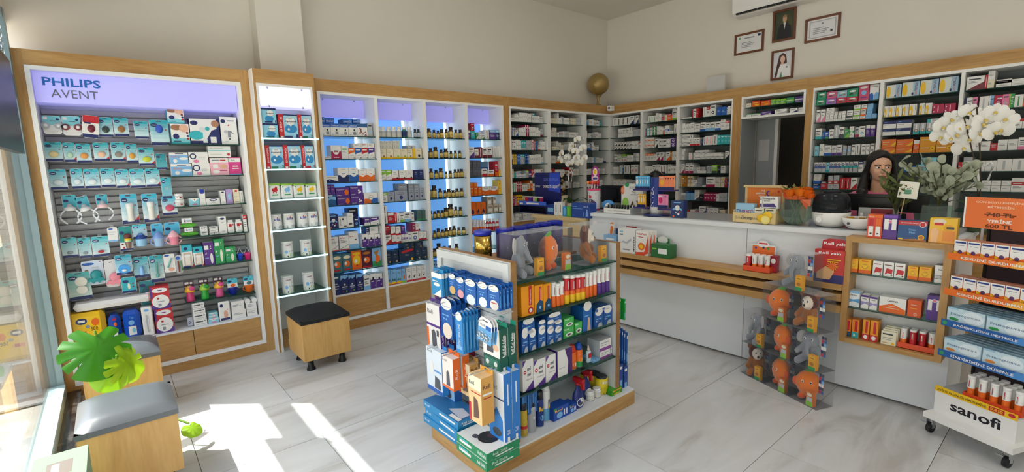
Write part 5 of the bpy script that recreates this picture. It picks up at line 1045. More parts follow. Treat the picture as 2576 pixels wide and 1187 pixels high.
t=hangcard(ZE,125,440,332,690,pk('large aqua card with two white discs',5),card_shapes('',None,0x52b4b4,0xd4e8de))
m=MB();n=20
for cz,r_ in ((.135,.034),(.075,.030)):m.prism([(.012 + r_ * math.cos(2 * math.pi * k / n),cz + r_ * math.sin(2 * math.pi * k / n)) for k in range(n)],-.02,-.001,0xe8e2d4)
part('product',m,'plastic',t);part('blister',MB().bbox(-.05,.062,-.03,-.001,.03,.185,.014),'clear_plastic',t)
def octo(Zm,x0,x1,y0,y1,bg,col,lab):
    t=hangcard(Zm,x0,x1,y0,y1,lab,bg)
    m=MB().sphere((.015,-.014,.075),(.034,.013,.036),col,16,10);m.prism([(-.03,.05),(-.045,.02),(-.02,.03),(-.005,.012),(.012,.03),(.03,.01),(.042,.032),(.065,.02),(.05,.055)],-.022,-.001,col)
    part('bath_toy',m,'plastic',t)
octo(ZE,318,612,185,495,[('r',0,0,1,1,0xcfd8e8),('e',.3,.88,.3,.06,'B'),('c',.2,.6,.09,0x8a6a50),('r',.45,.7,.8,.74,'K'),('c',.88,.95,.03,'R')],0x1f8f94,pk('white card with teal octopus toy',5))
octo(ZE,616,800,170,520,[('r',0,0,1,1,0xe0dcdc),('r',.35,.9,.6,.93,'X')],0xe88a98,pk('white card with pink octopus toy',5))
t=hangcard(ZE,750,980,105,365,pk('aqua card with round blue teether',5),card_shapes('',None,0x2f9fb8,0xbfe0ea),dx=.03)
n=20;m=MB().prism([(.036 * math.cos(2 * math.pi * k / n),.045 + .032 * math.sin(2 * math.pi * k / n)) for k in range(n)],-.018,-.001,0x3a9ae0);m.sphere((0,-.018,.036),(.016,.006,.009),'W');part('product',m,'plastic',t)
t=hangcard(ZE,988,1195,132,400,pk('aqua card with pale blue brush',5),card_shapes('',None,0x3fa8b4,0xa8d4e0),.6);part('product',MB().lathe([(.012,.02),(.015,.03),(.012,.075),(.006,.09)],12,0x8fc0f0,(0,-.016,0)),'plastic',t)
t=hangcard(ZE,1198,1385,112,460,pk('tall aqua card with green spoon',5),card_shapes('',None,0x2fa0ac,0xc8dcd8),.8);part('product',MB().tube([(0,-.012,.16),(0,-.012,.07)],.006,8,0x57a39a).sphere((0,-.012,.055),(.013,.007,.016),0x57a39a),'plastic',t)
t=hangcard(ZE,1388,1540,95,335,pk('white card with green thermometer',5),[('r',0,0,1,1,'W'),('e',.3,.92,.25,.05,'B'),('e',.62,.15,.3,.1,0xe0a890)]);part('product',MB().tube([(.015,-.008,.115),(-.015,-.008,.04)],.006,8,0x7ab8b0),'plastic',t)
t=hangcard(ZE,1545,1632,112,345,pk('slim card with red and green brushes',5),[('r',0,0,1,1,'K'),('e',.4,.85,.35,.1,'B')]);part('product',MB().tube([(-.006,-.006,.10),(-.004,-.006,.01)],.005,6,0x8a3028).tube([(.010,-.006,.10),(.014,-.006,.02)],.005,6,0x6aa060),'plastic',t)
hangcard(ZE,838,1035,397,600,pk('teal boxed card with nail clipper picture',6),[('r',0,0,1,1,0x2fa8b4),('r',0,0,1,.14,'N'),('e',.3,.74,.22,.1,'N'),('e',.5,.42,.1,.2,'C'),('c',.8,.58,.07,'J'),('c',.8,.36,.07,'J')],th=.03,dx=.03,name='hanging_box')
t=hangcard(ZE,1068,1285,440,760,pk('dark teal card with white bottle brush',6),[('r',0,0,1,1,0x2a7f8a),('e',.22,.82,.2,.07,'N'),('e',.52,.5,.4,.3,0x1f5f6a)]);part('product',MB().lathe([(.02,.03,0x4a6a74),(.02,.06,0x6a8a94),(.022,.065,'W'),(.022,.10,'W'),(.014,.11,'W')],14,'W',(0,-.026,0)),'plastic',t)

BZ=.3295;BXp=-4.56
def soft_pack(Zm,x0,x1,y0,y1,lab,base,shapes,plane=-4.58,z=BZ,d=.12,name='diaper_pack',cat='pack',r=.03,mat='foil'):
    a=along('B',plane,z,Zm[0] + x0 / Zm[2]);b=along('B',plane,z,Zm[0] + x1 / Zm[2]);c=(a + b) / 2;h=zat(plane,c,Zm[1] + y0 / Zm[2]) - z;w=b - a - .004
    m=MB().bbox(-w / 2,w / 2,0,d,0,h,r,base);k=min(r,w / 3,h / 3) * .9
    m.decal(lambda u,v,e:(-w / 2 + k + u * (w - 2 * k) / w,-e,k + v * (h - 2 * k) / h),w,h,shapes)
    return one(name,m,mat,lab,cat,(plane,c,z + .0005),math.pi / 2)
soft_pack(ZE,195,700,865,1187,'large yellow nappy pack with navy logo on the bottom board','Y',[('e',.32,.84,.2,.12,'N'),('r',.2,.80,.44,.88,'W'),('c',.52,.62,.08,'S'),('e',.8,.76,.14,.14,'O'),('t','see',.74,.52,.24,.14,DARKTXT),('r',.12,.34,.3,.46,'O'),('r',.3,.34,.44,.46,'R')],z=BZ,d=.14)
soft_pack(ZE,715,885,895,1140,'blue nappy pack with white label beside the yellow pack',0x2350b0,[('r',.05,0,.9,.46,'W'),('e',.6,.7,.3,.1,'O'),('r',.1,.9,.9,1,'R')],d=.13)
soft_pack(ZE,905,1140,835,1140,'tall blue bath-pack with white label beside the nappy pack',0x1d56c0,[('r',0,0,.9,.42,'W'),('e',.6,.22,.2,.12,'A'),('t','Color',.5,.84,.5,.12,'L'),('e',.4,.6,.35,.12,'L')],d=.13)
soft_pack(ZE,1150,1300,790,1100,'white brush pack between the blue and red packs','W',[('e',.45,.92,.3,.05,'L'),('r',.3,.1,.5,.75,'K'),('r',.6,.1,.64,.7,'K')],d=.06,r=.008,plane=-4.57)
fb=MB().bbox(-.23,.23,-.09,.09,0,.055,.03,0xe6e2de);one('folded_towel',fb,'matte','folded white towel pack lying over the nappy packs','towel',(-4.70,-.07,.335 + .25),0)
bpy.data.objects['folded_towel'].location=(-4.66,-.06,.597);bpy.data.objects['folded_towel'].rotation_euler=(0,0,math.pi / 2)
nm('redo','R','R','R',[('r',0,0,1,.2,'P'),('r',0,.52,.1,1,'P'),('e',.5,.34,.46,.30,'W'),('c',.38,.48,.07,'R'),('r',.3,.32,.7,.35,'S'),('r',.35,.12,.52,.24,'S'),('e',.5,.84,.42,.11,'W'),('r',.38,.82,.62,.86,'P')],'red and purple box with white oval')
zrow('B',-4.57,BZ,ZE,[(1312,1555,805,'redo'),(1296,1540,520,'redo',805)],'on the bottom board of the slat cabinet',d=.12,name='breast_pad_box')

GP=-4.625
nm('nipA','W','T','W',[('r',0,0,1,.30,TEAL2),('r',0,0,1,.08,TEAL1),('e',.3,.82,.3,.14,0xa07050),('e',.72,.78,.26,.2,0xe8b898),('e',.26,.38,.17,.13,'N'),('c',.88,.56,.07,'J'),('c',.9,.4,.07,'N'),('c',.9,.26,.07,'R'),('r',.1,.12,.5,.16,'N')],'aqua box with mother and baby picture')
nm('pump','N','N','W',[('p',[(0,.14),(.5,.14),(.72,.55),(.9,.62),(.9,1),(0,1)],'W'),('e',.15,.84,.13,.09,'N'),('e',.2,.36,.26,.18,0x35b4be),('e',.40,.58,.11,.11,0xd8dcdc),('p',[(.42,.5),(.52,.5),(.56,.06),(.40,.06)],0xe4e8e8),('r',.66,.06,.86,.30,'W'),('c',.86,.82,.14,0xb08060),('c',.58,.62,.08,'T')],'navy and white breast-pump box')
nm('pump2','W','S','W',[('e',.18,.84,.14,.07,'N'),('r',.45,.84,.85,.88,'S'),('c',.5,.7,.05,'R'),('e',.3,.46,.12,.06,'K'),('p',[(.42,.5),(.6,.5),(.8,.38),(.56,.42),(.58,.26),(.40,.26)],'S'),('c',.5,.2,.05,'D'),('r',.2,.1,.4,.12,'K')],'tall white breast-pump box')
nm('bby','L','W','W',[('r',0,.78,1,1,'W'),('r',.3,.86,.75,.92,'N'),('t','baby',.32,.62,.42,.2,'O'),('c',.28,.26,.16,'W'),('e',.75,.45,.25,.12,'W')],'pale blue box with orange lettering')
nm('wlogo','W','W','W',[('c',.22,.62,.26,'N'),('c',.22,.62,.17,'W'),('r',.5,.5,.85,.54,'K'),('r',.5,.36,.8,.40,'K'),('e',.36,.18,.15,.14,'I')],'white box with navy ring')
nm('brn','W','W','W',[('t','BRUNObaby',.38,.80,.6,.14,'S'),('r',0,.56,1,.64,'A'),('c',.9,.25,.12,'R'),('r',.08,.2,.6,.3,'Q')],'white box with aqua line')
nm('pnk',0xf0b4c4,'I','W',[('r',0,.74,1,1,'W'),('r',.12,.84,.5,.9,'S'),('r',.55,.84,.85,.9,'R'),('r',.15,.4,.42,.64,'W'),('e',.3,.2,.2,.1,'W'),('e',.72,.5,.2,.14,0xe0b090),('r',.5,.25,.9,.3,'M')],'pale pink box with white top')
nm('mag',0xd8418c,0xc03078,'I',[('r',0,.74,1,.96,'W'),('t','Aura',.35,.85,.34,.12,DARKTXT),('r',.3,.46,.75,.52,'W'),('r',.25,.34,.8,.40,'W'),('r',0,0,1,.06,'L')],'bright pink box with white band')
LR=(.387,.885)
def lw(r):return '%s glass shelf of the slat cabinet' % ORD[r]
KW=dict(lim=LR,d=.10,name='baby_care_box')
zrow('B',GP,1.795,ZB,[(195,476,362,'nipA'),(484,930,290,'pump'),(940,1262,262,'pump2'),(168,425,122,'nipA',360)],lw(0),**KW)
zrow('B',GP,1.545,ZB,[(175,508,962,'bby'),(512,776,952,'wlogo'),(778,1056,872,'pnk'),(1058,1316,862,'mag'),(168,470,788,'bby',955),(474,765,782,'wlogo',948),(772,1105,702,'brn',866)],lw(1),**KW)
nm('vase','W','W','W',[('r',.1,.76,.9,.98,0x2038a8),('e',.5,.76,.4,.06,0x2038a8),('r',.3,.4,.7,.43,'K')],'white box with royal blue patch')
nm('crm','W','W','W',[('e',.5,.76,.3,.2,'N'),('e',.5,.76,.2,.1,'W'),('r',.3,.3,.7,.34,'K')],'long white box with navy ring logo')
nm('crmu','W','W','W',[('e',.5,.86,.3,.06,'N'),('r',.3,.66,.75,.68,'S'),('r',.3,.12,.75,.15,'S')],'upright white box with navy ring logo')
nm('prpl',0xb49ad0,0x9a80b8,0xb49ad0,[('e',.5,.5,.26,.22,0x90c8e0)],'lilac box with pale blue oval')
nm('crmr','C','C','W',[('e',.5,.86,.25,.07,'R'),('r',.2,.45,.8,.48,'S'),('r',.2,.1,.9,.14,'S')],'cream box with red seal')
nm('hrt','A','W','A',[('p',[(0,1),(.5,.5),(1,1)],'W'),('e',.5,.2,.3,.12,'I'),('c',.5,.78,.08,'D')],'aqua and white envelope-flap box')
zrow('B',GP,1.306,ZD,[(285,412,292,'hrt'),(414,490,175,'vase'),(492,668,292,'crm'),(672,742,195,'crmu'),(745,828,175,'prpl'),(832,912,172,'crmr')],lw(2),**KW)
def gpt(Zm,x,y,z,plane=GP):return along('B',plane,z,Zm[0] + x / Zm[2])
def jar(loc,r,h,lab,grp):
    t=thing('cream_jar',lab,'jar',loc,math.pi / 2,grp);m=MB().lathe([(r * .95,0),(r,.004),(r,h * .62)],18,'W');m.decal(lambda u,v,e:((r + e) * math.sin((u - .5) * 2),-(r + e) * math.cos((u - .5) * 2),v * h * .6),1,1,[('e',.5,.55,.32,.2,'R'),('r',.15,.2,.85,.26,'K')])
    part('body',m,'plastic',t);part('lid',MB().lathe([(r * 1.03,h * .62),(r * 1.04,h * .64),(r * 1.04,h * .97),(r * .98,h)],18,'W'),'plastic',t)
yj=.425;jar((GP - .032,yj,1.3065),.030,.056,'white cream jar with red label under another jar','stacked cream jars');jar((GP - .032,yj - .001,1.3630),.027,.046,'white cream jar with red label topmost on another jar','stacked cream jars')
y=gpt(ZD,962,0,1.306);t=thing('lotion_bottle','white lotion bottle with black pump cap and upright lettering','bottle',(GP - .03,min(y,.86),1.3065),math.pi / 2)
m=MB().lathe([(.020,0),(.0215,.004),(.0215,.098),(.018,.103)],16,'W');m.decal(lambda u,v,e:((.0215 + e) * math.sin(u - .5),-(.0215 + e) * math.cos(u - .5),v * .1),1,1,[('T','Mustela',.75,.5,.24,.7,DARKTXT,1)]);part('body',m,'plastic',t)
part('pump_cap',MB().lathe([(.016,.103),(.016,.112),(.010,.118),(.008,.140),(.004,.146)],14,'D'),'plastic',t)

nm('krem','W','W','W',[('T','k',.3,.5,.2,.6,'N'),('r',.45,.5,.9,.62,'L'),('r',.45,.25,.9,.32,'S')],'small white box with navy initial');nm('soapw','W','W','W',[('r',.1,.55,.7,.75,'X'),('r',.75,.6,.9,.8,'S'),('r',.1,.2,.8,.3,'K')],'small white soap box')
zrow('B',GP,1.06,ZD,[(425,512,700,'soapw'),(532,590,712,'soapw'),(592,648,712,'soapw'),(655,755,512,'crmu'),(962,1058,492,'WR2'),(425,512,640,'soapw',700),(534,646,678,'soapw',712),(534,646,642,'soapw',678)],lw(3),**KW)
def wipes(loc,w,lab,grp):
    t=thing('wipes_pack',lab,'pack',loc,math.pi / 2,grp);m=MB()
    pts=[]
    for k in range(13):
        x_=-w / 2 + w * k / 12;s_=math.sin(math.pi * k / 12) ** .35 if 0 < k < 12 else 0
        pts.append((x_,s_))
    for i in range(12):
        a,b=pts[i],pts[i + 1]
        for j in range(8):
            def P(q,jj):
                an=2 * math.pi * jj / 8;return (q[0],.04 + .038 * math.cos(an),.020 + .0195 * q[1] * math.sin(an))
            m.add([P(a,j),P(b,j),P(b,j + 1),P(a,j + 1)],[(0,1,2,3)],0x6cc04a)
    part('wrapper',m,'foil',t);return t
wipes((GP,.463,1.0605),.128,'green wipes pack lying on the fourth glass shelf under another','green wipes packs');
nm('krem2',*[CUSTOM['krem'][0]] * 3,CUSTOM['krem'][3],'small white box with navy initial between the wipes packs')
carton('B',GP,.460,1.1005,.056,.030,'krem2','fourth glass shelf',.07,'baby_care_box');wipes((GP,.463,1.131),.118,'green wipes pack raised on a small white box','green wipes packs');carton('B',GP,.455,1.1705,.062,.038,'krem','on the upper wipes pack',.07,'baby_care_box')
for x in (805,905):
    y=gpt(ZD,x,0,1.06);t=thing('shampoo_bottle','white shampoo bottle with red square label on the fourth glass shelf','bottle',(GP,y,1.0605),math.pi / 2,'red label shampoo bottles')
    m=MB().bbox(-.026,.026,0,.04,0,.092,.010,'W');m.decal(lambda u,v,e:(-.026 + u,-e - .0002,v),.052,.092,[('r',.2,.56,.62,.82,'R'),('r',.7,.66,.86,.82,'R'),('r',.25,.44,.7,.47,'S'),('r',.25,.2,.8,.23,'K')]);part('body',m,'plastic',t);part('cap',MB().bbox(-.020,.020,.004,.036,.0925,.108,.006,'W'),'plastic',t)

def winbox(code,desc,band,low):nm(code,low,low,band,[('r',0,.70,1,1,band),('e',.4,.84,.2,.07,'N'),('r',.14,.06,.9,.66,0xcbb9a8),('e',.5,.52,.3,.07,'W'),('r',.28,.12,.72,.46,0xe6ded4),('p',[(.8,.0),(1,.0),(1,.14)],'R'),('r',0,0,.8,.07,'N')],desc)
winbox('bot1','aqua topped window box with baby bottle',0x2fb4c4,'W')
nm('avP',0x5a2f86,0x4a2470,'W',[('r',.1,.68,.5,.86,'W'),('c',.7,.82,.06,'C'),('c',.7,.72,.06,'C'),('e',.72,.28,.14,.24,'W'),('p',[(.12,.5),(.3,.56),(.2,.44)],'W'),('r',.1,.3,.45,.33,'L')],'purple box with white bottle picture')
nm('avG',0x2f9a5a,0x24804a,0x2f9a5a,[('r',.1,.72,.5,.86,'W'),('c',.7,.84,.06,'C'),('c',.7,.74,.06,'C'),('e',.66,.32,.14,.26,0xe8e8d0),('p',[(.08,.5),(.26,.56),(.16,.44)],'W'),('r',.1,.3,.4,.33,'L')],'green box with feeding bottle picture')
zrow('B',GP,.811,ZD,[(195,340,872,'bot1'),(343,472,895,'bot1'),(475,605,835,'avP'),(608,735,795,'avG'),(738,868,890,'avG')],lw(4),**KW)
for x,c,l in ((925,0x2448c0,'blue'),(1045,0xd82a78,'pink')):
    y=min(gpt(ZD,x,0,.811),.865);t=thing('learner_cup','%s learner cup with looped white strap on the fifth glass shelf' % l,'cup',(GP - .03,y,.8115),math.pi / 2)
    part('cup',MB().lathe([(.018,0),(.021,.004),(.025,.045),(.027,.048),(.027,.056),(.014,.066)],16,c),'plastic',t);part('strap',MB().tube([(-.026,0,.052),(0,0,.105),(.026,0,.052)],.0025,6,0xd8e4ee),'plastic',t)

def animal_cup(x,body,head,cheek,lab):
    y=gpt(ZF,x,0,.525);t=thing('animal_cup',lab,'cup',(GP - .03,y,.5255),math.pi / 2)
    part('cup',MB().lathe([(.026,0),(.030,.005),(.029,.03),(.024,.055),(.027,.075),(.026,.08)],18,body),'plastic',t)
    hd=part('head',MB().lathe([(.036,.080,head),(.037,.088,head),(.034,.100,head),(.026,.118,head),(.012,.130,head)],18,head),'plastic',t)
    part('spout',MB().sphere((.012,-.022,.108),(.022,.016,.020),cheek,14,10),'plastic',hd);m=MB()
    for s_ in (-.022,.004):m.sphere((s_ - .006,-.026,.126),.006,'W').sphere((s_ - .006,-.0315,.126),.0026,'D')
    part('eye',m,'plastic',hd)
    cd=MB().prism([(-.034,.10),(.034,.10),(.036,.165),(-.036,.165)],.022,.025,0x4a2038,0x4a2038);cd.decal(lambda u,v,e:(-.034 + u,.022 - e,.13 + v),.068,.035,[('r',.1,.3,.5,.8,'W'),('e',.75,.5,.14,.25,'W')]);part('card',cd,'print',t)
animal_cup(305,0xd8407c,0xf0b428,0xe04888,'pink cup with yellow and pink animal head');animal_cup(488,0x2aa83c,0x9cc83a,0x2aa03a,'green cup with lime animal head');animal_cup(668,0xe05a94,0xf2b82a,0xe04a90,'rose cup with amber animal head beside the navy cup')
for x,c,f,l in ((835,0x1c2c9a,'O','navy'),(1040,0xe87020,'F','orange')):
    y=min(gpt(ZF,x,0,.525),.85);t=thing('handled_cup','%s handled cup under an aqua card on the sixth glass shelf' % l,'cup',(GP - .035,y,.5255),math.pi / 2)
    part('cup',MB().lathe([(.022,.0),(.025,.004),(.033,.06),(.034,.064)],18,c),'plastic',t);m=MB()
    for s_ in (-1,1):m.tube([(s_ * (.029 + .018 * math.sin(math.pi * q / 8)),0,.055 - .04 * q / 8) for q in range(9)],.004,8,c)
    part('handle',m,'plastic',t)
    cd=MB().prism([(-.038,.064),(.038,.064),(.038,.135),(.03,.142),(-.03,.142),(-.038,.135)],-.012,-.009,0x4fc0d4,0x4fc0d4);cd.decal(lambda u,v,e:(-.038 + u,-.012 - e,.064 + v),.076,.078,[('r',0,0,1,.45,'W'),('e',.26,.68,.2,.12,'N'),('e',.55,.22,.26,.18,f),('r',.35,.9,.65,.95,'X')]);part('card',cd,'print',t)

zrow('B',-4.57,BZ,ZF,[(325,508,805,'soapw'),(520,655,795,'hrt'),(815,990,690,'W'),(1000,1172,680,'WK0'),(300,505,740,'soapw',805),(290,500,672,'soapw',740),(268,495,605,'soapw',672),(525,650,760,'hrt',795),(530,648,722,'hrt',760),(815,980,580,'W',690),(995,1168,600,'WK0',680)],'bottom board of the slat cabinet',d=.10,name='baby_care_box',lim=(.41,.885))
for i,x in enumerate((1020,1105)):
    y=gpt(ZF,x,0,.45,-4.57);one('cotton_roll',MB().tube([(0,0,.024),(0,.09,.024)],.022,14,'W'),'matte','rolled white cotton pack on top of the white packs','roll',(-4.575,y - .008,.437 + .0),math.pi / 2,'rolled cotton packs')
t=thing('clear_case','clear plastic case with navy ring logo on the bottom board','case',(-4.575,.392,BZ + .0005),math.pi / 2);part('case',MB().bbox(-.022,.022,0,.06,0,.15,.006),'clear_plastic',t);part('insert',MB().box(-.018,.018,.03,.034,.006,.075,0xb8bcc8),'print',t);m=MB();m.decal(lambda u,v,e:(-.018 + u,.0298 - e,.006 + v),.036,.07,[('e',.35,.4,.2,.16,'N'),('e',.35,.4,.1,.07,'W')]);part('logo',m,'print',t)
t=soft_pack(ZF,660,805,590,790,'white bib bag with a baby face print and navy foot','W',[('r',0,0,1,.14,'N'),('e',.2,.84,.18,.1,'N'),('e',.6,.34,.24,.22,0xe0a890),('c',.8,.6,.06,'R')],plane=-4.565,d=.03,r=.008,name='bib_bag')
# ================================================================== ISLAND GOODS
Z6=(1040,540,3.71);Z7i=(1040,840,3.42)
_pk={}
def box_decals(mb,w,h,d,front=(),right=(),top=()):
    mb.decal(lambda u,v,e:(-w / 2 + u,-e,v),w,h,front)
    mb.decal(lambda u,v,e:(w / 2 + e,u,v),d,h,right)
    mb.decal(lambda u,v,e:(-w / 2 + u,v,h + e),w,d,top)
def peg(Zm,x0,x1,y0,y1,Y,n,th,pitch,base,front,lab,grp,right=(),tab=None,name='hanging_box',back=None,mat='print'):
    z0=None
    a=onp(Zm[0] + (x0 + x1) / 2 / Zm[2],Zm[1] + y0 / Zm[2],1,Y);X0=along('A',Y,a.z,Zm[0] + x0 / Zm[2]);X1=along('A',Y,a.z,Zm[0] + x1 / Zm[2])
    h=a.z - zat(a.x,Y,Zm[1] + y1 / Zm[2]);w=(X1 - X0) * .97;xc=(X0 + X1) / 2;tb=.022
    mb=MB();mb.box(-w / 2,w / 2,0,th,0,h - tb,base);hh=h - tb
    mb.box(-w / 2,w / 2,th - .0012,th,hh,h,tab or base);mb.decal(lambda u,v,e:(-w / 2 + u,th - .0012 - e,hh + v),w,tb,[('r',.38,.4,.62,.7,'X')])
    box_decals(mb,w,hh,th,front,right)
    me=mb.mesh('pack',mat)
    for i in range(n):
        o=link(name,me,None,(xc,Y + i * pitch,a.z - h),RND.uniform(-.01,.01));tag(o,lab,'box',grp if n > 1 else None)
    L=isl.location;zz=a.z - tb * .45
    part('peg_hook',MB().tube([(xc - L.x,1.486 - L.y,zz),(xc - L.x,Y - .03 - L.y,zz),(xc - L.x,Y - .036 - L.y,zz + .01)],.003,6),'wire',isl)
    return xc,a.z - h
def blu(pic):return [('e',.5,1.0,.46,.17,'W'),('t','lepasol',.5,.93,.6,.05,0x1d5aa0),('r',.15,.66,.7,.69,'L'),('c',.3,.56,.05,'L'),('c',.5,.56,.05,'L'),('e',.55,.22,.4,.24,pic),('p',[(0,.34),(.1,.4),(.1,0),(0,0)],'B')]
HB=0x1d5fae
def ip(d):return d + ' hanging on the island pegboard'
Y1=1.40
peg(Z6,162,262,508,755,Y1 - .03,4,.014,.024,0x2f8fc8,[('r',0,.78,1,1,'W'),('r',.1,.62,.6,.66,'W'),('e',.5,.5,.3,.08,'W'),('p',[(.2,0),(.9,0),(.9,.34),(.6,.2)],'W')],ip('white-topped sky blue boxes'),'white topped sky blue boxes',right=[('r',0,.8,1,1,'W')])
for i,(x0,x1,y0,y1,pic,l) in enumerate(((322,392,540,735,0xd8b070,'tan cushion'),(395,470,572,772,0xe0a0a8,'pink cushion'),(474,580,598,835,0xdfe6ea,'white sock'),(592,688,620,858,0xe6eaf0,'dotted sock'),(692,798,648,886,0xe8e0dc,'red-topped sock'))):
    peg(Z6,x0,x1,y0,y1,Y1,4,.016,.024,HB,blu(pic) + ([('r',.3,.3,.8,.34,'R')] if i == 4 else []),ip('blue box with %s picture' % l),'blue boxes with %s picture' % l,right=[('r',.25,.14,.6,.7,0x4f9ad8),('c',.5,.85,.12,'W')])

peg(Z6,112,238,800,1290,1.36,3,.03,.036,0xe8e4e0,[('r',0,.55,1,.6,'P'),('r',0,.0,.14,.5,'O'),('t','Roll',.3,.84,.4,.09,DARKTXT),('p',[(.4,.05),(.75,.05),(.7,.4),(.55,.5),(.35,.45)],'X'),('r',.75,.38,.9,.5,'X')],ip('tall white and purple wrist-brace box'),'white and purple wrist brace boxes',right=[('r',0,0,1,1,'P'),('T','Roll Bilek',.5,.5,.4,.6,'W',1)],tab='P')
peg(Z6,246,358,800,1148,1.37,3,.028,.034,HB,blu(0xe8d8c8),ip('blue box with white knee picture'),'blue boxes with knee picture',right=[('r',.3,.1,.6,.8,0x3f80c8)])
peg(Z6,386,452,912,1290,1.34,5,.016,.022,0x2f8ad0,[('e',.5,1,.45,.12,'W'),('t','SOFT SILICONE',.5,.5,.3,.6,'W',1),('r',.1,.1,.9,.2,'L')],ip('slim sky blue box with upright lettering'),'slim sky blue boxes',right=[('r',.3,.1,.6,.85,0x74b8e8)])
peg(Z6,470,540,880,1180,1.42,3,.016,.022,HB,blu(0xc8d8e8),ip('narrow blue box with pale picture'),'narrow blue boxes')
for i in range(3):
    a=onp(1040 + 650 / 3.71,540 + 955 / 3.71,1,1.30);w=.10;h=.125
    t=thing('blister_card','clear blister card of metal rings hanging on the island pegboard','pack',(a.x + i * .004,1.30 + i * .014,a.z - h),.05,'blister cards of metal rings');t.rotation_euler=(0,.16,.05)
    m=MB().prism([(-w / 2,0),(w / 2,0),(w / 2,h * .82),(w * .3,h),(-w * .3,h),(-w / 2,h * .82)],0,.001,'W','W');m.decal(lambda u,v,e:(-w / 2 + u,-e,v),w,h,[('r',0,0,1,.56,0x5aa8e0),('t','Roll',.32,.68,.34,.10,DARKTXT),('r',.55,.56,.95,.72,'B'),('r',.3,.86,.7,.9,'X')]);part('card',m,'print',t)
    m=MB()
    for q in range(3):m.tube([(-.028 + q * .026 + .011 * math.cos(k * .7),-.012,.036 - q * .004 + .011 * math.sin(k * .7)) for k in range(10)],.004,6,'K')
    part('ring',m,'chrome',t);part('blister',MB().bbox(-w * .44,w * .44,-.026,-.001,.006,h * .55,.01),'clear_plastic',t)
L=isl.location;part('peg_hook',MB().tube([(a.x - L.x,1.486 - L.y,a.z - .012),(a.x - L.x,1.27 - L.y,a.z - .012)],.003,6),'wire',isl)
GRD=0x15584a
peg(Z7i,592,738,-95,308,1.385,2,.052,.056,GRD,[('r',0,.34,1,1,'W'),('t','Roll',.3,.9,.4,.07,DARKTXT),('p',[(.2,.42),(.62,.42),(.68,.66),(.5,.8),(.24,.7)],'X'),('e',.78,.56,.18,.08,0xe0b898),('r',.1,.06,.9,.28,0x2f7a68),('c',.25,.17,.1,'W'),('c',.75,.17,.1,'W')],ip('tall dark green and white arm-sling box'),'dark green arm sling boxes',right=[('T','Roll Kol Askısı',.5,.6,.34,.5,'W',1),('r',.7,.38,.78,.84,'W'),('r',.35,.04,.65,.12,'W')],tab=0x2fae8a)

peg(Z7i,102,238,100,500,1.33,2,.04,.046,0xdfe8f0,[('t','Roll',.25,.93,.3,.05,DARKTXT),('r',0,0,1,.1,'B'),('e',.35,.55,.12,.16,'W'),('p',[(.5,.12),(.9,.12),(.85,.35),(.55,.4)],'X'),('r',.5,.5,.95,.54,0x5a9ae0)],ip('white and pale blue heel-brace box'),'white and pale blue brace boxes',right=[('r',0,0,1,1,0x2f86d0),('t','Roll',.5,.5,.4,.3,'W',1)],tab=0x2f86d0)
peg(Z7i,240,336,165,470,1.30,2,.045,.06,0xf0e4dc,[('t','Roll',.25,.88,.4,.07,DARKTXT),('p',[(.35,.1),(.7,.1),(.65,.5),(.5,.6),(.38,.5)],'X'),('r',0,.0,1,.08,'O')],ip('orange-sided white brace box'),'orange sided brace boxes',right=[('r',0,0,1,1,'O'),('t','Roll',.5,.5,.4,.3,'W',1)],tab='O')
GLD=0xd8a050
def rollbox():return [('r',0,.72,1,1,0xf0e6c8),('T','Roll',.26,.84,.4,.08,DARKTXT),('r',0,.0,.16,.4,'R'),('p',[(.35,.1),(.8,.14),(.7,.5),(.4,.56)],0x6a4a3c),('r',.2,.64,1,.66,'R')]
peg(Z7i,382,480,215,520,1.38,1,.06,.07,0xf0c890,rollbox(),ip('beige elbow-brace box behind another'),None,right=[('r',0,0,1,1,GLD),('T','Roll',.5,.82,.7,.12,0x5a3218)],tab=GLD)
peg(Z7i,468,578,325,762,1.27,1,.075,.07,0xf0c890,rollbox(),ip('nearer beige elbow-brace box'),None,right=[('r',0,0,1,1,GLD),('T','Roll',.45,.80,.6,.09,0x5a3218),('r',.1,.62,.9,.66,'W'),('r',.2,.55,.8,.57,'R')],tab=0xe8a83c)
peg(Z7i,400,470,120,300,1.44,1,.05,.06,0xa8204e,[('r',.1,.1,.9,.2,'I')],ip('crimson box behind the beige boxes'),None,tab=0xc02860)
peg(Z7i,250,350,420,612,1.38,1,.05,.06,0x3f8ad0,[('r',0,.4,1,1,0x9cc8e8),('e',.5,.6,.25,.2,'X')],ip('small blue box under the orange boxes'),None,right=[('r',0,0,1,1,0x1f5fb0)],tab='B')
BLB=0x2a78c8
peg(Z7i,640,772,285,920,1.375,2,.05,.054,0xe6eaee,[('t','clad',.4,.78,.34,.06,'S'),('r',0,.62,1,.64,'N'),('p',[(0,0),(.9,0),(.9,.34),(.5,.5),(0,.3)],0x2f86d8),('e',.5,.14,.3,.06,'X'),('c',.2,.3,.08,'W')],ip('tall blue-sided white back-support box'),'tall blue sided back support boxes',right=[('r',0,0,1,1,BLB),('r',.45,.55,.6,.85,'W'),('r',.35,.04,.65,.1,'W'),('t','Roll',.5,.17,.4,.06,'W',1)],tab=BLB)

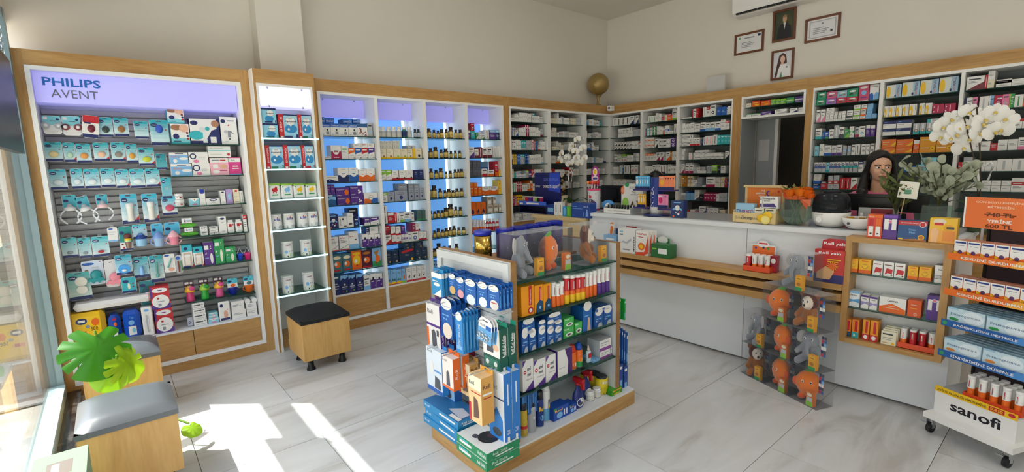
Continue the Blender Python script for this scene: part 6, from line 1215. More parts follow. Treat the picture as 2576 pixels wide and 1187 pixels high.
def flat_box(x0,x1,y0,y1,z0,z1,base,top,front,right,lab,grp,rz=0):
    w,d,h=x1 - x0,y1 - y0,z1 - z0;m=MB().box(-w / 2,w / 2,0,d,0,h,base);box_decals(m,w,h,d,front,right,top)
    return one('brace_box',m,'print',lab,'box',((x0 + x1) / 2,y0,z0),rz,grp)
GR2=0x1f8a58
ftop=[('r',0,0,1,1,0xe4e6e2),('T','Roll',.16,.84,.24,.12,DARKTXT),('t','Dizlik',.40,.84,.22,.10,'S'),('e',.56,.48,.22,.28,'D'),('e',.56,.56,.08,.10,0x4a3034),('e',.36,.26,.08,.08,'X'),('r',.88,.78,.96,.9,'X')]
for i in range(2):
    flat_box(-1.995 + i * .002,-1.735,1.245 + i * .004,1.455,.1005 + i * .046,.1455 + i * .046,GR2,ftop if i == 1 else [('r',0,0,1,1,0xe4e6e2)],[('T','Roll Dizlik',.84,.5,.26,.4,'W'),('r',.1,.3,.5,.62,'W'),('r',.1,.68,.4,.82,0x4fc8e0)],[('t','Roll Dizlik',.4,.62,.45,.3,'W'),('r',.25,.2,.8,.34,'W')],'flat green knee-brace box %s on the island plinth' % ('lying topmost' if i else 'lying underneath another'),None,.01 * i)
BL2=0x2286be
btop=[('r',0,0,1,1,0x2a6fa6),('p',[(0,.55),(.45,1),(0,1)],0xe8eaea),('T','Roll',.12,.86,.2,.12,DARKTXT),('t','Lumbar',.30,.86,.2,.1,'S'),('p',[(.55,.3),(.95,.2),(.95,.6),(.7,.7)],0xc8ccda),('r',.72,.04,.98,.2,'W')]
for i in range(3):
    flat_box(-2.365 + (i % 2) * .012,-2.012,1.262 + i * .003,1.42,.1005 + i * .044,.1435 + i * .044,BL2,btop if i == 2 else [],[('t','Roll',.12,.55,.14,.3,'W'),('r',.48,.42,.92,.66,'W')],[('T','Roll Lumbar',.5,.6,.7,.3,'W'),('r',.2,.24,.9,.36,'W')],'flat blue lumbar-belt box, %s of the stack on the island plinth' % ('bottom','middle','top')[i],None,(.01,-.02,.015)[i])
# ---------------- shelves facing the room (right side)
IPX=-1.845
def iw(d,s):return '%s on the %s of the island' % (d,s)
def ish(Zm,z,items,s,d=.10,gap=None):zrow('B',IPX,z,Zm,items,s + ' of the island',d=d,name='health_box',lim=(1.54,2.335),gap=gap)
nm('phm',0xee9a1e,0xe08a12,0xf0a428,[('r',.58,.34,.82,.92,'R'),('t','Pharmaton',.70,.62,.12,.5,'W',1),('e',.72,.16,.22,.12,'R'),('c',.72,.16,.12,'W'),('e',.7,.95,.14,.05,'R')],'orange box with upright red stripe')
nm('phmd',0xee9a1e,0xe08a12,0xf0a428,[('r',.55,.34,.78,.92,'R'),('t','Pharmaton',.67,.62,.12,.5,'W',1),('p',[(.1,0),(1,0),(1,.38),(.6,.46),(.2,.3)],'H'),('c',.65,.18,.14,'L')],'orange box with upright red stripe and blue foot')
ish(Z6,.770,[(1008,1130,668,'phm'),(1133,1212,652,'phmd'),(1215,1288,640,'phmd')],'second shelf',gap=.175)
def itube(cx,wd,top,z,c1,c2,cap,lab,grp,mid=None,Zm=Z6,dx=0):
    y=along('B',IPX - .015 + dx,z,Zm[0] + cx / Zm[2]);y1=along('B',IPX - .015 + dx,z,Zm[0] + (cx + wd / 2) / Zm[2]);h=min(zat(IPX - .015,y,Zm[1] + top / Zm[2]) - z,.17);tube((IPX - .02 + dx,y,z + .0005),math.pi / 2,(y1 - y) * .96,h,c1,c2,cap,lab,grp,mid=mid)
for cx,tp in ((1310,630),(1352,640),(1388,620)):itube(cx,38,tp,.770,'O','W','W',iw('white tube with orange foot beside the orange boxes','second shelf'),'white tubes beside the orange boxes',dx=.0)
for cx,tp in ((1432,560),(1484,562),(1536,555),(1580,550)):itube(cx,44,tp,.770,'Y','R','W',iw('red and yellow tablet tube','second shelf'),'red and yellow tablet tubes',mid='O')
for cx,tp in ((1622,535),(1656,528),(1694,518)):itube(cx,34,tp,.770,'O','W','W',iw('white and orange tablet tube','second shelf'),'white and orange tubes on the island')
for cx,tp in ((1734,500),(1772,495),(1810,485)):itube(cx,34,tp,.770,'P','W','W',iw('white and purple tablet tube','second shelf'),'white and purple tubes on the island')
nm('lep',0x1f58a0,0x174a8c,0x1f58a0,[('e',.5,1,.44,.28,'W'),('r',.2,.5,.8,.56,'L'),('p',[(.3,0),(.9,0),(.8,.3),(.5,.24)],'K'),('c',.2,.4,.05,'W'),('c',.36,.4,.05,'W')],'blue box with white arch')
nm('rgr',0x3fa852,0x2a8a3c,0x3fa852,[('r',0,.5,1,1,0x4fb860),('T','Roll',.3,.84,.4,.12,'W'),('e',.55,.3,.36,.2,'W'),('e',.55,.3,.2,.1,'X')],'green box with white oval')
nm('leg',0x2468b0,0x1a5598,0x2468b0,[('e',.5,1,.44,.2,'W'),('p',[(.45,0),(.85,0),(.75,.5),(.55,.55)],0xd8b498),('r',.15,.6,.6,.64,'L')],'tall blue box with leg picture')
ish(Z6,.572,[(1010,1078,1105,'lep'),(1080,1150,1100,'lep'),(1165,1240,1075,'lep'),(1246,1316,1072,'lep'),(1318,1390,1070,'lep'),(1400,1498,1050,'rgr'),(1502,1576,1000,'rgr'),(1582,1668,850,'leg'),(1690,1772,905,'lep'),(1774,1862,880,'lep'),
     (1020,1138,990,'lep',1105),(1168,1240,1000,'lep',1075),(1248,1318,1000,'lep',1072),(1320,1392,1000,'lep',1070),(1255,1385,930,'lep',1000),(1405,1500,960,'rgr',1050),(1700,1850,860,'lep',890)],'third shelf',gap=.19)

nm('arl','W','W','W',[('c',.22,.62,.13,'R'),('r',.16,.60,.28,.64,'W'),('T','arel',.6,.70,.34,.14,DARKTXT),('T','med',.6,.52,.34,.12,DARKTXT),('r',.3,.34,.9,.37,'K'),('p',[(.2,0),(1,.0),(1,.28)],'P'),('p',[(0,1),(.3,1),(0,.8)],'P')],'white box with red cross disc and purple corner')
nm('arl2','W','P','W',[('p',[(.68,0),(1,0),(1,1),(.5,1),(.72,.5)],0x4a2a70),('r',.1,.3,.5,.33,'K')],'large white box with purple curve')
nm('wpu','W','K','K',[('r',0,0,1,.30,0x8a4a98),('r',.1,.7,.8,.76,'S'),('r',.1,.5,.6,.54,'S')],'white box with violet foot')
ish(Z7i,.355,[(940,1036,225,'arl'),(1038,1136,215,'arl'),(1140,1228,178,'arl'),(1240,1368,130,'arl2'),(1545,1600,218,'LW0'),(1605,1692,138,'wpu'),(1694,1752,110,'wpu'),(1600,1700,45,'wpu',138)],'fourth shelf',gap=.19)
def ican(cx,wd,top,z,prof,lab,Zm=Z7i,dx=0,decals=None,grp=None,name='spray_can',cat='spray can',caph=.14,cap='D',dome=False):
    pl=IPX - .01 + dx;y=along('B',pl,z,Zm[0] + cx / Zm[2]);y1=along('B',pl,z,Zm[0] + (cx + wd / 2) / Zm[2]);r=(y1 - y) * .95;h=min(zat(pl,y,Zm[1] + top / Zm[2]) - z,.235)
    t=thing(name,lab,cat,(pl - r,y,z + .0005),math.pi / 2,grp);hb=h * (1 - caph)
    m=MB().lathe([(r * .95,0,'K')] + [(r,max(.004,hb * f),c) for f,c in prof] + [(r,hb * .97,prof[-1][1]),(r * .86,hb,'K')],18)
    if decals:m.decal(lambda u,v,e:((r + e) * math.sin((u - .5) * 2.0),-(r + e) * math.cos((u - .5) * 2.0),v * hb),1,1,decals)
    part('can',m,'print',t)
    part('cap',MB().lathe([(r * .9,hb,cap),(r * .9,h * .97,cap),(r * .75,h,cap)] if not dome else [(r * .9,hb,cap),(r * .85,hb + (h - hb) * .5,cap),(r * .4,h,cap)],16),'plastic',t);return t
ican(1392,54,100,.355,[(.0,'O'),(.5,0xe86a1a)],iw('orange insect spray with red cap','fourth shelf'),decals=[('e',.5,.3,.3,.1,'W'),('r',.3,.6,.7,.64,'Y'),('r',0,.93,1,.97,'W')],caph=.3,cap=0xd83a18,dome=True)
ican(1446,48,80,.355,[(.0,'G'),(.35,'O')],iw('green and orange insect spray with blue cap','fourth shelf'),decals=[('e',.5,.42,.34,.12,'Y'),('r',.25,.7,.75,.76,'W')],caph=.28,cap=0x1c50b8,dome=True)
y=along('B',IPX - .03,.355,1040 + 1505 / 3.42);t=thing('pump_spray',iw('clear pump spray bottle with pale cap','fourth shelf'),'bottle',(IPX - .03,y,.3555),math.pi / 2)
part('bottle',MB().bbox(-.017,.017,-.011,.011,0,.075,.006,0xc8d8e0),'plastic',t);part('label_sticker',MB().box(-.013,.013,-.0118,-.0112,.03,.06,'R'),'print',t);part('pump',MB().lathe([(.008,.075),(.008,.09),(.005,.092),(.005,.105)],12,0xe0c8b8),'plastic',t)

nm('bbk',0x1c5a9c,0x174a86,0x1c5a9c,[('r',.1,.1,.3,.9,0x4a8acc),('r',.5,.3,.6,.7,0x4a8acc)],'slim blue brace box')
zrow('B',IPX + .0,.1005,Z7i,[],'x')
for i in range(3):
    o=peg(Z7i,0,1,0,1,1.4,0,.01,.01,'B',[],'',None) if False else None
    y=along('B',IPX,.2,1040 + (962 + i * 42) / 3.42);one('health_box',carton_mesh(.040,.125,.10,'bbk'),None,'slim blue brace box hung under the fourth island shelf','box',(IPX,y + .0,.215),math.pi / 2,'slim blue brace boxes under the shelf')
ican(972,52,605,.1005,[(0,0xb89a2c),(.3,'R'),(.42,0xc8aa30)],iw('gold insecticide can with black cap','base board'),decals=[('r',.3,.14,.75,.3,'C'),('r',.2,.62,.8,.7,'D')],caph=.2,dx=.02)
ican(1040,70,590,.1005,[(0,0xa8aaae),(.9,0xb8babe)],iw('silver insecticide can with black cap','base board'),decals=[('p',[(.5,.5),(.6,.58),(.5,.66),(.4,.58)],'W'),('r',.2,.2,.8,.4,'K'),('r',.1,.04,.9,.07,'D')],caph=.16,dx=.015)
ican(1111,58,500,.1005,[(0,0x15307a),(.9,0x15307a)],iw('navy insecticide can with yellow lettering','base board'),decals=[('T','Raid',.5,.66,.7,.16,'Y'),('e',.5,.34,.26,.1,'L'),('r',0,.9,1,.98,'W')],caph=.22,dx=.005)
ican(1163,72,452,.1005,[(0,0x6ab0d8),(.42,'W'),(.9,'W')],iw('white and sky blue spray can','base board'),decals=[('p',[(.4,.3),(.8,.36),(.7,.7),(.5,.7)],'D'),('r',.5,.4,.7,.5,'Y')],caph=.12,cap='W',dx=-.02)
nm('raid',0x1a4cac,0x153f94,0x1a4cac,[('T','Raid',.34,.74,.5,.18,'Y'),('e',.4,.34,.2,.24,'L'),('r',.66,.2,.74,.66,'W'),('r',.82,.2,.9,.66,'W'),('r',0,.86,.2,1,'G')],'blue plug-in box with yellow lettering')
zrow('B',IPX,.1005,Z7i,[(1205,1338,618,'raid'),(1342,1404,600,'raid')],'base board of the island',d=.07,name='health_box')
for i,(x,dx) in enumerate(((1425,0),(1492,-.05))):
    y=along('B',IPX - .02 + dx,.1,1040 + x / 3.42);t=thing('trigger_spray',iw('blue trigger spray with red head%s' % ('' if i == 0 else ' standing behind another'),'base board'),'spray bottle',(IPX - .03 + dx,y,.1005),math.pi / 2)
    m=MB().lathe([(.040,0),(.043,.006),(.043,.05),(.036,.09),(.018,.115),(.013,.125),(.013,.14)],18,0x1d2f7c,sy=.62);m.decal(lambda u,v,e:((.043 + e) * math.sin((u - .5) * 1.8),-(.0268 + e) * math.cos((u - .5) * 1.8) - .0006,.012 + v * .055),1,1,[('e',.5,.5,.42,.5,'W'),('r',.3,.66,.7,.78,'B'),('e',.5,.34,.2,.18,'X')]);part('bottle',m,'plastic',t)
    part('trigger_head',MB().lathe([(.016,.14),(.016,.155)],12,'R').box(-.012,.012,-.045,.03,.155,.185,'R').prism([(-.008,.165),(.008,.165),(.008,.125),(-.004,.12)],-.05,-.030,'R'),'plastic',t)
for x,tp in ((1548,500),(1606,472)):ican(x,52,tp,.1005,[(0,'P'),(.12,'Q'),(.9,'W')],iw('small white bottle with violet foot','base board'),name='white_bottle',cat='bottle',caph=.25,cap='W',grp='small white bottles on the base board',decals=[('r',.2,.4,.8,.45,'K')])
for x,tp,dx,l in ((1525,340,-.10,'behind the trigger sprays'),(1600,345,-.07,'between two others'),(1660,372,0,'beside the green box')):ican(x,74,tp,.1005,[(0,0xd8c01c),(.5,0xe4cc28)],'yellow powder can with black lid %s on the island base' % l,decals=[('T','Fita',.5,.78,.7,.16,'W'),('r',.1,.68,.9,.88,'D'),('T','Fita',.5,.78,.6,.14,'W'),('e',.5,.12,.3,.08,'D'),('r',.3,.3,.7,.5,0xc8b018)],name='powder_can',cat='can',caph=.1,dx=dx)
nm('grx',0x3f9a1e,0x2f8a14,0x3f9a1e,[('r',.1,.66,.9,.9,'Y'),('T','Alex',.5,.78,.6,.18,'R'),('r',.2,.1,.8,.3,'Y')],'green box with red lettering on yellow')
zrow('B',IPX + .03,.1005,Z7i,[(1705,1795,470,'grx')],'far corner of the island base board',d=.08,name='health_box')

def far_pack(px0,px1,y0,y1,n,base,lab,grp,mat='print',th=.012):
    X=-1.838;Y0=2.395
    for i in range(n):
        Y=Y0 + i * (.10 / max(n,1));zt=zat(X,Y,y0 + 5 * i);zb=zat(X,Y,y1 + 5 * i);w=.11
        m=MB().box(-w / 2,w / 2,0,th,0,zt - zb,base);box_decals(m,w,zt - zb,th,(),[('r',.2,.1,.8,.35,'L'),('r',.2,.8,.8,.9,'W')]);one('hanging_box',m,mat,lab,'box',(X - w / 2,Y,zb),0,grp)
far_pack(1567,1590,748,800,2,0x18a03c,'bright green pack hanging on the far end of the island','green packs on the far island end')
far_pack(1567,1592,822,903,4,0x1c56a0,'slim blue pack hanging low on the far end of the island','slim blue packs on the far island end')
far_pack(1567,1597,918,980,2,0x1c4a98,'blue box with white arch hanging lowest on the far island end','blue boxes lowest on the far island end',th=.04)
m=MB().bbox(-.05,.05,-.02,.02,0,.20,.018);one('clear_bag',m,'clear_plastic','clear bag of grey fabric hanging on the far island end','bag',(-1.885,2.41,.83),0)

toy_box('elephant',(-1.845,1.66,.9665),math.pi / 2,'boxed grey elephant plush on the island top shelf',turn=.5,cx=.075,side=False)
toy_box('orange',(-1.845,1.875,.9665),math.pi / 2,'boxed orange fruit plush on the island top shelf',turn=.3,cx=.07,side=False)
toy_box('bear',(-1.845,2.19,.9665),math.pi / 2,'boxed brown bear plush on the island top shelf',w=.22,turn=.6,cx=.07,side=False)
def ptin(loc,gold,lab,grp=None,r=.052,h=.17):
    t=thing('beauty_tin',lab,'tin',loc,math.pi / 2,grp);
    m=MB().lathe([(r,0),(r,h)],24,0x4a3a78);m.decal(lambda u,v,e:((r + e) * math.sin((u - .5) * 2),-(r + e) * math.cos((u - .5) * 2),v * h),1,1,[('r',.1,.2,.9,.8,0x6a5494),('r',.3,.5,.7,.54,'K')]);part('body',m,'gold' if gold else 'foil',t)
    part('lid',MB().lathe([(r * 1.03,h),(r * 1.03,h + .022),(r * .98,h + .028)],24,0x2c36b0),'blue_plastic' if not gold else 'foil',t)
    if gold:part('seal',MB().sphere((.012,-r,.09),(.012,.004,.012),'Y',10,8),'gold',t);m=MB();m.decal(lambda u,v,e:((r + e) * math.sin((u - .5) * 1.4),-(r + e) * math.cos((u - .5) * 1.4),v * h),1,1,[('t','AGEN',.5,.5,.4,.06,0x3a2a10)]);part('lettering',m,'print',t)
ptin((-2.27,1.66,.9905),True,'gold tin with purple side on the island top board')
for i in range(5):ptin((-2.225 - .012 * i,1.79 + i * .118,.9905),False,'purple tin with clear blue lid behind the boxed plush toys','purple tins with blue lids')
one('booklet',MB().box(-.09,.09,-.06,.06,0,.028,0x6a4a78),'print','flat purple box lying beside the gold tin','box',(-2.40,1.62,.9905),.1)
# ================================================================== TOWER OF BOXED PLUSH BY THE COUNTER
A0=Vector((-1.545,3.455));ax_=Vector((.932,-.363));rzT=math.atan2(ax_.y,ax_.x)
def tw(s,row,kind,lab,turn):toy_box(kind,(A0.x + ax_.x * (s + .1025),A0.y + ax_.y * (s + .1025),.0006 + row * .2412),rzT,lab,turn=turn,h=.24)
tw(0,0,'bear','boxed brown bear plush at the foot of the toy tower',.9);tw(.208,0,'orange','boxed orange plush between two boxes at the foot of the toy tower',-.3);tw(.416,0,'orange','boxed orange plush at the wide end foot of the toy tower',.5)
tw(0,1,'elephant','boxed elephant plush standing on the lowest boxed bear',-.4);tw(.208,1,'orange','boxed orange plush in the second layer of the toy tower',-.3);tw(.416,1,'elephant','boxed elephant plush directly under the upper boxed bear',.3)
tw(.17,2,'orange','boxed orange plush beside the upper boxed bear',.4);tw(.39,2,'bear','boxed brown bear plush in the third layer of the toy tower',.1);tw(.29,3,'elephant','boxed elephant plush topmost on the toy tower',.0)
# ================================================================== COUNTER GOODS
CZ=1.0855
def cn(px,py,Y):return onp(px,py,1,Y)
def cX(px,Y,z=CZ):return along('A',Y,z,px)
def cbox(px0,px1,py0,Y,d,base,shapes,lab,name='product_box',z=CZ,rz=0,right=(),grp=None,top=None,cat='box'):
    X0,X1=cX(px0,Y,z),cX(px1,Y,z);h=zat((X0 + X1) / 2,Y,py0) - z;w=X1 - X0 - .002
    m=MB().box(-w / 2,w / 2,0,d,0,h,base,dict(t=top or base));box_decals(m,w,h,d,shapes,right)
    return one(name,m,'print',lab,cat,((X0 + X1) / 2,Y,z + .0004),rz,grp)

dsk=thing('side_desk','low oak side desk at the end of the white counter','desk',(-3.62,3.9,0))
pb(dsk,'top',(-4.02,-3.235,3.63,4.15,.985,1.02),'wood_pale');pb(dsk,'front_panel',(-4.0,-3.25,3.66,3.68,0,.985),'wood_pale');pb(dsk,'side',(-4.0,-3.98,3.68,4.12,0,.985),'wood_pale');pb(dsk,'side',(-3.27,-3.25,3.68,4.12,0,.985),'wood_pale')
DZ=1.0205

t=thing('counter_display','navy counter display with printed header card on the side desk','display',(-3.93,3.76,DZ));dx0,dx1=cX(1306,3.70,DZ) + 3.93,cX(1374,3.70,DZ) + 3.93
h1=zat(-4.0,3.70,519) - DZ
part('tray',MB().box(dx0,dx1,-.06,.10,0,.006,0x141a4a).box(dx0,dx1,.09,.10,.006,h1,0x10153c).box(dx0,dx0 + .008,-.06,.09,.006,h1,0x10153c).box(dx1 - .008,dx1,-.06,.09,.006,h1,0x10153c).box(dx0,dx1,-.06,.10,h1,h1 + .012,0x2038a0),'print',t)
m=MB().box(dx0,dx1,-.062,-.058,h1 + .0,h1 + .055,0x3a66d0);m.decal(lambda u,v,e:(dx0 + u,-.062 - e,h1 + v),dx1 - dx0,.055,[('r',.04,.3,.16,.6,'W'),('r',.3,.4,.75,.7,'W'),('p',[(0,0),(1,0),(1,.3),(0,.12)],'N')]);part('front_lip',m,'print',t)
hx0,hx1=cX(1345,3.86,1.3) + 3.93,cX(1408,3.86,1.3) + 3.93;hz0,hz1=zat(-3.95,3.86,497) - DZ,zat(-3.95,3.86,434) - DZ
m=MB().prism([(hx0,h1),(hx1,h1),(hx1 + .02,hz0),(hx1,hz1),(hx0 + .02,hz1),(hx0,hz1 - .01)],.10,.106,0x1a2266);m.decal(lambda u,v,e:(hx0 + u,.10 - e,hz0 + v),hx1 - hx0,hz1 - hz0,[('p',[(.55,.3),(1.02,.2),(1.0,.98),(.62,.98)],0x2f4cc8),('t','durex',.13,.46,.2,.12,'W'),('t','SANA EN UYGUN',.66,.72,.56,.12,0x7a90f0),('T',"DUREX'İ KEŞFET",.66,.44,.62,.16,'W')]);part('header_card',m,'print',t)
for i,(c,w_) in enumerate((('R',.05),(0x5a2a90,.06),(0xd8b0c8,.025),('V',.035),('D',.03),('M',.03))):
    xx=-4.27 + sum((.05,.06,.025,.035,.03,.03)[:i]) + i * .008 + .045
    o=one('small_pack',MB().box(-w_ / 2,w_ / 2,0,.03,0,.085,c).box(-w_ / 2,w_ / 2,.0,.03,.085,.095,'W'),'print','%s pack with white top standing in the navy counter display' % ('red','purple','pale pink','lime','black','crimson')[i],'pack',(xx + .02,3.725,DZ + h1 + .0125),0)
cbox(1376,1394,515,3.72,.05,0x1d3f90,[('r',.1,.3,.9,.7,'L')],'navy and pale blue box beside the counter display',z=DZ)
cbox(1394,1404,509,3.69,.04,'W',[('r',.4,.25,.6,.8,'X')],'slim white box with dark upright bar on the side desk',z=DZ,grp='slim white boxes on the side desk');cbox(1404.5,1415,508,3.69,.04,'W',[('r',.4,.25,.6,.8,'X')],'slim white box with dark upright bar on the side desk',z=DZ,grp='slim white boxes on the side desk')
cbox(1416,1425.5,519,3.68,.03,0x3a9ae0,[('e',.5,.5,.25,.4,'L')],'small sky blue pack on the side desk',z=DZ);cbox(1426,1436,519,3.68,.03,0x5cb82a,[('e',.5,.5,.25,.4,'V')],'small lime pack on the side desk',z=DZ)
cbox(1438,1484,511,3.66,.10,0x27489a,[('r',.05,.74,.3,.78,'L'),('r',.05,.6,.6,.63,'L'),('t','wiCS',.78,.78,.24,.12,'W'),('p',[(.78,.12),(.9,.12),(.88,.6),(.82,.6)],0x8ab0e0),('r',.66,.12,.7,.4,'L')],'large navy toothbrush box at the end of the side desk',z=DZ)

lp=(cX(1494,3.86),3.86,CZ);t=thing('lollipop_stand','pink lollipop drum with purple header on the counter','display',lp)
m=MB().lathe([(.062,0,0xd84a7c),(.066,.02,0xe8e4e6),(.066,.20,0xe8e4e6),(.068,.205,0xe0447a),(.068,.222,0xe0447a)],24);m.decal(lambda u,v,e:((.066 + e) * math.sin((u - .5) * 2.4),-(.066 + e) * math.cos((u - .5) * 2.4),.02 + v * .18),1,1,[('r',0,0,.2,1,0xf8d0dc),('e',.55,.2,.2,.12,'O'),('e',.6,.45,.16,.1,'X'),('e',.45,.68,.2,.1,'R'),('r',.5,.8,.9,.9,'K'),('e',.8,.3,.12,.14,'P')]);part('drum',m,'print',t)
m=MB().prism([(-.05,.25),(.05,.25),(.055,.33),(.04,.42),(.015,.45),(-.015,.45),(-.04,.42),(-.055,.33)],.02,.024,0xb02a8c);m.decal(lambda u,v,e:(-.05 + u,.02 - e,.25 + v),.10,.2,[('e',.5,.72,.3,.2,'W'),('e',.5,.72,.2,.13,'Y'),('e',.5,.38,.44,.14,'W'),('r',.2,.34,.8,.44,0x3a3a9a)]);part('header_card',m,'print',t)
for i in range(14):
    a=i * 2.4;rr=.018 + .038 * ((i * 7) % 10) / 10;m=MB().tube([(rr * math.cos(a),rr * math.sin(a) - .01,.19),(rr * 1.15 * math.cos(a),rr * 1.15 * math.sin(a) - .01,.27)],.0025,6,'W').sphere((rr * 1.15 * math.cos(a),rr * 1.15 * math.sin(a) - .01,.285),.016,(0xe8502a,0xf08a2a,0xd83a2a)[i % 3],10,8);part('lollipop',m,'plastic',t)
t=thing('candy_bag','clear blue and white sweet bag beside the lollipop drum','bag',(cX(1530,3.90),3.90,CZ));part('bag',MB().sphere((0,0,.055),(.075,.05,.055),0x4a94d8,16,10),'foil',t);part('bag_label',MB().sphere((.02,-.03,.05),(.035,.025,.035),'W',12,8),'print',t)
def monitor(px0,px1,py0,py1,Y,lab,rz=0):
    a=cn(px0,py0,Y);b=cn(px1,py1,Y);w=b.x - a.x;t=thing('monitor',lab,'monitor',((a.x + b.x) / 2,Y,CZ),rz);zt=a.z - CZ;zb=max(.06,b.z - CZ)
    part('screen',MB().box(-w / 2,w / 2,0,.02,zb,zt,'D').box(-w * .3,w * .3,-.025,0,zb + (zt - zb) * .2,zb + (zt - zb) * .8,'D'),'black_plastic',t);part('stand',MB().box(-.03,.03,-.02,.01,.01,zb + .04,'D').box(-.11,.11,-.08,.08,0,.012,'D'),'black_plastic',t)
monitor(1513,1566,466,510,4.08,'black monitor back behind the sweet bag')
monitor(2104,2334,486,537,4.13,'wide black monitor back in front of the woman')

oX0,oX1=cX(1522,3.74),cX(1588,3.74);ow_=oX1 - oX0;t=thing('counter_display','white tray of small oil bottles with fruit header card','display',((oX0 + oX1) / 2,3.74,CZ))
m=MB().box(-ow_ / 2,ow_ / 2,-.02,.16,0,.005,'W').box(-ow_ / 2,ow_ / 2,-.02,-.017,.005,.045,'W').box(-ow_ / 2,-ow_ / 2 + .003,-.017,.16,.005,.06,'K').box(ow_ / 2 - .003,ow_ / 2,-.017,.16,.005,.06,'K');m.decal(lambda u,v,e:(-ow_ / 2 + u,-.02 - e,.005 + v),ow_,.04,[('t','Uçucu Yağ Aromaterapi',.5,.5,.66,.3,DARKTXT)]);part('tray',m,'print',t)
hx0=cX(1563,3.91,1.2) - (oX0 + oX1) / 2;hx1=cX(1617,3.91,1.2) - (oX0 + oX1) / 2;hz1=zat(-2.8,3.91,462) - CZ;w=hx1 - hx0
m=MB().prism([(hx0,0),(hx1,0),(hx1,hz1 * .8),(hx1 - .03,hz1),(hx0 + .05,hz1),(hx0,hz1 * .84)],.17,.174,'W');m.decal(lambda u,v,e:(hx0 + u,.17 - e,v),w,hz1,[('e',.06,.76,.09,.14,'O'),('e',.06,.76,.06,.1,0xf0a080),('e',.2,.32,.15,.18,'V'),('e',.2,.32,.12,.14,0xa0d860),('e',.27,.96,.1,.08,'G'),('t','gülçiçek',.58,.86,.4,.12,'S'),('t','Yağ',.58,.70,.18,.1,DARKTXT),('r',.45,.60,.8,.63,'S'),('p',[(.45,.25),(.6,.25),(.55,.4)],0x6a3a20),('p',[(.7,.4),(.76,.42),(.92,.22),(.86,.2)],0x6a3a20)]);part('header_card',m,'print',t)
ob=MB().lathe([(.011,0,0xb8d0c0),(.012,.003,0xb8d0c0),(.012,.03,0xd8e4da),(.006,.036,'D')],10).mesh('body','plastic');oc=MB().lathe([(.009,.036,'D'),(.009,.07,'D'),(.007,.072,'D')],10).mesh('cap','plastic')
for r_ in range(2):
    for i in range(9):
        b=thing('oil_bottle','small oil bottle with tall black cap in the white counter tray','bottle',(oX0 + .025 + i * (ow_ - .05) / 8,3.765 + r_ * .05,CZ + .0055 + r_ * .0),0,'small oil bottles in the tray');link('body',ob,b);link('cap',oc,b)

nX=cX(1652,3.80);t=thing('lip_balm_stand','navy cylinder lip-balm stand with white lettering on the counter','display',(nX,3.80,CZ));nh=zat(nX,3.8,446) - CZ
part('base_disc',MB().lathe([(.12,0),(.12,.012),(.11,.014)],28,0x1c2c6a),'plastic',t)
m=MB().lathe([(.058,.014,'W'),(.058,.075,'W'),(.058,.078,0x1a3486),(.058,nh,0x1a3486)],28);m.decal(lambda u,v,e:((.058 + e) * math.sin((u - .62) * 2),-(.058 + e) * math.cos((u - .62) * 2),v * nh),1,1,[('T','NIVEA',.5,.50,.30,.52,'W',1)]);part('column',m,'print',t)
def balm(x,y,z,c,c2,lab,grp,n=4,step=.022,rz=0,w=.075,h=.12):
    for i in range(n):
        m=MB().bbox(-w / 2,w / 2,0,.012,0,h,.004,c);m.decal(lambda u,v,e:(-w / 2 + u,-e - .0002,v),w,h,[('r',0,0,1,.2,'N'),('e',.4,.55,.26,.22,c2),('c',.85,.82,.07,'N'),('r',.1,.84,.6,.9,'W')]);one('lip_balm_pack',m,'foil',lab,'pack',(x + i * step,y + i * .003,z),rz,grp)
balm(nX - .185,3.765,CZ + .235,0x5ab4e4,'W','sky blue lip balm pack on the lip-balm stand','sky blue lip balm packs',5,.024,w=.05)
balm(nX + .095,3.74,CZ + .235,0xf08a5c,0xf0b040,'peach lip balm pack on the lip-balm stand','peach lip balm packs',4,.022,w=.085)
balm(nX - .165,3.765,CZ + .07,0xf0b428,'W','yellow lip balm pack on the lip-balm stand','yellow lip balm packs',3,.022,w=.04)
balm(nX + .085,3.74,CZ + .075,0xe88ab4,0xd02a6a,'pink lip balm pack on the lip-balm stand','pink lip balm packs',3,.012,w=.075)
for zz in (.222,.058):
    for a,b in ((-.215,-.05),(.05,.20)):part('shelf_tray',MB().bbox(a,b,-.07,.03,zz,zz + .012,.004,0x3a2a7a),'plastic',t)
cbox(1688,1719,505,3.715,.06,0x24366e,CUSTOM['balls'][3],'navy bubble-print box standing on the counter edge')

kX0,kX1=cX(1843,3.72),cX(1950,3.72);kw=kX1 - kX0;kx=(kX0 + kX1) / 2
t=thing('wooden_crate','pale wooden counter crate with lemon picture and orange header','crate',(kx,3.72,CZ));kh=zat(kx,3.72,536) - CZ
m=MB().box(-kw / 2,kw / 2,0,.008,0,kh,0xe2c890);m.decal(lambda u,v,e:(-kw / 2 + u,-e,v),kw,kh,[('t','Gribe',.14,.5,.16,.28,DARKTXT),('T','Limonta',.34,.5,.24,.4,DARKTXT),('t','Sahne',.54,.46,.14,.24,DARKTXT)]);part('front',m,'print',t)
part('bottom',bx(-kw / 2,kw / 2,.008,.16,0,.006),'wood_pale',t)
for a in (-kw / 2,kw / 2 - .008):part('side',bx(a,a + .008,.008,.16,.006,kh + .02),'wood_pale',t)
lm=part('lemon_cutout',MB().sphere((kw * .20,-.012,kh * .55),(.032,.008,.028),'Y',16,10).sphere((kw * .33,-.012,kh * .85),(.034,.008,.030),0xf0c020,16,10),'print',t)
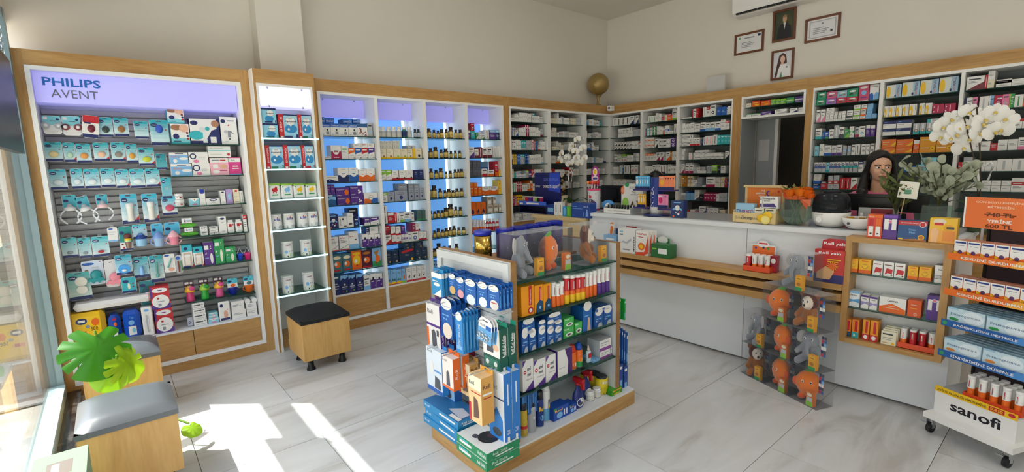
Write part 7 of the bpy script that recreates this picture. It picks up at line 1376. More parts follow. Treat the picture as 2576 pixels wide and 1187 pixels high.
n=20;m=MB().prism([(kw * .31 + .032 * math.cos(2 * math.pi * k / n),.032 + .032 * math.sin(2 * math.pi * k / n)) for k in range(n)],-.026,-.021,'Y',0xf6e070);m.decal(lambda u,v,e:(kw * .31 - .027 + u,-.026 - e,.005 + v),.054,.054,[('p',[(.5,.5),(.5 + .45 * math.cos(k * .785 + .1),.5 + .45 * math.sin(k * .785 + .1)),(.5 + .45 * math.cos(k * .785 + .65),.5 + .45 * math.sin(k * .785 + .65))],0xf8eca0) for k in range(8)]);part('lemon_slice',m,'print',t)
part('leaf',MB().prism([(kw * .22,kh * .9),(kw * .27,kh * 1.35),(kw * .31,kh * 1.0),(kw * .34,kh * 1.4),(kw * .37,kh * .9)],-.014,-.012,'G'),'print',t)
hX0=cX(1870,3.86,1.3) - kx;hX1=cX(1977,3.86,1.3) - kx;hz=zat(kx,3.86,466) - CZ;hw=hX1 - hX0
part('header_frame',MB().box(hX0 + .012,hX0 + .03,.145,.16,0,hz - .018).box(hX1 - .03,hX1 - .012,.145,.16,0,hz - .018).box(hX0,hX1,.14,.163,hz - .018,hz),'wood_pale',t)
m=MB().box(hX0 + .03,hX1 - .03,.150,.155,.01,hz - .018,0xe07a2c);m.decal(lambda u,v,e:(hX0 + .03 + u,.150 - e,.01 + v),hw - .06,hz - .028,[('T','Doğ',.46,.90,.1,.06,'W'),('T','geliştirilmiş',.38,.82,.26,.06,'W'),('T','vitamin',.42,.74,.16,.05,'W'),('e',.62,.82,.07,.09,'P'),('e',.65,.82,.05,.06,0xe07a2c),('e',.5,.52,.14,.08,'Y'),('r',.88,.84,.94,.92,'R')]);part('header_panel',m,'print',t)
def kbox(x0,x1,y0,dy,z,base,sh,lab,grp=None,top=None):return cbox(1830 + x0 / 6.982,1830 + x1 / 6.982,450 + y0 / 6.982,3.735 + dy,.05,base,sh,lab,z=z,grp=grp,top=top)
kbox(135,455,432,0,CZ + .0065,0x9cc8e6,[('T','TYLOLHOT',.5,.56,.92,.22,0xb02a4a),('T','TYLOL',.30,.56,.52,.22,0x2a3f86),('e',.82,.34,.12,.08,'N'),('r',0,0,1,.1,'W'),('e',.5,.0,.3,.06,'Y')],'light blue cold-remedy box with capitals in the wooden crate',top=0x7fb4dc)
kbox(462,632,512,0,CZ + .0065,0xe6e0cc,[('r',.12,.80,.8,.86,DARKTXT),('r',.12,.5,.7,.53,'S'),('r',.12,.36,.8,.39,'S')],'cream remedy box with dark heading in the wooden crate','cream remedy boxes in the crate');kbox(645,838,512,0,CZ + .0065,0xe6e0cc,[('r',.12,.80,.8,.86,DARKTXT),('r',.12,.5,.7,.53,'S'),('r',.12,.36,.8,.39,'S')],'cream remedy box with dark heading in the wooden crate','cream remedy boxes in the crate')
zs=CZ + .0065 + (zat(kx,3.735,450 + 512 / 6.982) - CZ - .0065) + .001
sps=[('T','Strepsils',.42,.82,.78,.2,DARKTXT),('r',.08,.6,.5,.66,'S'),('p',[(.06,.12),(.06,.4),(.75,.44),(.94,.14)],0x4a3a80)]
kbox(560,606,318,0,zs,'W',[('T','St',.5,.82,.7,.2,DARKTXT),('r',.1,.12,.9,.42,0x4a3a80)],'narrow white lozenge box with purple bar on the cream boxes');kbox(610,882,312,0,zs,'W',sps,'white lozenge box with purple wedge on the cream boxes')

fX=cX(2001,3.80);t=thing('flower_bowl','round glass bowl of orange roses on the counter','flowers',(fX,3.80,CZ));t.scale=(.9,.9,.95);R_=.118
pr=[(R_ * math.sin(a),R_ * .92 - R_ * .92 * math.cos(a)) for a in [.35 + .1785 * k for k in range(13)]];pr[0]=(pr[0][0],0.001)
part('bowl',MB().lathe(pr,28,'W',caps=False),'vase_glass',t);part('water',MB().lathe([(.03,.004),(.085,.03),(.112,.075),(.116,.11)],24,0x8a9a6a),'vase_glass',t)
m=MB()
for i in range(7):a=i * .9;m.tube([(.05 * math.cos(a),.05 * math.sin(a),.01),(.02 * math.cos(a + 1),.02 * math.sin(a + 1),.1),(.06 * math.cos(a + 2),.06 * math.sin(a + 2),.21)],.004,6,0x5a8a3a)
part('stem',m,'leaf',t)
part('ribbon',MB().lathe([(.080,.195),(.086,.20),(.086,.212),(.080,.216)],24,0xe87a4a,caps=False).prism([(.05,.20),(.11,.165),(.10,.13),(.07,.17)],-.085,-.08,0xe8704a).prism([(.06,.20),(.13,.20),(.125,.15),(.10,.155)],-.08,-.075,0xf08a60),'petal',t)
def rose(c,r,col):
    m=MB();m.sphere((c[0],c[1],c[2]),(r * .55,r * .55,r * .6),tuple(x * .8 for x in cc(col)[:3]) + (1,),10,8)
    for k in range(9):
        a=k * 2.4;rr=r * (.5 + .055 * k);t1=Vector((math.cos(a),math.sin(a),0));s_=Vector((-math.sin(a),math.cos(a),0));q=Vector(c);lean=.25 + .1 * k
        P_=[]
        for vv in range(4):
            for uu in range(5):
                f=vv / 3;g=(uu - 2) / 2;P_.append(q + t1 * (rr * (.75 + .35 * f * lean) - rr * .22 * g * g) + s_ * (g * r * .62 * (.6 + .5 * f)) + Vector((0,0,r * (-.5 + 1.15 * f - .12 * g * g - .03 * k))))
        m.add(P_,[(vv * 5 + uu,vv * 5 + uu + 1,vv * 5 + uu + 6,vv * 5 + uu + 5) for vv in range(3) for uu in range(4)],col,True)
    return m
for (x,y,z,r,c) in ((-.03,-.055,.245,.040,0xf07a18),(.035,-.05,.25,.042,0xf28420),(.085,-.02,.243,.040,0xee7616),(.0,.0,.262,.042,0xf08a28),(.06,.03,.262,.040,0xee7a1a),(-.07,-.03,.225,.026,0xe8603a),(-.095,.0,.255,.022,0xe8743a),(.02,-.085,.215,.022,0xe87440),(.11,-.04,.225,.03,0xea6a18)):part('rose',rose((x,y,z),r,c),'petal',t)
for i in range(16):
    a=2.2 + i * .5;rr=.06 + .035 * ((i * 3) % 5) / 5;c=Vector((-.03 + rr * math.cos(a),.01 + rr * math.sin(a),.255 + .03 * ((i * 7) % 5) / 5));d=Vector((math.cos(a),math.sin(a),.7)).normalized();s_=d.cross(Vector((0,0,1))).normalized()
    m=MB().add([c,c + d * .02 + s_ * .012,c + d * .05,c + d * .02 - s_ * .012],[(0,1,2,3)],(0x8a8a4a,0x6a7a3a,0xc8b87a)[i % 3]);part('leaf',m,'leaf',t)

uX=cX(2088,3.86);t=thing('humidifier','white humidifier with smoky clear dome on the counter','humidifier',(uX,3.86,CZ));t.scale=(.96,.96,1)
part('base',MB().lathe([(.065,0),(.09,.006),(.112,.04),(.121,.075),(.122,.098),(.118,.10)],32,'W'),'plastic',t);part('dome',MB().lathe([(.118,.10),(.120,.14),(.114,.19),(.095,.222),(.07,.235),(.03,.238)],32,'S'),'smoke_plastic',t)
part('top_cap',MB().lathe([(.055,.236),(.06,.24),(.05,.246)],24,'X'),'smoke_plastic',t)
part('knob',MB().tube([(-.035,-.108,.055),(-.035,-.128,.055)],.020,18,'W'),'plastic',t,label='round white control knob');m=MB();m.decal(lambda u,v,e:(-.06 + u,-.1215 - e,.085 + v),.045,.008,[('t','weewell',.5,.5,1,1,'S')]);part('lettering',m,'print',t)

wX=cX(2160,3.80);t=thing('ceramic_bowl','white ceramic bowl of tea sachets beside the humidifier','bowl',(wX,3.80,CZ));part('bowl',MB().lathe([(.045,0),(.06,.004),(.09,.04),(.097,.075),(.094,.076),(.085,.04),(.055,.012),(.01,.010)],28,'W',caps=False),'plastic',t)
m=MB();m.decal(lambda u,v,e:(-.05 + u,-.095 - e,.02 + v),.03,.035,[('e',.5,.65,.3,.25,DARKTXT),('r',.1,.1,.9,.2,'S')]);part('emblem',m,'print',t)
for i in range(5):one('tea_sachet',MB().box(-.028,.028,-.004,.004,0,.05,(0xd8a030,'Q',0xb8862a,'W',0xc09040)[i]),'print','%s sachet standing in the white ceramic bowl' % ('amber','beige','brown','white','tan')[i],'sachet',(wX - .04 + .022 * i,3.79 + .006 * i,CZ + .03),.3 * (i - 2)).rotation_euler=(.25,.1 * (i - 2),.2 * (i - 2))

t=thing('serum_display','grey and red serum display with dropper bottles','display',(cX(2200,3.92),3.92,CZ));part('backing',MB().box(-.11,.11,.05,.056,0,.13,'K').box(-.04,.08,.044,.05,.02,.125,0x8a1428),'print',t);part('tray',MB().box(-.11,.11,-.04,.05,0,.012,'R'),'print',t)
for i in range(3):bottle('serum_bottle',(cX(2200,3.92) - .08 + .055 * i,3.92,CZ + .0125),0,.014,.085 - .008 * i,(0x7a6a3a,'K','R')[i],'W','W','%s serum bottle with white cap in the grey display' % ('amber','silver','red')[i],capfrac=.3,neck=.5)

Zt=(2080,500,3.391);SZ=1.0635
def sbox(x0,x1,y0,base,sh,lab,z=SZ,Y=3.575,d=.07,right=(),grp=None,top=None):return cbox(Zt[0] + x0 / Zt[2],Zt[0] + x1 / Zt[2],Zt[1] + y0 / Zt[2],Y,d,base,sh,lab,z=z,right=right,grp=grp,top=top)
sbox(335,465,135,0xd8482c,[('r',0,.86,1,1,'O'),('t','Daily',.25,.9,.4,.07,'W'),('r',.1,.08,.42,.82,'R'),('r',.1,.08,.42,.5,'W'),('r',.58,.08,.9,.82,'O'),('r',.58,.08,.9,.5,'W'),('r',.2,.16,.34,.22,'D'),('r',.66,.16,.8,.22,'D')],'red and orange two-tube box on the oak wall shelf')
sbox(468,592,142,'P',[('r',0,.9,1,1,0x7a4ab0),('r',.08,.06,.4,.84,'W'),('r',.08,.06,.4,.4,'P'),('r',.62,.06,.94,.84,'W'),('r',.62,.06,.94,.4,'P'),('c',.5,.74,.16,'W'),('c',.5,.74,.12,'I')],'purple and white two-tube box on the oak wall shelf')
sbox(596,848,190,0x1f4f86,[('r',0,.78,1,1,0xb82a3c),('t','EKONOMİK PAKET',.4,.9,.6,.08,'W'),('c',.84,.84,.14,'W'),('c',.84,.84,.11,'R'),('T','Ocean',.5,.56,.24,.1,'L'),('T','Plus',.5,.42,.2,.1,'L'),('p',[(0,0),(1,0),(1,.06),(.6,.12),(.2,.06)],'U'),('c',.82,.2,.13,'Y'),('c',.82,.2,.10,'U'),('r',.03,.05,.2,.12,'Y')],'wide navy box with red band on the oak wall shelf')
sbox(862,1100,168,0xf0c030,[('r',0,.0,1,.55,0xf4b04a),('p',[(.08,0),(.3,0),(.36,.5),(.2,.62),(.06,.5)],0xf2c08c),('e',.7,.62,.26,.2,'Y'),('e',.7,.62,.2,.14,0xe8a820),('e',.36,.86,.24,.12,'C'),('r',.18,.72,.5,.82,'R'),('r',.5,.1,.94,.5,0xf0953a),('r',.62,.58,.9,.66,DARKTXT)],'large yellow vitamin box on the oak wall shelf')

yb=[('c',.5,.52,.28,0xd89a1a),('p',[(.2,.6),(.8,.6),(.5,.36)],'Y'),('r',0,0,1,.26,'O'),('r',.2,.86,.8,.92,'O')]
gb=[('r',.1,.76,.8,.82,'J'),('p',[(.15,.12),(.3,.58),(.92,.5),(.86,.2),(.4,.24)],'R'),('c',.82,.12,.09,'D')]
def tt(x0,x1,y0,y1):return x0,x1,y0
for x0,x1,y0 in ((182,262,510),(268,372,520)):sbox(x0,x1,y0,0xf0b41c,yb,'small yellow box beside the oak shelf side',z=.8325,Y=3.585,grp='yellow boxes at the shelf side',right=[('r',0,0,1,.3,'O')])
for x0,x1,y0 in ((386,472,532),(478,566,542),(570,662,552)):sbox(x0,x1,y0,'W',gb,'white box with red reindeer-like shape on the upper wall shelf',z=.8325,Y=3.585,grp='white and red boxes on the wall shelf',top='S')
for o in [o for o in COL.objects if o.get('label','').startswith('white box with red reindeer')]:o['label']='white box with dark red emblem on the upper glass of the oak wall shelf'
for x0,x1,y0 in ((682,772,580),(778,886,586)):sbox(x0,x1,y0,0xf0b41c,yb,'small yellow box between the white boxes and energy box',z=.8325,Y=3.585,grp='yellow boxes by the energy box',right=[('r',0,0,1,.3,'O')])
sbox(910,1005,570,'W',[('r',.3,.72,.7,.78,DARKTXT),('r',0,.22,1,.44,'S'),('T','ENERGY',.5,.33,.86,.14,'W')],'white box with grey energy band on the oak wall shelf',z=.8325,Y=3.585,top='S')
sbox(168,275,785,0xe8ecf0,[('r',0,.85,1,1,'L'),('T','Umca',.45,.74,.6,.12,DARKTXT),('p',[(0,.2),(.5,.35),(1,.26),(1,.55),(.5,.45),(0,.5)],0x5a9fd4),('r',.05,.05,.15,.1,'N')],'white and blue mountain-print box on the lower wall shelf',z=.6085,Y=3.585)
for x0,x1,y0 in ((285,352,822),(358,425,838)):sbox(x0,x1,y0,'W',[('r',0,.85,1,1,'P'),('T','Umca',.45,.74,.6,.1,DARKTXT),('p',[(0,.2),(.5,.4),(1,.3),(1,.55),(.5,.5),(0,.55)],0x9a90c4)],'narrow white box with violet mountain print',z=.6085,Y=3.585,grp='violet mountain boxes')
sbox(440,668,845,'W',[('p',[(0,0),(1,0),(1,.3),(.5,.62),(0,.36)],'O'),('T','Centrum',.5,.78,.4,.14,DARKTXT),('r',.35,.42,.65,.45,'C'),('r',.25,.3,.75,.33,'C')],'wide white and orange box on the lower wall shelf',z=.6085,Y=3.585)
sbox(680,800,868,0xe05a20,[('T','Ocean',.45,.72,.4,.08,'C'),('c',.6,.16,.13,'W'),('c',.6,.16,.1,'O'),('r',.2,.5,.7,.53,'Y')],'orange box with white ring on the lower wall shelf',z=.6085,Y=3.585)
sbox(838,968,830,'P',[('r',.08,.06,.36,.84,'W'),('r',.08,.06,.36,.4,'P'),('r',.66,.06,.94,.84,'W'),('r',.66,.06,.94,.4,'P'),('c',.5,.8,.16,'W'),('c',.5,.8,.12,'I')],'purple and white two-tube box on the lower wall shelf',z=.6085,Y=3.585)
Zw=(2080,800,3.067)
def wbox(x0,x1,y0,base,sh,lab,grp=None,**k):return cbox(Zw[0] + x0 / Zw[2],Zw[0] + x1 / Zw[2],Zw[1] + y0 / Zw[2],3.585,.07,base,sh,lab,z=.4055,grp=grp,**k)
pm=CUSTOM['phm'][3]
wbox(133,180,10,0xee8a1e,[('r',.4,.36,.8,.94,'R'),('r',0,0,1,.3,'H')],'slim orange box with navy foot in the oak wall shelf');wbox(186,242,14,0xee8a1e,[('r',.4,.36,.8,.94,'R'),('r',0,0,1,.32,'T'),('T','a',.4,.16,.3,.14,'W')],'slim orange box with teal foot in the oak wall shelf')
for x0,x1,y0 in ((268,322,15),(326,388,22)):wbox(x0,x1,y0,0xee9a1e,[('r',.4,.36,.75,.94,'R'),('r',0,0,1,.3,'R'),('e',.5,.16,.3,.1,'W')],'orange box with red foot and white oval','orange boxes with red foot')
for i in range(4):wbox(412 + i * 7,530 + i * 7,105 - i * 8,0xe8e2c8,[('r',.1,.74,.8,.84,DARKTXT),('r',.1,.5,.8,.54,'S'),('r',.1,.36,.7,.40,'S'),('e',.8,.14,.12,.08,'Y'),('r',.1,.12,.5,.16,'U')],'thin cream box in the file between orange boxes and red tubes','file of thin cream boxes').location.y += i * .018
for o in [o for o in COL.objects if o.get('group') == 'file of thin cream boxes']:o.scale.y=.24
t=thing('tube_tray','orange tray of tablet tubes in the oak wall shelf','tray',(cX(Zw[0] + 690 / Zw[2],3.60,.41),3.585,.4055));tw_=(cX(Zw[0] + 840 / Zw[2],3.585,.41) - cX(Zw[0] + 548 / Zw[2],3.585,.41));part('tray',MB().box(-tw_ / 2,tw_ / 2,0,.004,0,.035,0xe0502a).box(-tw_ / 2,tw_ / 2,.09,.094,0,.035,0xe0502a).box(-tw_ / 2,-tw_ / 2 + .004,.004,.09,0,.035,0xd04a26).box(tw_ / 2 - .004,tw_ / 2,.004,.09,0,.035,0xd04a26).box(-tw_ / 2,tw_ / 2,0,.094,0,.003,0xd04a26),'print',t)
for r_ in range(2):
    for i in range(4):tube((t.location.x - tw_ / 2 + .022 + i * (tw_ - .044) / 3,3.607 + r_ * .042,.409),0,.0155,.118,'R' if i in (1,2) else 'O','R' if i in (1,2) else 'W','W','%s tablet tube in the orange tray of the oak wall shelf' % ('red' if i in (1,2) else 'white'),'%s tubes in the wall shelf tray' % ('red' if i in (1,2) else 'white'))

RZ=.7515;Zr=(1480,420,3.124)
def rbox(x0,x1,y0,base,sh,lab,Y=3.55,d=.09,right=(),grp=None,name='product_box'):return cbox(Zr[0] + x0 / Zr[2],Zr[0] + x1 / Zr[2],Zr[1] + y0 / Zr[2],Y,d,base,sh,lab,z=RZ,right=right,grp=grp,name=name)
rbox(120,222,535,0x7fb0d8,[('r',.2,.7,.8,.8,'W')],'pale blue box on the oak rail beside the pain-patch boxes')
rbox(232,368,485,'W',[('r',.1,.84,.3,.9,'A'),('r',.1,.72,.3,.78,'S'),('p',[(.1,.4),(.3,.5),(.5,.46),(.75,.62),(.8,.55),(.55,.38),(.3,.42)],'K'),('T','MWITKE',.93,.4,.08,.6,'D',1),('r',.3,.12,.7,.17,'S')],'white pain-patch box with line drawing on the oak rail')
for i in range(3):rbox(372 + i * 26,470 + i * 26,505 - i * 4,0xf0ece4,[('T','VoltaPatch',.45,.88,.8,.08,'R'),('r',.2,.74,.6,.77,'R'),('e',.45,.36,.28,.16,'O'),('e',.45,.36,.16,.09,'Y'),('p',[(.6,0),(1,.1),(1,.9),(.9,.6)],0xe04a28),('p',[(0,0),(.7,0),(.9,.16),(0,.1)],0xe04a28)],'white and orange heat-patch box on the oak rail',Y=3.55 + i * .03,d=.026,grp='heat patch boxes on the rail')
o=rbox(490,640,610,0x1f6a34,[('r',.4,.3,.85,.7,'W'),('r',.08,.6,.3,.7,'V')],'low green display box on the oak rail',d=.10)
hp=rbox(530,635,560,0x1f6a34,[('e',.5,.9,.4,.2,'W')],'green header card behind the low green box',Y=3.655,d=.004);hp['category']='card'
t=thing('foot_display','navy foot-care display with orange foot cut-out on the oak rail','display',(cX(1540,3.60,RZ),3.60,RZ));part('box',MB().box(-.075,.045,0,.07,0,.09,0x1a2a5c).box(-.0,.05,.05,.056,.09,.20,0x1a2a5c),'print',t)
part('foot',MB().prism([(-.065,.08),(-.04,.08),(-.028,.14),(-.012,.20),(-.02,.235),(-.055,.23),(-.062,.17)],.04,.046,'W').prism([(-.060,.09),(-.046,.09),(-.034,.14),(-.020,.20),(-.026,.222),(-.05,.218),(-.056,.17)],.037,.040,0xe87a28),'print',t);part('toe',MB().sphere((-.052,.042,.242),(.006,.003,.008),0xe87a28).sphere((-.04,.042,.248),(.006,.003,.008),0xe87a28).sphere((-.028,.042,.246),(.007,.003,.009),0xe87a28),'print',t)
t=thing('header_sign','dark red shaped header card above the pain-patch boxes','sign',(cX(1587,3.66,.9),3.66,RZ));m=MB().prism([(-.11,0),(.11,0),(.11,.16),(.13,.18),(.12,.20),(.07,.21),(.06,.23),(-.05,.23),(-.06,.21),(-.11,.205)],0,.004,0xa81e2c);m.decal(lambda u,v,e:(-.11 + u,-e,.15 + v),.22,.08,[('r',.3,.62,.66,.7,'W'),('r',.12,.3,.42,.4,'W'),('c',.55,.4,.18,'W')]);part('card',m,'print',t)
def tube_stand(px,Y,z,lab,hdr=True):
    X=cX(px,Y,z);t=thing('tube_tray',lab,'tray',(X,Y,z));w=.19
    part('tray',MB().box(-w / 2,w / 2,0,.004,0,.04,0xe8562c).box(-w / 2,w / 2,.10,.104,0,.10,0xe8562c).box(-w / 2,-w / 2 + .004,.004,.10,0,.045,0xd84a22).box(w / 2 - .004,w / 2,.004,.10,0,.045,0xd84a22).box(-w / 2,w / 2,0,.104,0,.003,0xd84a22),'print',t)
    m=MB().prism([(-w * .42,.08),(w * .46,.08),(w * .46,.19),(w * .2,.185),(w * .12,.215),(-w * .12,.215),(-w * .2,.185),(-w * .42,.19)],.104,.108,'W');m.decal(lambda u,v,e:(-w * .42 + u,.104 - e,.08 + v),w * .88,.135,[('r',.03,0,.97,.72,0xe8702c),('e',.48,.82,.26,.18,'W'),('r',.3,.82,.66,.9,'R'),('c',.18,.6,.06,'P'),('c',.5,.64,.06,'N'),('c',.7,.6,.07,'G')]);part('header_card',m,'print',t)
    for r_ in range(2):
        for i in range(4):tube((X - .066 + i * .044,Y + .026 + r_ * .045,z + .0035),0,.017,.118,'R' if i == 0 else 'O','R' if i == 0 else 'W','W','%s tablet tube in the orange rail tray' % ('red' if i == 0 else 'white'),'%s tubes in the orange rail tray' % ('red' if i == 0 else 'white'))
tube_stand(1901,3.545,RZ,'orange tube tray with header card on the oak rail')
rbox(1408,1476,700,0x9a1f34,[('e',.6,.7,.3,.16,'W'),('r',.1,.1,.9,.3,'R')],'dark red box behind the topmost plush box',Y=3.60,d=.05)
t=thing('heat_patch_display','red heat-patch display with sun print on the oak rail','display',(cX(2082,3.54,RZ),3.54,RZ));m=MB().box(-.085,.085,0,.05,0,.215,0xc8322c);m.decal(lambda u,v,e:(-.085 + u,-e,v),.17,.215,[('r',0,0,1,.26,0x2a2a6a),('T','Roll yakı',.5,.9,.74,.1,'W'),('p',[(.1,.1),(.55,.1),(.7,.36),(.4,.5),(.1,.3)],0xd8a878)] + [('p',[(.62,.52),(.62 + .22 * math.cos(k * .5),.52 + .17 * math.sin(k * .5)),(.62 + .12 * math.cos(k * .5 + .25),.52 + .09 * math.sin(k * .5 + .25))],'Y') for k in range(13)] + [('c',.62,.52,.12,'O'),('r',.45,.7,.9,.73,'Y'),('r',.45,.64,.8,.67,'Y')]);part('box',m,'print',t)
m=MB().prism([(-.06,.215),(.09,.215),(.09,.27),(.05,.285),(-.02,.285),(-.055,.27)],.04,.045,0xb8202c);m.decal(lambda u,v,e:(-.06 + u,.04 - e,.215 + v),.15,.07,[('T','Roll yakı',.5,.5,.84,.36,'W')]);part('header_card',m,'print',t);part('leaflet',MB().box(-.07,.08,.052,.058,0,.20,'K'),'print',t)
# ================================================================== PRODUCT STAND ON CASTORS
aS=math.radians(-23.3);st_=thing('product_stand','white castor stand with orange and blue shelf banners beside the counter','display stand',(-.476,3.39,0),aS);SW=.365
part('base',MB().box(-.012,SW + .02,0,.40,.098,.130,'W'),'plastic',st_)
for x in (0.0,SW - .02):
    for y in (.05,.36):
        c=part('castor',MB().tube([(x - .010,y,.028),(x + .010,y,.028)],.028,16,'D'),'rubber',st_);part('castor_fork',MB().box(x - .016,x - .011,y - .012,y + .012,.028,.095,'K').box(x + .011,x + .016,y - .012,y + .012,.028,.095,'K').box(x - .022,x + .022,y - .02,y + .02,.090,.098,'K').box(x - .03,x + .0,y - .035,y - .02,.06,.066,'S'),'chrome',c)
m=MB().box(0,SW - .005,.06,.062,.13,.262,'W').box(0,.002,.062,.34,.13,.262,'W').box(SW - .007,SW - .005,.062,.34,.13,.262,'W').box(0,SW - .005,.338,.34,.13,.30,'W').box(0,SW - .005,.062,.338,.255,.258,'K');m.decal(lambda u,v,e:(u,.06 - e,.13 + v),SW - .005,.132,[('T','sanofi',.52,.50,.62,.42,0x1c1a26)]);part('bin',m,'plastic',st_,label='white bin with black lettering')
m=MB().box(0,SW - .005,.056,.060,.250,.282,'Y');m.decal(lambda u,v,e:(u,.056 - e,.250 + v),SW - .005,.032,[('T','SOĞUK ALGINLIĞI VİRÜSLERİNE',.34,.5,.62,.5,0x5a4a10),('r',.68,.14,.86,.86,'R'),('T','DUR DE!',.77,.5,.14,.46,'Y'),('e',.94,.6,.04,.3,'R')]);part('banner',m,'print',st_)
part('post',MB().box(.004,.016,.33,.345,.13,1.30,'D').box(SW - .02,SW - .008,.33,.345,.13,1.30,'D'),'black_matte',st_);part('back_board',MB().box(.016,SW - .02,.338,.343,.30,1.15,0x3a3038),'print',st_)
BANN=[(1.0,'KENDİNİ DURDURMA!','O'),(.804,'KENDİNİ DURDURMA!','O'),(.631,'BAĞIŞIKLIĞINI DESTEKLE','B'),(.458,'SİNDİRİMİNİ DÜZENLE','B')]
for z,tx,k in BANN:
    part('shelf',MB().box(-.002,SW,.062,.338,z + .004,z + .010,'W'),'plastic',st_);m=MB().box(-.006,SW + .004,.056,.061,z,z + .036,0xe8742a if k == 'O' else 0x2560a8);m.decal(lambda u,v,e:(-.006 + u,.056 - e,z + v),SW + .01,.036,([('p',[(.7,0),(1,0),(1,1),(.8,1)],0xf0a83a)] if k == 'O' else [('c',.05,.5,.3,0x3a9a5a),('p',[(.8,0),(1,0),(1,1),(.9,1)],0x4a8ad0)]) + [('T',tx,.52,.5,.72,.5,'W')]);part('banner',m,'print',st_)
e1=Vector((math.cos(aS),math.sin(aS),0));e2=Vector((-math.sin(aS),math.cos(aS),0));S0=Vector((-.476,3.39,0))
def sp(x,y,z):return S0 + e1 * x + e2 * y + Vector((0,0,z))
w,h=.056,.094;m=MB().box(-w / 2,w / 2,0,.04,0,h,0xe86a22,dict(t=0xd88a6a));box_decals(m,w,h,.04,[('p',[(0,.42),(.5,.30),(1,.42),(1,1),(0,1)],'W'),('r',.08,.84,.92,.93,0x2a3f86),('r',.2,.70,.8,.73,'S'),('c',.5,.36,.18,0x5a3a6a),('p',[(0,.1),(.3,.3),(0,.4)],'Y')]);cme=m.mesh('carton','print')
for zi,z in enumerate((1.0105,.8145)):
    for r_ in range(2):
        for i in range(6):tag(link('supplement_box',cme,None,sp(.036 + i * .0590,.075 + r_ * .045,z),aS),'white and orange box on the %s orange-banner shelf of the castor stand' % ('upper','lower')[zi],'box','white and orange boxes on the %s stand shelf' % ('upper','lower')[zi])
def ent(pill):
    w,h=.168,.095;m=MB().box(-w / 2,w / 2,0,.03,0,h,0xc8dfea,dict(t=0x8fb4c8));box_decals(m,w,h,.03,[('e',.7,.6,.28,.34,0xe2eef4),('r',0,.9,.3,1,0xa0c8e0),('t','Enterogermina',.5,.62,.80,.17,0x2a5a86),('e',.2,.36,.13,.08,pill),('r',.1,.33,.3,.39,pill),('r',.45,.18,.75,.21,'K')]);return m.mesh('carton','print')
eg,eo=ent(0x2f9a4a),ent(0xe08a3a)
for me,z,l in ((eg,.6415,'green'),(eo,.4685,'orange')):
    for r_ in range(5):
        for i in range(2):tag(link('supplement_box',me,None,sp(.092 + i * .176 + r_ * .002,.075 + r_ * .042,z),aS),'pale blue box with %s oval on the blue-banner stand shelf' % l,'box','pale blue boxes with %s oval' % l)
t=thing('tube_tray','orange tube tray in the bin of the castor stand','tray',sp(.235,.085,.2585),aS);part('tray',MB().box(-.125,.125,0,.004,0,.03,0xe8502a).box(-.125,-.121,.004,.12,0,.03,0xd84a22).box(.121,.125,.004,.12,0,.06,0xd84a22).box(-.125,.125,0,.124,0,.003,0xf0d0b0).box(-.125,.125,.12,.124,0,.03,0xd84a22),'print',t)
for r_ in range(3):
    for i in range(5):p=sp(.135 + i * .05,.107 + r_ * .038,.262);tube(p,aS,.0165,.125,'O','W','W','white and orange tube in the tray of the castor stand','tubes in the castor stand tray')
t=thing('price_sign','orange price sign with white lettering on top of the castor stand','sign',sp(.045,.07,1.18),aS);m=MB().box(0,.29,0,.003,0,.158,0xe8763c);m.decal(lambda u,v,e:(u,-e,v),.29,.158,[('T','GÜN BOYU ENERJİNİZ',.5,.85,.72,.10,0xf6c8a8),('T','BİTMESİN',.5,.71,.36,.09,0xf6c8a8),('T','748 TL',.5,.46,.38,.13,0x6a3420),('r',.28,.45,.72,.475,0x6a3420),('T','YERİNE',.5,.27,.34,.13,'W'),('T','600 TL',.5,.10,.38,.13,0x6a3420)]);part('panel',m,'print',t);part('edge_strip',MB().box(-.008,0,0,.003,0,.158,'W'),'print',t);[part('support',MB().box(a,a + .01,.098,.104,-.175,.11,'K').box(a,a + .01,.0035,.104,.10,.11,'K'),'plastic',t) for a in (.02,.26)]
# ================================================================== STOOLS
def stool(x0,x1,y0,y1,lab,mat):
    w,d=x1 - x0,y1 - y0;t=thing('cube_stool',lab,'stool',((x0 + x1) / 2,(y0 + y1) / 2,0));a,b=w / 2,d / 2
    part('box',bx(-a,a,-b,b,.09,.385),'wood_stool',t);vs,fs=[],[];n=12
    for j in range(n + 1):
        for i in range(n + 1):
            u_,v_=2 * i / n - 1,2 * j / n - 1;e=max(abs(u_),abs(v_));vs.append((u_ * a * 1.03,v_ * b * 1.03,.412 + .05 * (1 - u_ ** 4) ** .6 * (1 - v_ ** 4) ** .6))
    for j in range(n):
        for i in range(n):q=j * (n + 1) + i;fs.append((q,q + 1,q + n + 2,q + n + 1))
    m=MB().add(vs,fs,'D',True);m.box(-a * 1.03,a * 1.03,-b * 1.03,b * 1.03,.3855,.412,'D');part('cushion',m,mat,t)
    for sx in (-1,1):
        for sy in (-1,1):part('foot',MB().lathe([(.034,0),(.034,.008),(.024,.03),(.021,.09)],16,'D',(sx * (a - .06),sy * (b - .06),0)),'black_plastic',t)
stool(-4.18,-3.78,1.02,1.39,'cube stool with black fabric cushion beside the narrow cabinet','black_felt')
stool(-3.20,-2.80,-.235,.14,'cube stool with grey leather cushion nearest the window rail and plant','leather');stool(-4.23,-3.83,-.25,.14,'cube stool with leather cushion behind the plant, against the slat cabinet','leather')
g=one('planter_box',MB().box(-.15,.15,-.085,.085,0,.40,0x7e967a),'matte','sage green box beside the window-side stool','box',(-2.55,-.275,.0005));m=MB();m.decal(lambda u,v,e:(-.06 + u,-.04 + v,.40 + e),.12,.08,[('r',0,0,1,1,0x7a7068),('r',.15,.2,.8,.5,0xb8b0a8)]);part('label_sticker',m,'print',g)
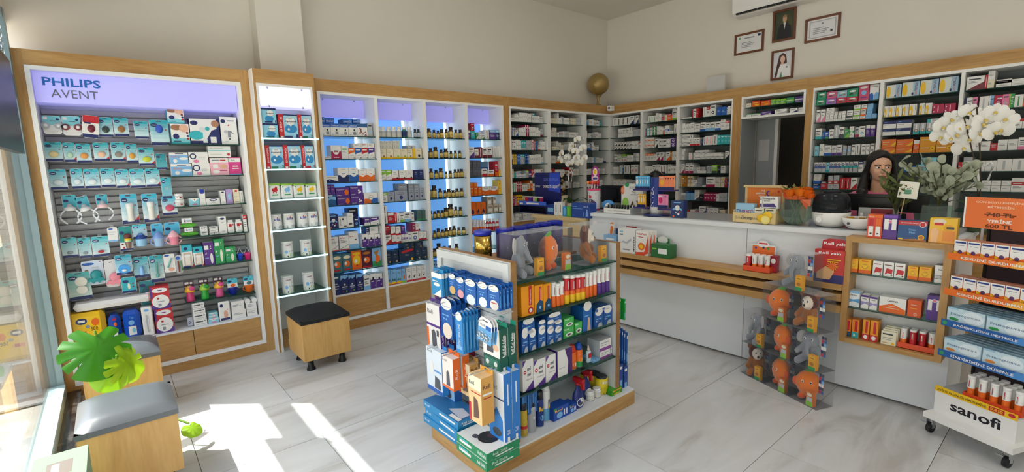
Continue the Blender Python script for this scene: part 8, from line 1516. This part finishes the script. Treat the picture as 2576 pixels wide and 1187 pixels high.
# ================================================================== MONSTERA
pl=thing('potted_monstera','monstera plant with split green leaves between the window stools','plant',(-3.52,-.10,0));part('pot',MB().lathe([(.07,0),(.10,.16),(.105,.165),(.095,.16),(.09,.14),(.01,.14)],20,0xd8d4cc,caps=False),'plastic',pl)
def monstera(c,nrm,up,s,col,notch=True,col2=None):
    nrm=Vector(nrm).normalized();up=Vector(up);up=(up - nrm * up.dot(nrm)).normalized();sd=up.cross(nrm);pts=[]
    N=96;R0=[];rings=[]
    for k in range(N):
        a=2 * math.pi * k / N;q=math.cos(a);r=s * (.66 + .12 * abs(math.sin(a)) + .34 * max(0,-q - .55)) * (1 - .45 * max(0,q - .9) / .1);g_=1
        if notch:
            for q0 in (.9,1.4,1.9,2.35):g_ *= 1 - .5 * math.exp(-((min(a,2 * math.pi - a) - q0) / .035) ** 2)
        R0.append((a,r,g_))
    def PT(a,r):x,y=r * math.sin(a),r * math.cos(a);return Vector(c) + sd * x + up * y + nrm * (-.5 * x * x / s - .3 * y * y / s + .05 * s * math.cos(a * 9) * (r / s) ** 2)
    for f in (.28,.5,.75,1):rings.append([PT(a,min(r * f,r * g_)) for a,r,g_ in R0])
    m=MB();C0=Vector(c);vs=[C0] + sum(rings,[]);fs=[(0,1 + k,1 + (k + 1) % N) for k in range(N)]
    for i in range(3):fs += [(1 + i * N + k,1 + i * N + N + k,1 + i * N + N + (k + 1) % N,1 + i * N + (k + 1) % N) for k in range(N)]
    m.add(vs,fs,col,True)
    return m,Vector(c) + up * s * .5
for c,nn,up,s,col,nt_,c2 in (((.02,-.05,.60),(.9,.15,.55),(.1,.1,1),.21,0x3a7f16,True,0x3f8a18),((.04,.075,.49),(.7,.6,.3),(.2,-.6,.8),.15,0x98bc1c,True,None),((.05,-.01,.45),(.95,-.1,.2),(.1,.2,1),.135,0x8cc01e,False,None),((.35,.32,.12),(.5,.3,.9),(-.6,-.3,.5),.07,0x9cc830,False,None)):
    m,b=monstera(c,nn,up,s,col,nt_,c2);part('leaf',m,'leaf',pl);part('stem',MB().tube([(0,0,.14),(b.x * .3,b.y * .3,.3 if c[2] > .3 else .24),b],.006,6,0x7aa838),'leaf',pl)
# ================================================================== ORCHIDS AND BOUQUETS
def petal(m,a,L_,w,col,bend=.15):
    d=Vector((math.cos(a),0,math.sin(a)));s_=Vector((-math.sin(a),0,math.cos(a)));vs=[Vector((0,0,0))]
    for f,k in ((.25,.6),(.55,1),(.8,.85),(1,.3)):vs += [d * L_ * f + s_ * w * k + Vector((0,bend * L_ * f * f - .1 * w,0)),d * L_ * f + Vector((0,bend * L_ * f * f - .25 * w,0)),d * L_ * f - s_ * w * k + Vector((0,bend * L_ * f * f - .1 * w,0))]
    fs=[(0,1,2),(0,2,3)]
    for q in range(3):o=1 + q * 3;fs += [(o,o + 3,o + 4,o + 1),(o + 1,o + 4,o + 5,o + 2)]
    m.add(vs,fs,col,True)
fm=MB()
for a in (math.pi / 2,math.pi * 7 / 6,math.pi * 11 / 6):petal(fm,a,.05,.019,0xf2f0ea)
for a in (.18,math.pi - .18):petal(fm,a,.054,.034,0xf8f7f3,.1)
fm.sphere((0,-.012,-.008),(.009,.012,.011),0xe8cf70,8,6).sphere((0,-.016,-.016),(.007,.008,.006),0xf4ecd0,8,6);FL=fm.mesh('flower','petal')
def orchid(loc,lab,pots,flowers,Y,size,leaves):
    t=thing('potted_orchid',lab,'plant',loc);r,h,col=pots
    part('pot',MB().lathe([(r * .75,0),(r,h),(r * .9,h),(r * .85,h * .85),(.005,h * .85)],20,col,caps=False),'plastic',t)
    for grp in flowers:
        P=[onp(px,py,1,Y) - Vector(loc) for px,py in grp];top=max(P,key=lambda v:v.z);m=MB().tube([(0,0,h * .8),(top.x * .25,top.y * .3,h + (top.z - h) * .5),(top.x * .7,top.y,top.z + .03),top] + ([P[-1]] if P[-1] is not top else []),.004,6,0x5a4a34);part('stem',m,'leaf',t)
        for q in P:o=link('flower',FL,t,q);o.rotation_euler=(RND.uniform(-.25,.25),RND.uniform(-.6,.6),.35 + RND.uniform(-.5,.5));o.scale=(size,) * 3
    for k in range(leaves):
        a=k * 2.1 + .5;d=Vector((math.cos(a),math.sin(a) * .6,0));s_=Vector((-d.y,d.x,0)).normalized();vs=[]
        for f in range(6):g_=f / 5;c=d * .22 * g_ + Vector((0,0,h * .9 + .07 * math.sin(g_ * 2.6)));wv=s_ * .034 * math.sin(math.pi * min(.97,g_ * .9 + .08));vs += [c - wv,c + wv]
        part('leaf',MB().add(vs,[(2 * f,2 * f + 1,2 * f + 3,2 * f + 2) for f in range(5)],0x2f5a26,True),'leaf',t)
    m=MB();z_=(onp(*flowers[0][0],1,Y).z - loc[2]) * .55
    for s_ in (-1,1):m.tube([(0,-.01,z_),(s_ * .025,-.02,z_ + .025),(s_ * .035,-.02,z_),(s_ * .02,-.02,z_ - .09)],.007,6,0xf4f4f4)
    part('ribbon',m,'petal',t);return t
orchid((-.42,4.1,CZ),'large white orchid in a pot behind the price sign',(.07,.13,0x4a5a3a),[[(2440,283),(2478,300),(2505,282),(2432,318),(2462,335),(2532,298),(2500,332),(2440,350),(2423,372),(2520,325),(2470,312)],[(2372,320),(2392,300),(2408,322),(2366,345),(2392,348),(2405,340)]],4.1,1.08,5)
orchid((-3.70,3.95,DZ),'thin white orchid in a pale pot on the side desk',(.06,.12,0xc8bfa8),[[(1452,350),(1466,372),(1448,380),(1470,398),(1458,410),(1440,366)],[(1412,386),(1428,395),(1436,378),(1409,402),(1445,408),(1432,412),(1450,396)]],3.95,.85,4)
bk=thing('flower_arrangement','dried brown bunch in a tan wrap on the side desk','bouquet',(-3.83,3.93,DZ));part('wrap',MB().lathe([(.045,0),(.07,.2),(.065,.2),(.01,.1)],18,0xb8a888,caps=False),'print',bk)
for i in range(22):a=i * 2.4;r=.07 * math.sqrt((i % 11) / 11);part('dried_flower',MB().sphere((r * math.cos(a),r * math.sin(a),.2 + .012 * i),(.016,.016,.014),(0x6a3f22,0x8a5a30,0xd8c090,0x4a2a1a)[i % 4],8,6),'petal',bk)
lf=MB();N=10;lf.add([(0,0,0)] + [(.022 * math.cos(2 * math.pi * k / N),.004 * math.cos(4 * math.pi * k / N),.022 + .022 * math.sin(2 * math.pi * k / N)) for k in range(N)],[(0,k + 1,(k + 1) % N + 1) for k in range(N)],0xbcc4ae,True);LR_=lf.mesh('leaf','leaf')
lf=MB();lf.add([(0,0,0),(.008,.002,.02),(.007,.003,.045),(0,.004,.065),(-.007,.003,.045),(-.008,.002,.02)],[(0,1,2,3,4,5)],0x66723f,True);LN_=lf.mesh('leaf','leaf')
def bunch(loc,lab,vase,stems,leaf,per,reach,zr,seed,name,sc=1):
    R2=random.Random(seed);t=thing(name,lab,'bouquet',loc);r,h,mt=vase;part('vase',MB().lathe([(r * .8,0),(r,h * .3),(r * .9,h),(r * .85,h),(r * .9,h * .3),(.01,.01)],22,0x5a7a4a,caps=False),mt,t)
    for i in range(stems):
        a=i * 2.4;rr=reach * (.35 + .65 * R2.random());e=Vector((rr * math.cos(a),rr * math.sin(a) * .7,h + zr * (.35 + .65 * R2.random())));mid=Vector((e.x * .35,e.y * .35,h + (e.z - h) * .55));part('stem',MB().tube([(0,0,.02),(0,0,h),mid,e],.003,5,0x6a6a48),'leaf',t)
        for k in range(per):
            f=.25 + .75 * k / (per - 1);q=Vector((0,0,h)).lerp(mid,min(1,f * 2)) if f < .5 else mid.lerp(e,f * 2 - 1);o=link('leaf',leaf,t,q);o.rotation_euler=(R2.uniform(-1,1),R2.uniform(-1.4,1.4),R2.uniform(-3,3));s=sc * R2.uniform(.75,1.25);o.scale=(s,s,s)
    return t
bunch((-.60,3.97,CZ),'grey-green eucalyptus bouquet in a green glass vase',(.085,.16,'vase_glass'),19,LR_,8,.24,.30,3,'eucalyptus_bouquet',1.2)
bunch((-.80,3.93,CZ),'olive branch plant with a card tag beside the humidifier',(.06,.10,'smoke_plastic'),9,LN_,9,.14,.28,5,'olive_branches',1.1)
tg=onp(2296,477,1,3.88);t=thing('plant_tag','cream card tag with a green cake print on a wooden stick','tag',(tg.x - .03,3.88,CZ));part('stick',MB().tube([(-.03,0,0),(0,0,tg.z - CZ)],.003,6,0xc8a878),'print',t);m=MB().prism([(-.045,tg.z - CZ - .05),(.055,tg.z - CZ - .06),(.062,tg.z - CZ + .045),(-.035,tg.z - CZ + .055)],-.004,-.002,0xf0eee0);zt_=tg.z - CZ;m.decal(lambda u,v,e:(-.035 + u,-.004 - e,zt_ - .04 + v),.08,.08,[('r',.3,.2,.75,.5,0x5a9a7a),('e',.52,.2,.26,.06,0x4a8a6a),('r',.3,.85,.7,.88,'I')] + [('c',.3 + .1 * k,.62 + .03 * math.sin(k * 2),.03,'D') for k in range(6)]);part('card',m,'print',t)
# ================================================================== WALL AND TOP OF CABINETS
def pic(x0,x1,z0,z1,lab,shapes,bg='W',cat='picture',fw=.022):
    w,h=x1 - x0,z1 - z0;t=thing('picture_frame',lab,cat,((x0 + x1) / 2,YW,z0));m=MB()
    for b in ((-w / 2,w / 2,0,fw),(-w / 2,w / 2,h - fw,h),(-w / 2,-w / 2 + fw,fw,h - fw),(w / 2 - fw,w / 2,fw,h - fw)):m.box(b[0],b[1],-.022,-.0005,b[2],b[3])
    part('frame',m,'frame_brown',t);m=MB().box(-w / 2 + fw,w / 2 - fw,-.008,-.001,fw,h - fw,bg);m.decal(lambda u,v,e:(-w / 2 + fw + u,-.008 - e,fw + v),w - 2 * fw,h - 2 * fw,shapes);part('print',m,'print',t)
tl=textlines(.2,.8,.25,.6,4,cc(0x9a9aa0))
pic(-2.935,-2.595,2.825,3.065,'brown framed certificate with two coloured seals',[('r',.04,.05,.96,.95,0xe6e6e6),('c',.12,.85,.06,'G'),('r',.84,.8,.94,.94,'N'),('r',.3,.78,.7,.84,'S')] + tl,cat='certificate')
pic(-2.16,-1.827,2.812,3.060,'brown framed certificate with grey border and round seal',[('r',.06,.07,.94,.93,0xb8b8bc),('r',.1,.12,.9,.88,0xe2e2e4),('c',.5,.76,.05,'S'),('c',.8,.32,.06,'X')] + tl,cat='certificate')
pic(-2.50,-2.257,2.887,3.226,'brown framed portrait of a man in a dark suit',[('r',0,0,1,1,0x3a4028),('e',.62,.5,.3,.4,0x4a4a2a),('p',[(.12,0),(.9,0),(.86,.42),(.66,.58),(.36,.58),(.18,.42)],0x14161a),('p',[(.44,.6),(.58,.6),(.52,.36)],0xd8d4cc),('e',.51,.73,.11,.13,0xc49a78),('e',.51,.83,.11,.05,0x8a7050)])
pic(-2.497,-2.257,2.468,2.793,'brown framed portrait of a long-haired woman in a white coat',[('r',0,0,1,1,0xd8dade),('p',[(.08,.02),(.2,.5),(.3,.85),(.5,.95),(.68,.86),(.74,.55),(.6,.5),(.3,.3),(.2,.02)],0x4a2e30),('p',[(.2,0),(.92,0),(.9,.4),(.62,.52),(.38,.5),(.28,.3)],0xf0f0f2),('p',[(.36,0),(.5,0),(.46,.24)],0x3a9a70),('e',.5,.70,.13,.14,0xe0b8a0),('p',[(.4,.5),(.56,.5),(.54,.6),(.44,.6)],0xe0b8a0),('c',.74,.38,.06,'S')])
t=thing('air_conditioner','white wall air conditioner above the framed pictures','air conditioner',(-2.40,5.94,3.229));m=MB();pro=[(-.11,.075),(-.10,.03),(-.05,0),(.11,0),(.11,.29),(-.09,.29),(-.11,.25)]
vs=[(-.48,y,z) for y,z in pro] + [(.50,y,z) for y,z in pro];n=len(pro);m.add(vs,[tuple(range(n))[::-1],tuple(range(n,2 * n))] + [(i,(i + 1) % n,n + (i + 1) % n,n + i) for i in range(n)],'W');part('body',m,'plastic',t);part('louvre',MB().box(-.44,.46,-.102,-.070,.012,.030,0x2a2c2e),'black_plastic',t)
for k in range(9):part('vane',MB().box(-.40 + k * .1,-.397 + k * .1,-.105,-.068,.010,.034,'S'),'grey_plastic',t)
t=thing('globe_statue','antique gold globe held up by a small figure on the corner cabinet','statue',(-4.72,5.62,2.385));gc=(0,0,.325)
part('globe',MB().sphere(gc,.155,'U',28,18),'antique',t);m=MB();[m.sphere((.112 * math.cos(a) * math.cos(b),.112 * math.sin(a) * math.cos(b),.325 + .112 * math.sin(b)),(.05,.05,.047),'U',12,8) for a,b in ((-.5,.3),(-1.3,-.2),(.2,-.4),(-2.2,.4),(-.9,.8))];part('continent',m,'antique',t)
part('figure',blob('figure',[('s',(0,0,.02),(.05,.05,.022),'U'),('c',(-.015,0,.03),(-.012,0,.09),.012,.012,'U'),('c',(.015,0,.03),(.012,0,.09),.012,.012,'U'),('c',(0,0,.09),(0,0,.14),.018,.022,'U'),('s',(0,0,.165),(.016,.016,.02),'U'),('c',(0,-.02,.135),(.0,-.09,.2),.01,.009,'U'),('c',(.0,-.09,.2),(0,-.13,.26),.009,.008,'U'),('c',(0,.02,.135),(0,.09,.2),.01,.009,'U'),('c',(0,.09,.2),(0,.13,.26),.009,.008,'U')],.005,'antique'),None,t)
t=thing('security_camera','small white security camera in the cabinet corner','camera',(-4.49,5.62,2.285));part('bracket',MB().bbox(-.055,-.02,-.02,.03,.03,.10,.006,'W'),'plastic',t);part('body',MB().bbox(-.02,.045,-.05,.03,.02,.09,.008,'W'),'plastic',t);part('lens',MB().tube([(.012,-.05,.06),(.012,-.058,.06)],.014,14,'D'),'black_plastic',t)
one('white_board',MB().box(-.115,.115,0,.03,0,.21,0xc8c8c6),'matte','plain pale board leaning on top of the cabinet below the wall','board',(-3.07,5.86,2.3855)).rotation_euler=(-.05,0,0)

t=thing('hanging_sign','black display panel hanging by chain inside the shop window','sign',(-3.32,-.345,1.69));part('panel',bx(-.45,.45,-.015,.015,0,.49),'black_plastic',t)
for sx in (-.40,.40):
    m=MB()
    for k in range(18):z=.49 + .021 * k;a=k % 2;m.tube([((.007 * math.cos(q * .785)) * (1 - a) + sx,(.007 * math.cos(q * .785)) * a,z + .013 + .014 * math.sin(q * .785)) for q in range(9)],.0022,5,'K')
    part('chain',m,'chrome',t)
one('bollard',MB().lathe([(.05,0),(.05,.85),(.03,.88)],16,0x3a3632),'matte','dark street bollard outside the shop window','bollard',(-6.3,-1.35,-.02))
# ================================================================== PEOPLE
SK=0xdcab8e;DKT=0x2a2c38
def fingers(sx,x,y,z):return [('c',(sx * x + sx * .0 - .0,y - .028 + .018 * k,z),(sx * x,y - .03 + .019 * k,z - (.055,.066,.07,.064)[k]),.0085,.0075,SK) for k in range(4)] + [('c',(sx * (x - .01),y - .03,z + .03),(sx * (x - .02),y - .062,z - .005),.0095,.008,SK)]
bd=[('s',(0,-.012,1.492),(.070,.088,.098),SK),('s',(0,-.045,1.435),(.052,.055,.062),SK),('s',(0,-.072,1.398),(.026,.022,.020),SK),('c',(0,-.098,1.485),(0,-.113,1.447),.008,.0125,SK),('s',(-.030,-.078,1.448),(.022,.018,.024),SK),('s',(.030,-.078,1.448),(.022,.018,.024),SK),('s',(0,-.098,1.415),(.020,.010,.010),SK),('s',(-.071,.0,1.470),(.010,.018,.028),SK),('s',(.071,.0,1.470),(.010,.018,.028),SK),('c',(0,.01,1.28),(0,-.008,1.42),.048,.044,SK),
      ('s',(0,.01,1.14),(.155,.10,.16),SK),('s',(0,.01,.96),(.125,.09,.12),SK),('s',(0,.012,.84),(.155,.11,.11),DKT)]
for sx in (-1,1):bd += [('c',(sx * .08,.01,.80),(sx * .09,.005,.45),.078,.052,DKT),('c',(sx * .09,.005,.45),(sx * .09,.02,.09),.05,.034,DKT),('c',(sx * .09,.02,.045),(sx * .095,-.13,.032),.034,.028,0x1c1c20),('c',(sx * .155,.01,1.235),(sx * .20,.02,.97),.046,.036,SK),('c',(sx * .20,.02,.97),(sx * .21,-.06,.76),.034,.024,SK),('s',(sx * .212,-.075,.715),(.016,.036,.045),SK)] + fingers(sx,.212,-.075,.69)
BODY=blob('person',bd,.0058,'skin',3)
BLO=blob('blouse',[('s',(0,.01,1.15),(.168,.112,.155),0xd86a8c),('s',(0,.01,.98),(.14,.105,.14),0xd86a8c),('s',(0,.012,.86),(.165,.122,.07),0xd86a8c),('c',(-.13,.01,1.255),(.13,.01,1.255),.05,.05,0xd86a8c),('c',(-.155,.01,1.235),(-.198,.02,1.0),.058,.052,0xd86a8c),('c',(.155,.01,1.235),(.198,.02,1.0),.058,.052,0xd86a8c)],.009,'matte',3)
hr=[('s',(0,.030,1.520),(.084,.088,.092),'D'),('s',(0,.055,1.42),(.086,.055,.14),'D'),('c',(0,.07,1.38),(0,.08,1.10),.07,.045,'D'),('c',(-.10,-.03,1.30),(-.11,-.08,1.08),.036,.02,'D')]
for sx in (-1,1):hr += [('c',(sx * .006,-.068,1.572),(sx * .064,-.038,1.530),.024,.022,'D'),('c',(sx * .064,-.038,1.530),(sx * .084,-.006,1.44),.022,.022,'D'),('c',(sx * .084,.002,1.44),(sx * .105,-.015,1.28),.026,.036,'D'),('c',(sx * .105,-.015,1.28),(sx * .10,-.06,1.12),.034,.022,'D')]
HAIR=blob('hair',hr,.006,'hair',2)
wm=tag(link('person',BODY,None,(-1.03,4.47,0),.42),'woman with long dark hair in a pink top behind the monitor','person');wm.scale=(1,1,1.0)
part('blouse',BLO,None,wm);part('hair',HAIR,None,wm)
for sx in (-1,1):
    part('eye',MB().sphere((sx * .028,-.0895,1.478),(.0135,.006,.0065),0xe8e2dc,12,8).sphere((sx * .028 + .004,-.0945,1.478),(.0055,.0025,.0058),0x1c0f0a,10,8),'plastic',wm);part('eyebrow',MB().tube([(sx * .012,-.099,1.494),(sx * .028,-.096,1.500),(sx * .046,-.082,1.494)],.003,6,0x1a0f0c),'matte',wm)
part('lips',MB().tube([(-.022,-.098,1.413),(-.008,-.107,1.417),(.008,-.107,1.417),(.022,-.098,1.413)],.0042,6,0x9a4a48).tube([(-.018,-.098,1.409),(0,-.105,1.405),(.018,-.098,1.409)],.0042,6,0xa85550),'skin',wm)
p2=tag(link('person',BODY,None,(-3.04,4.62,0),2.6),'person with black hair mostly hidden behind the lip-balm stand','person');p2.scale=(.92,.92,.915)
part('blouse',BLO,None,p2);part('hair',HAIR,None,p2)
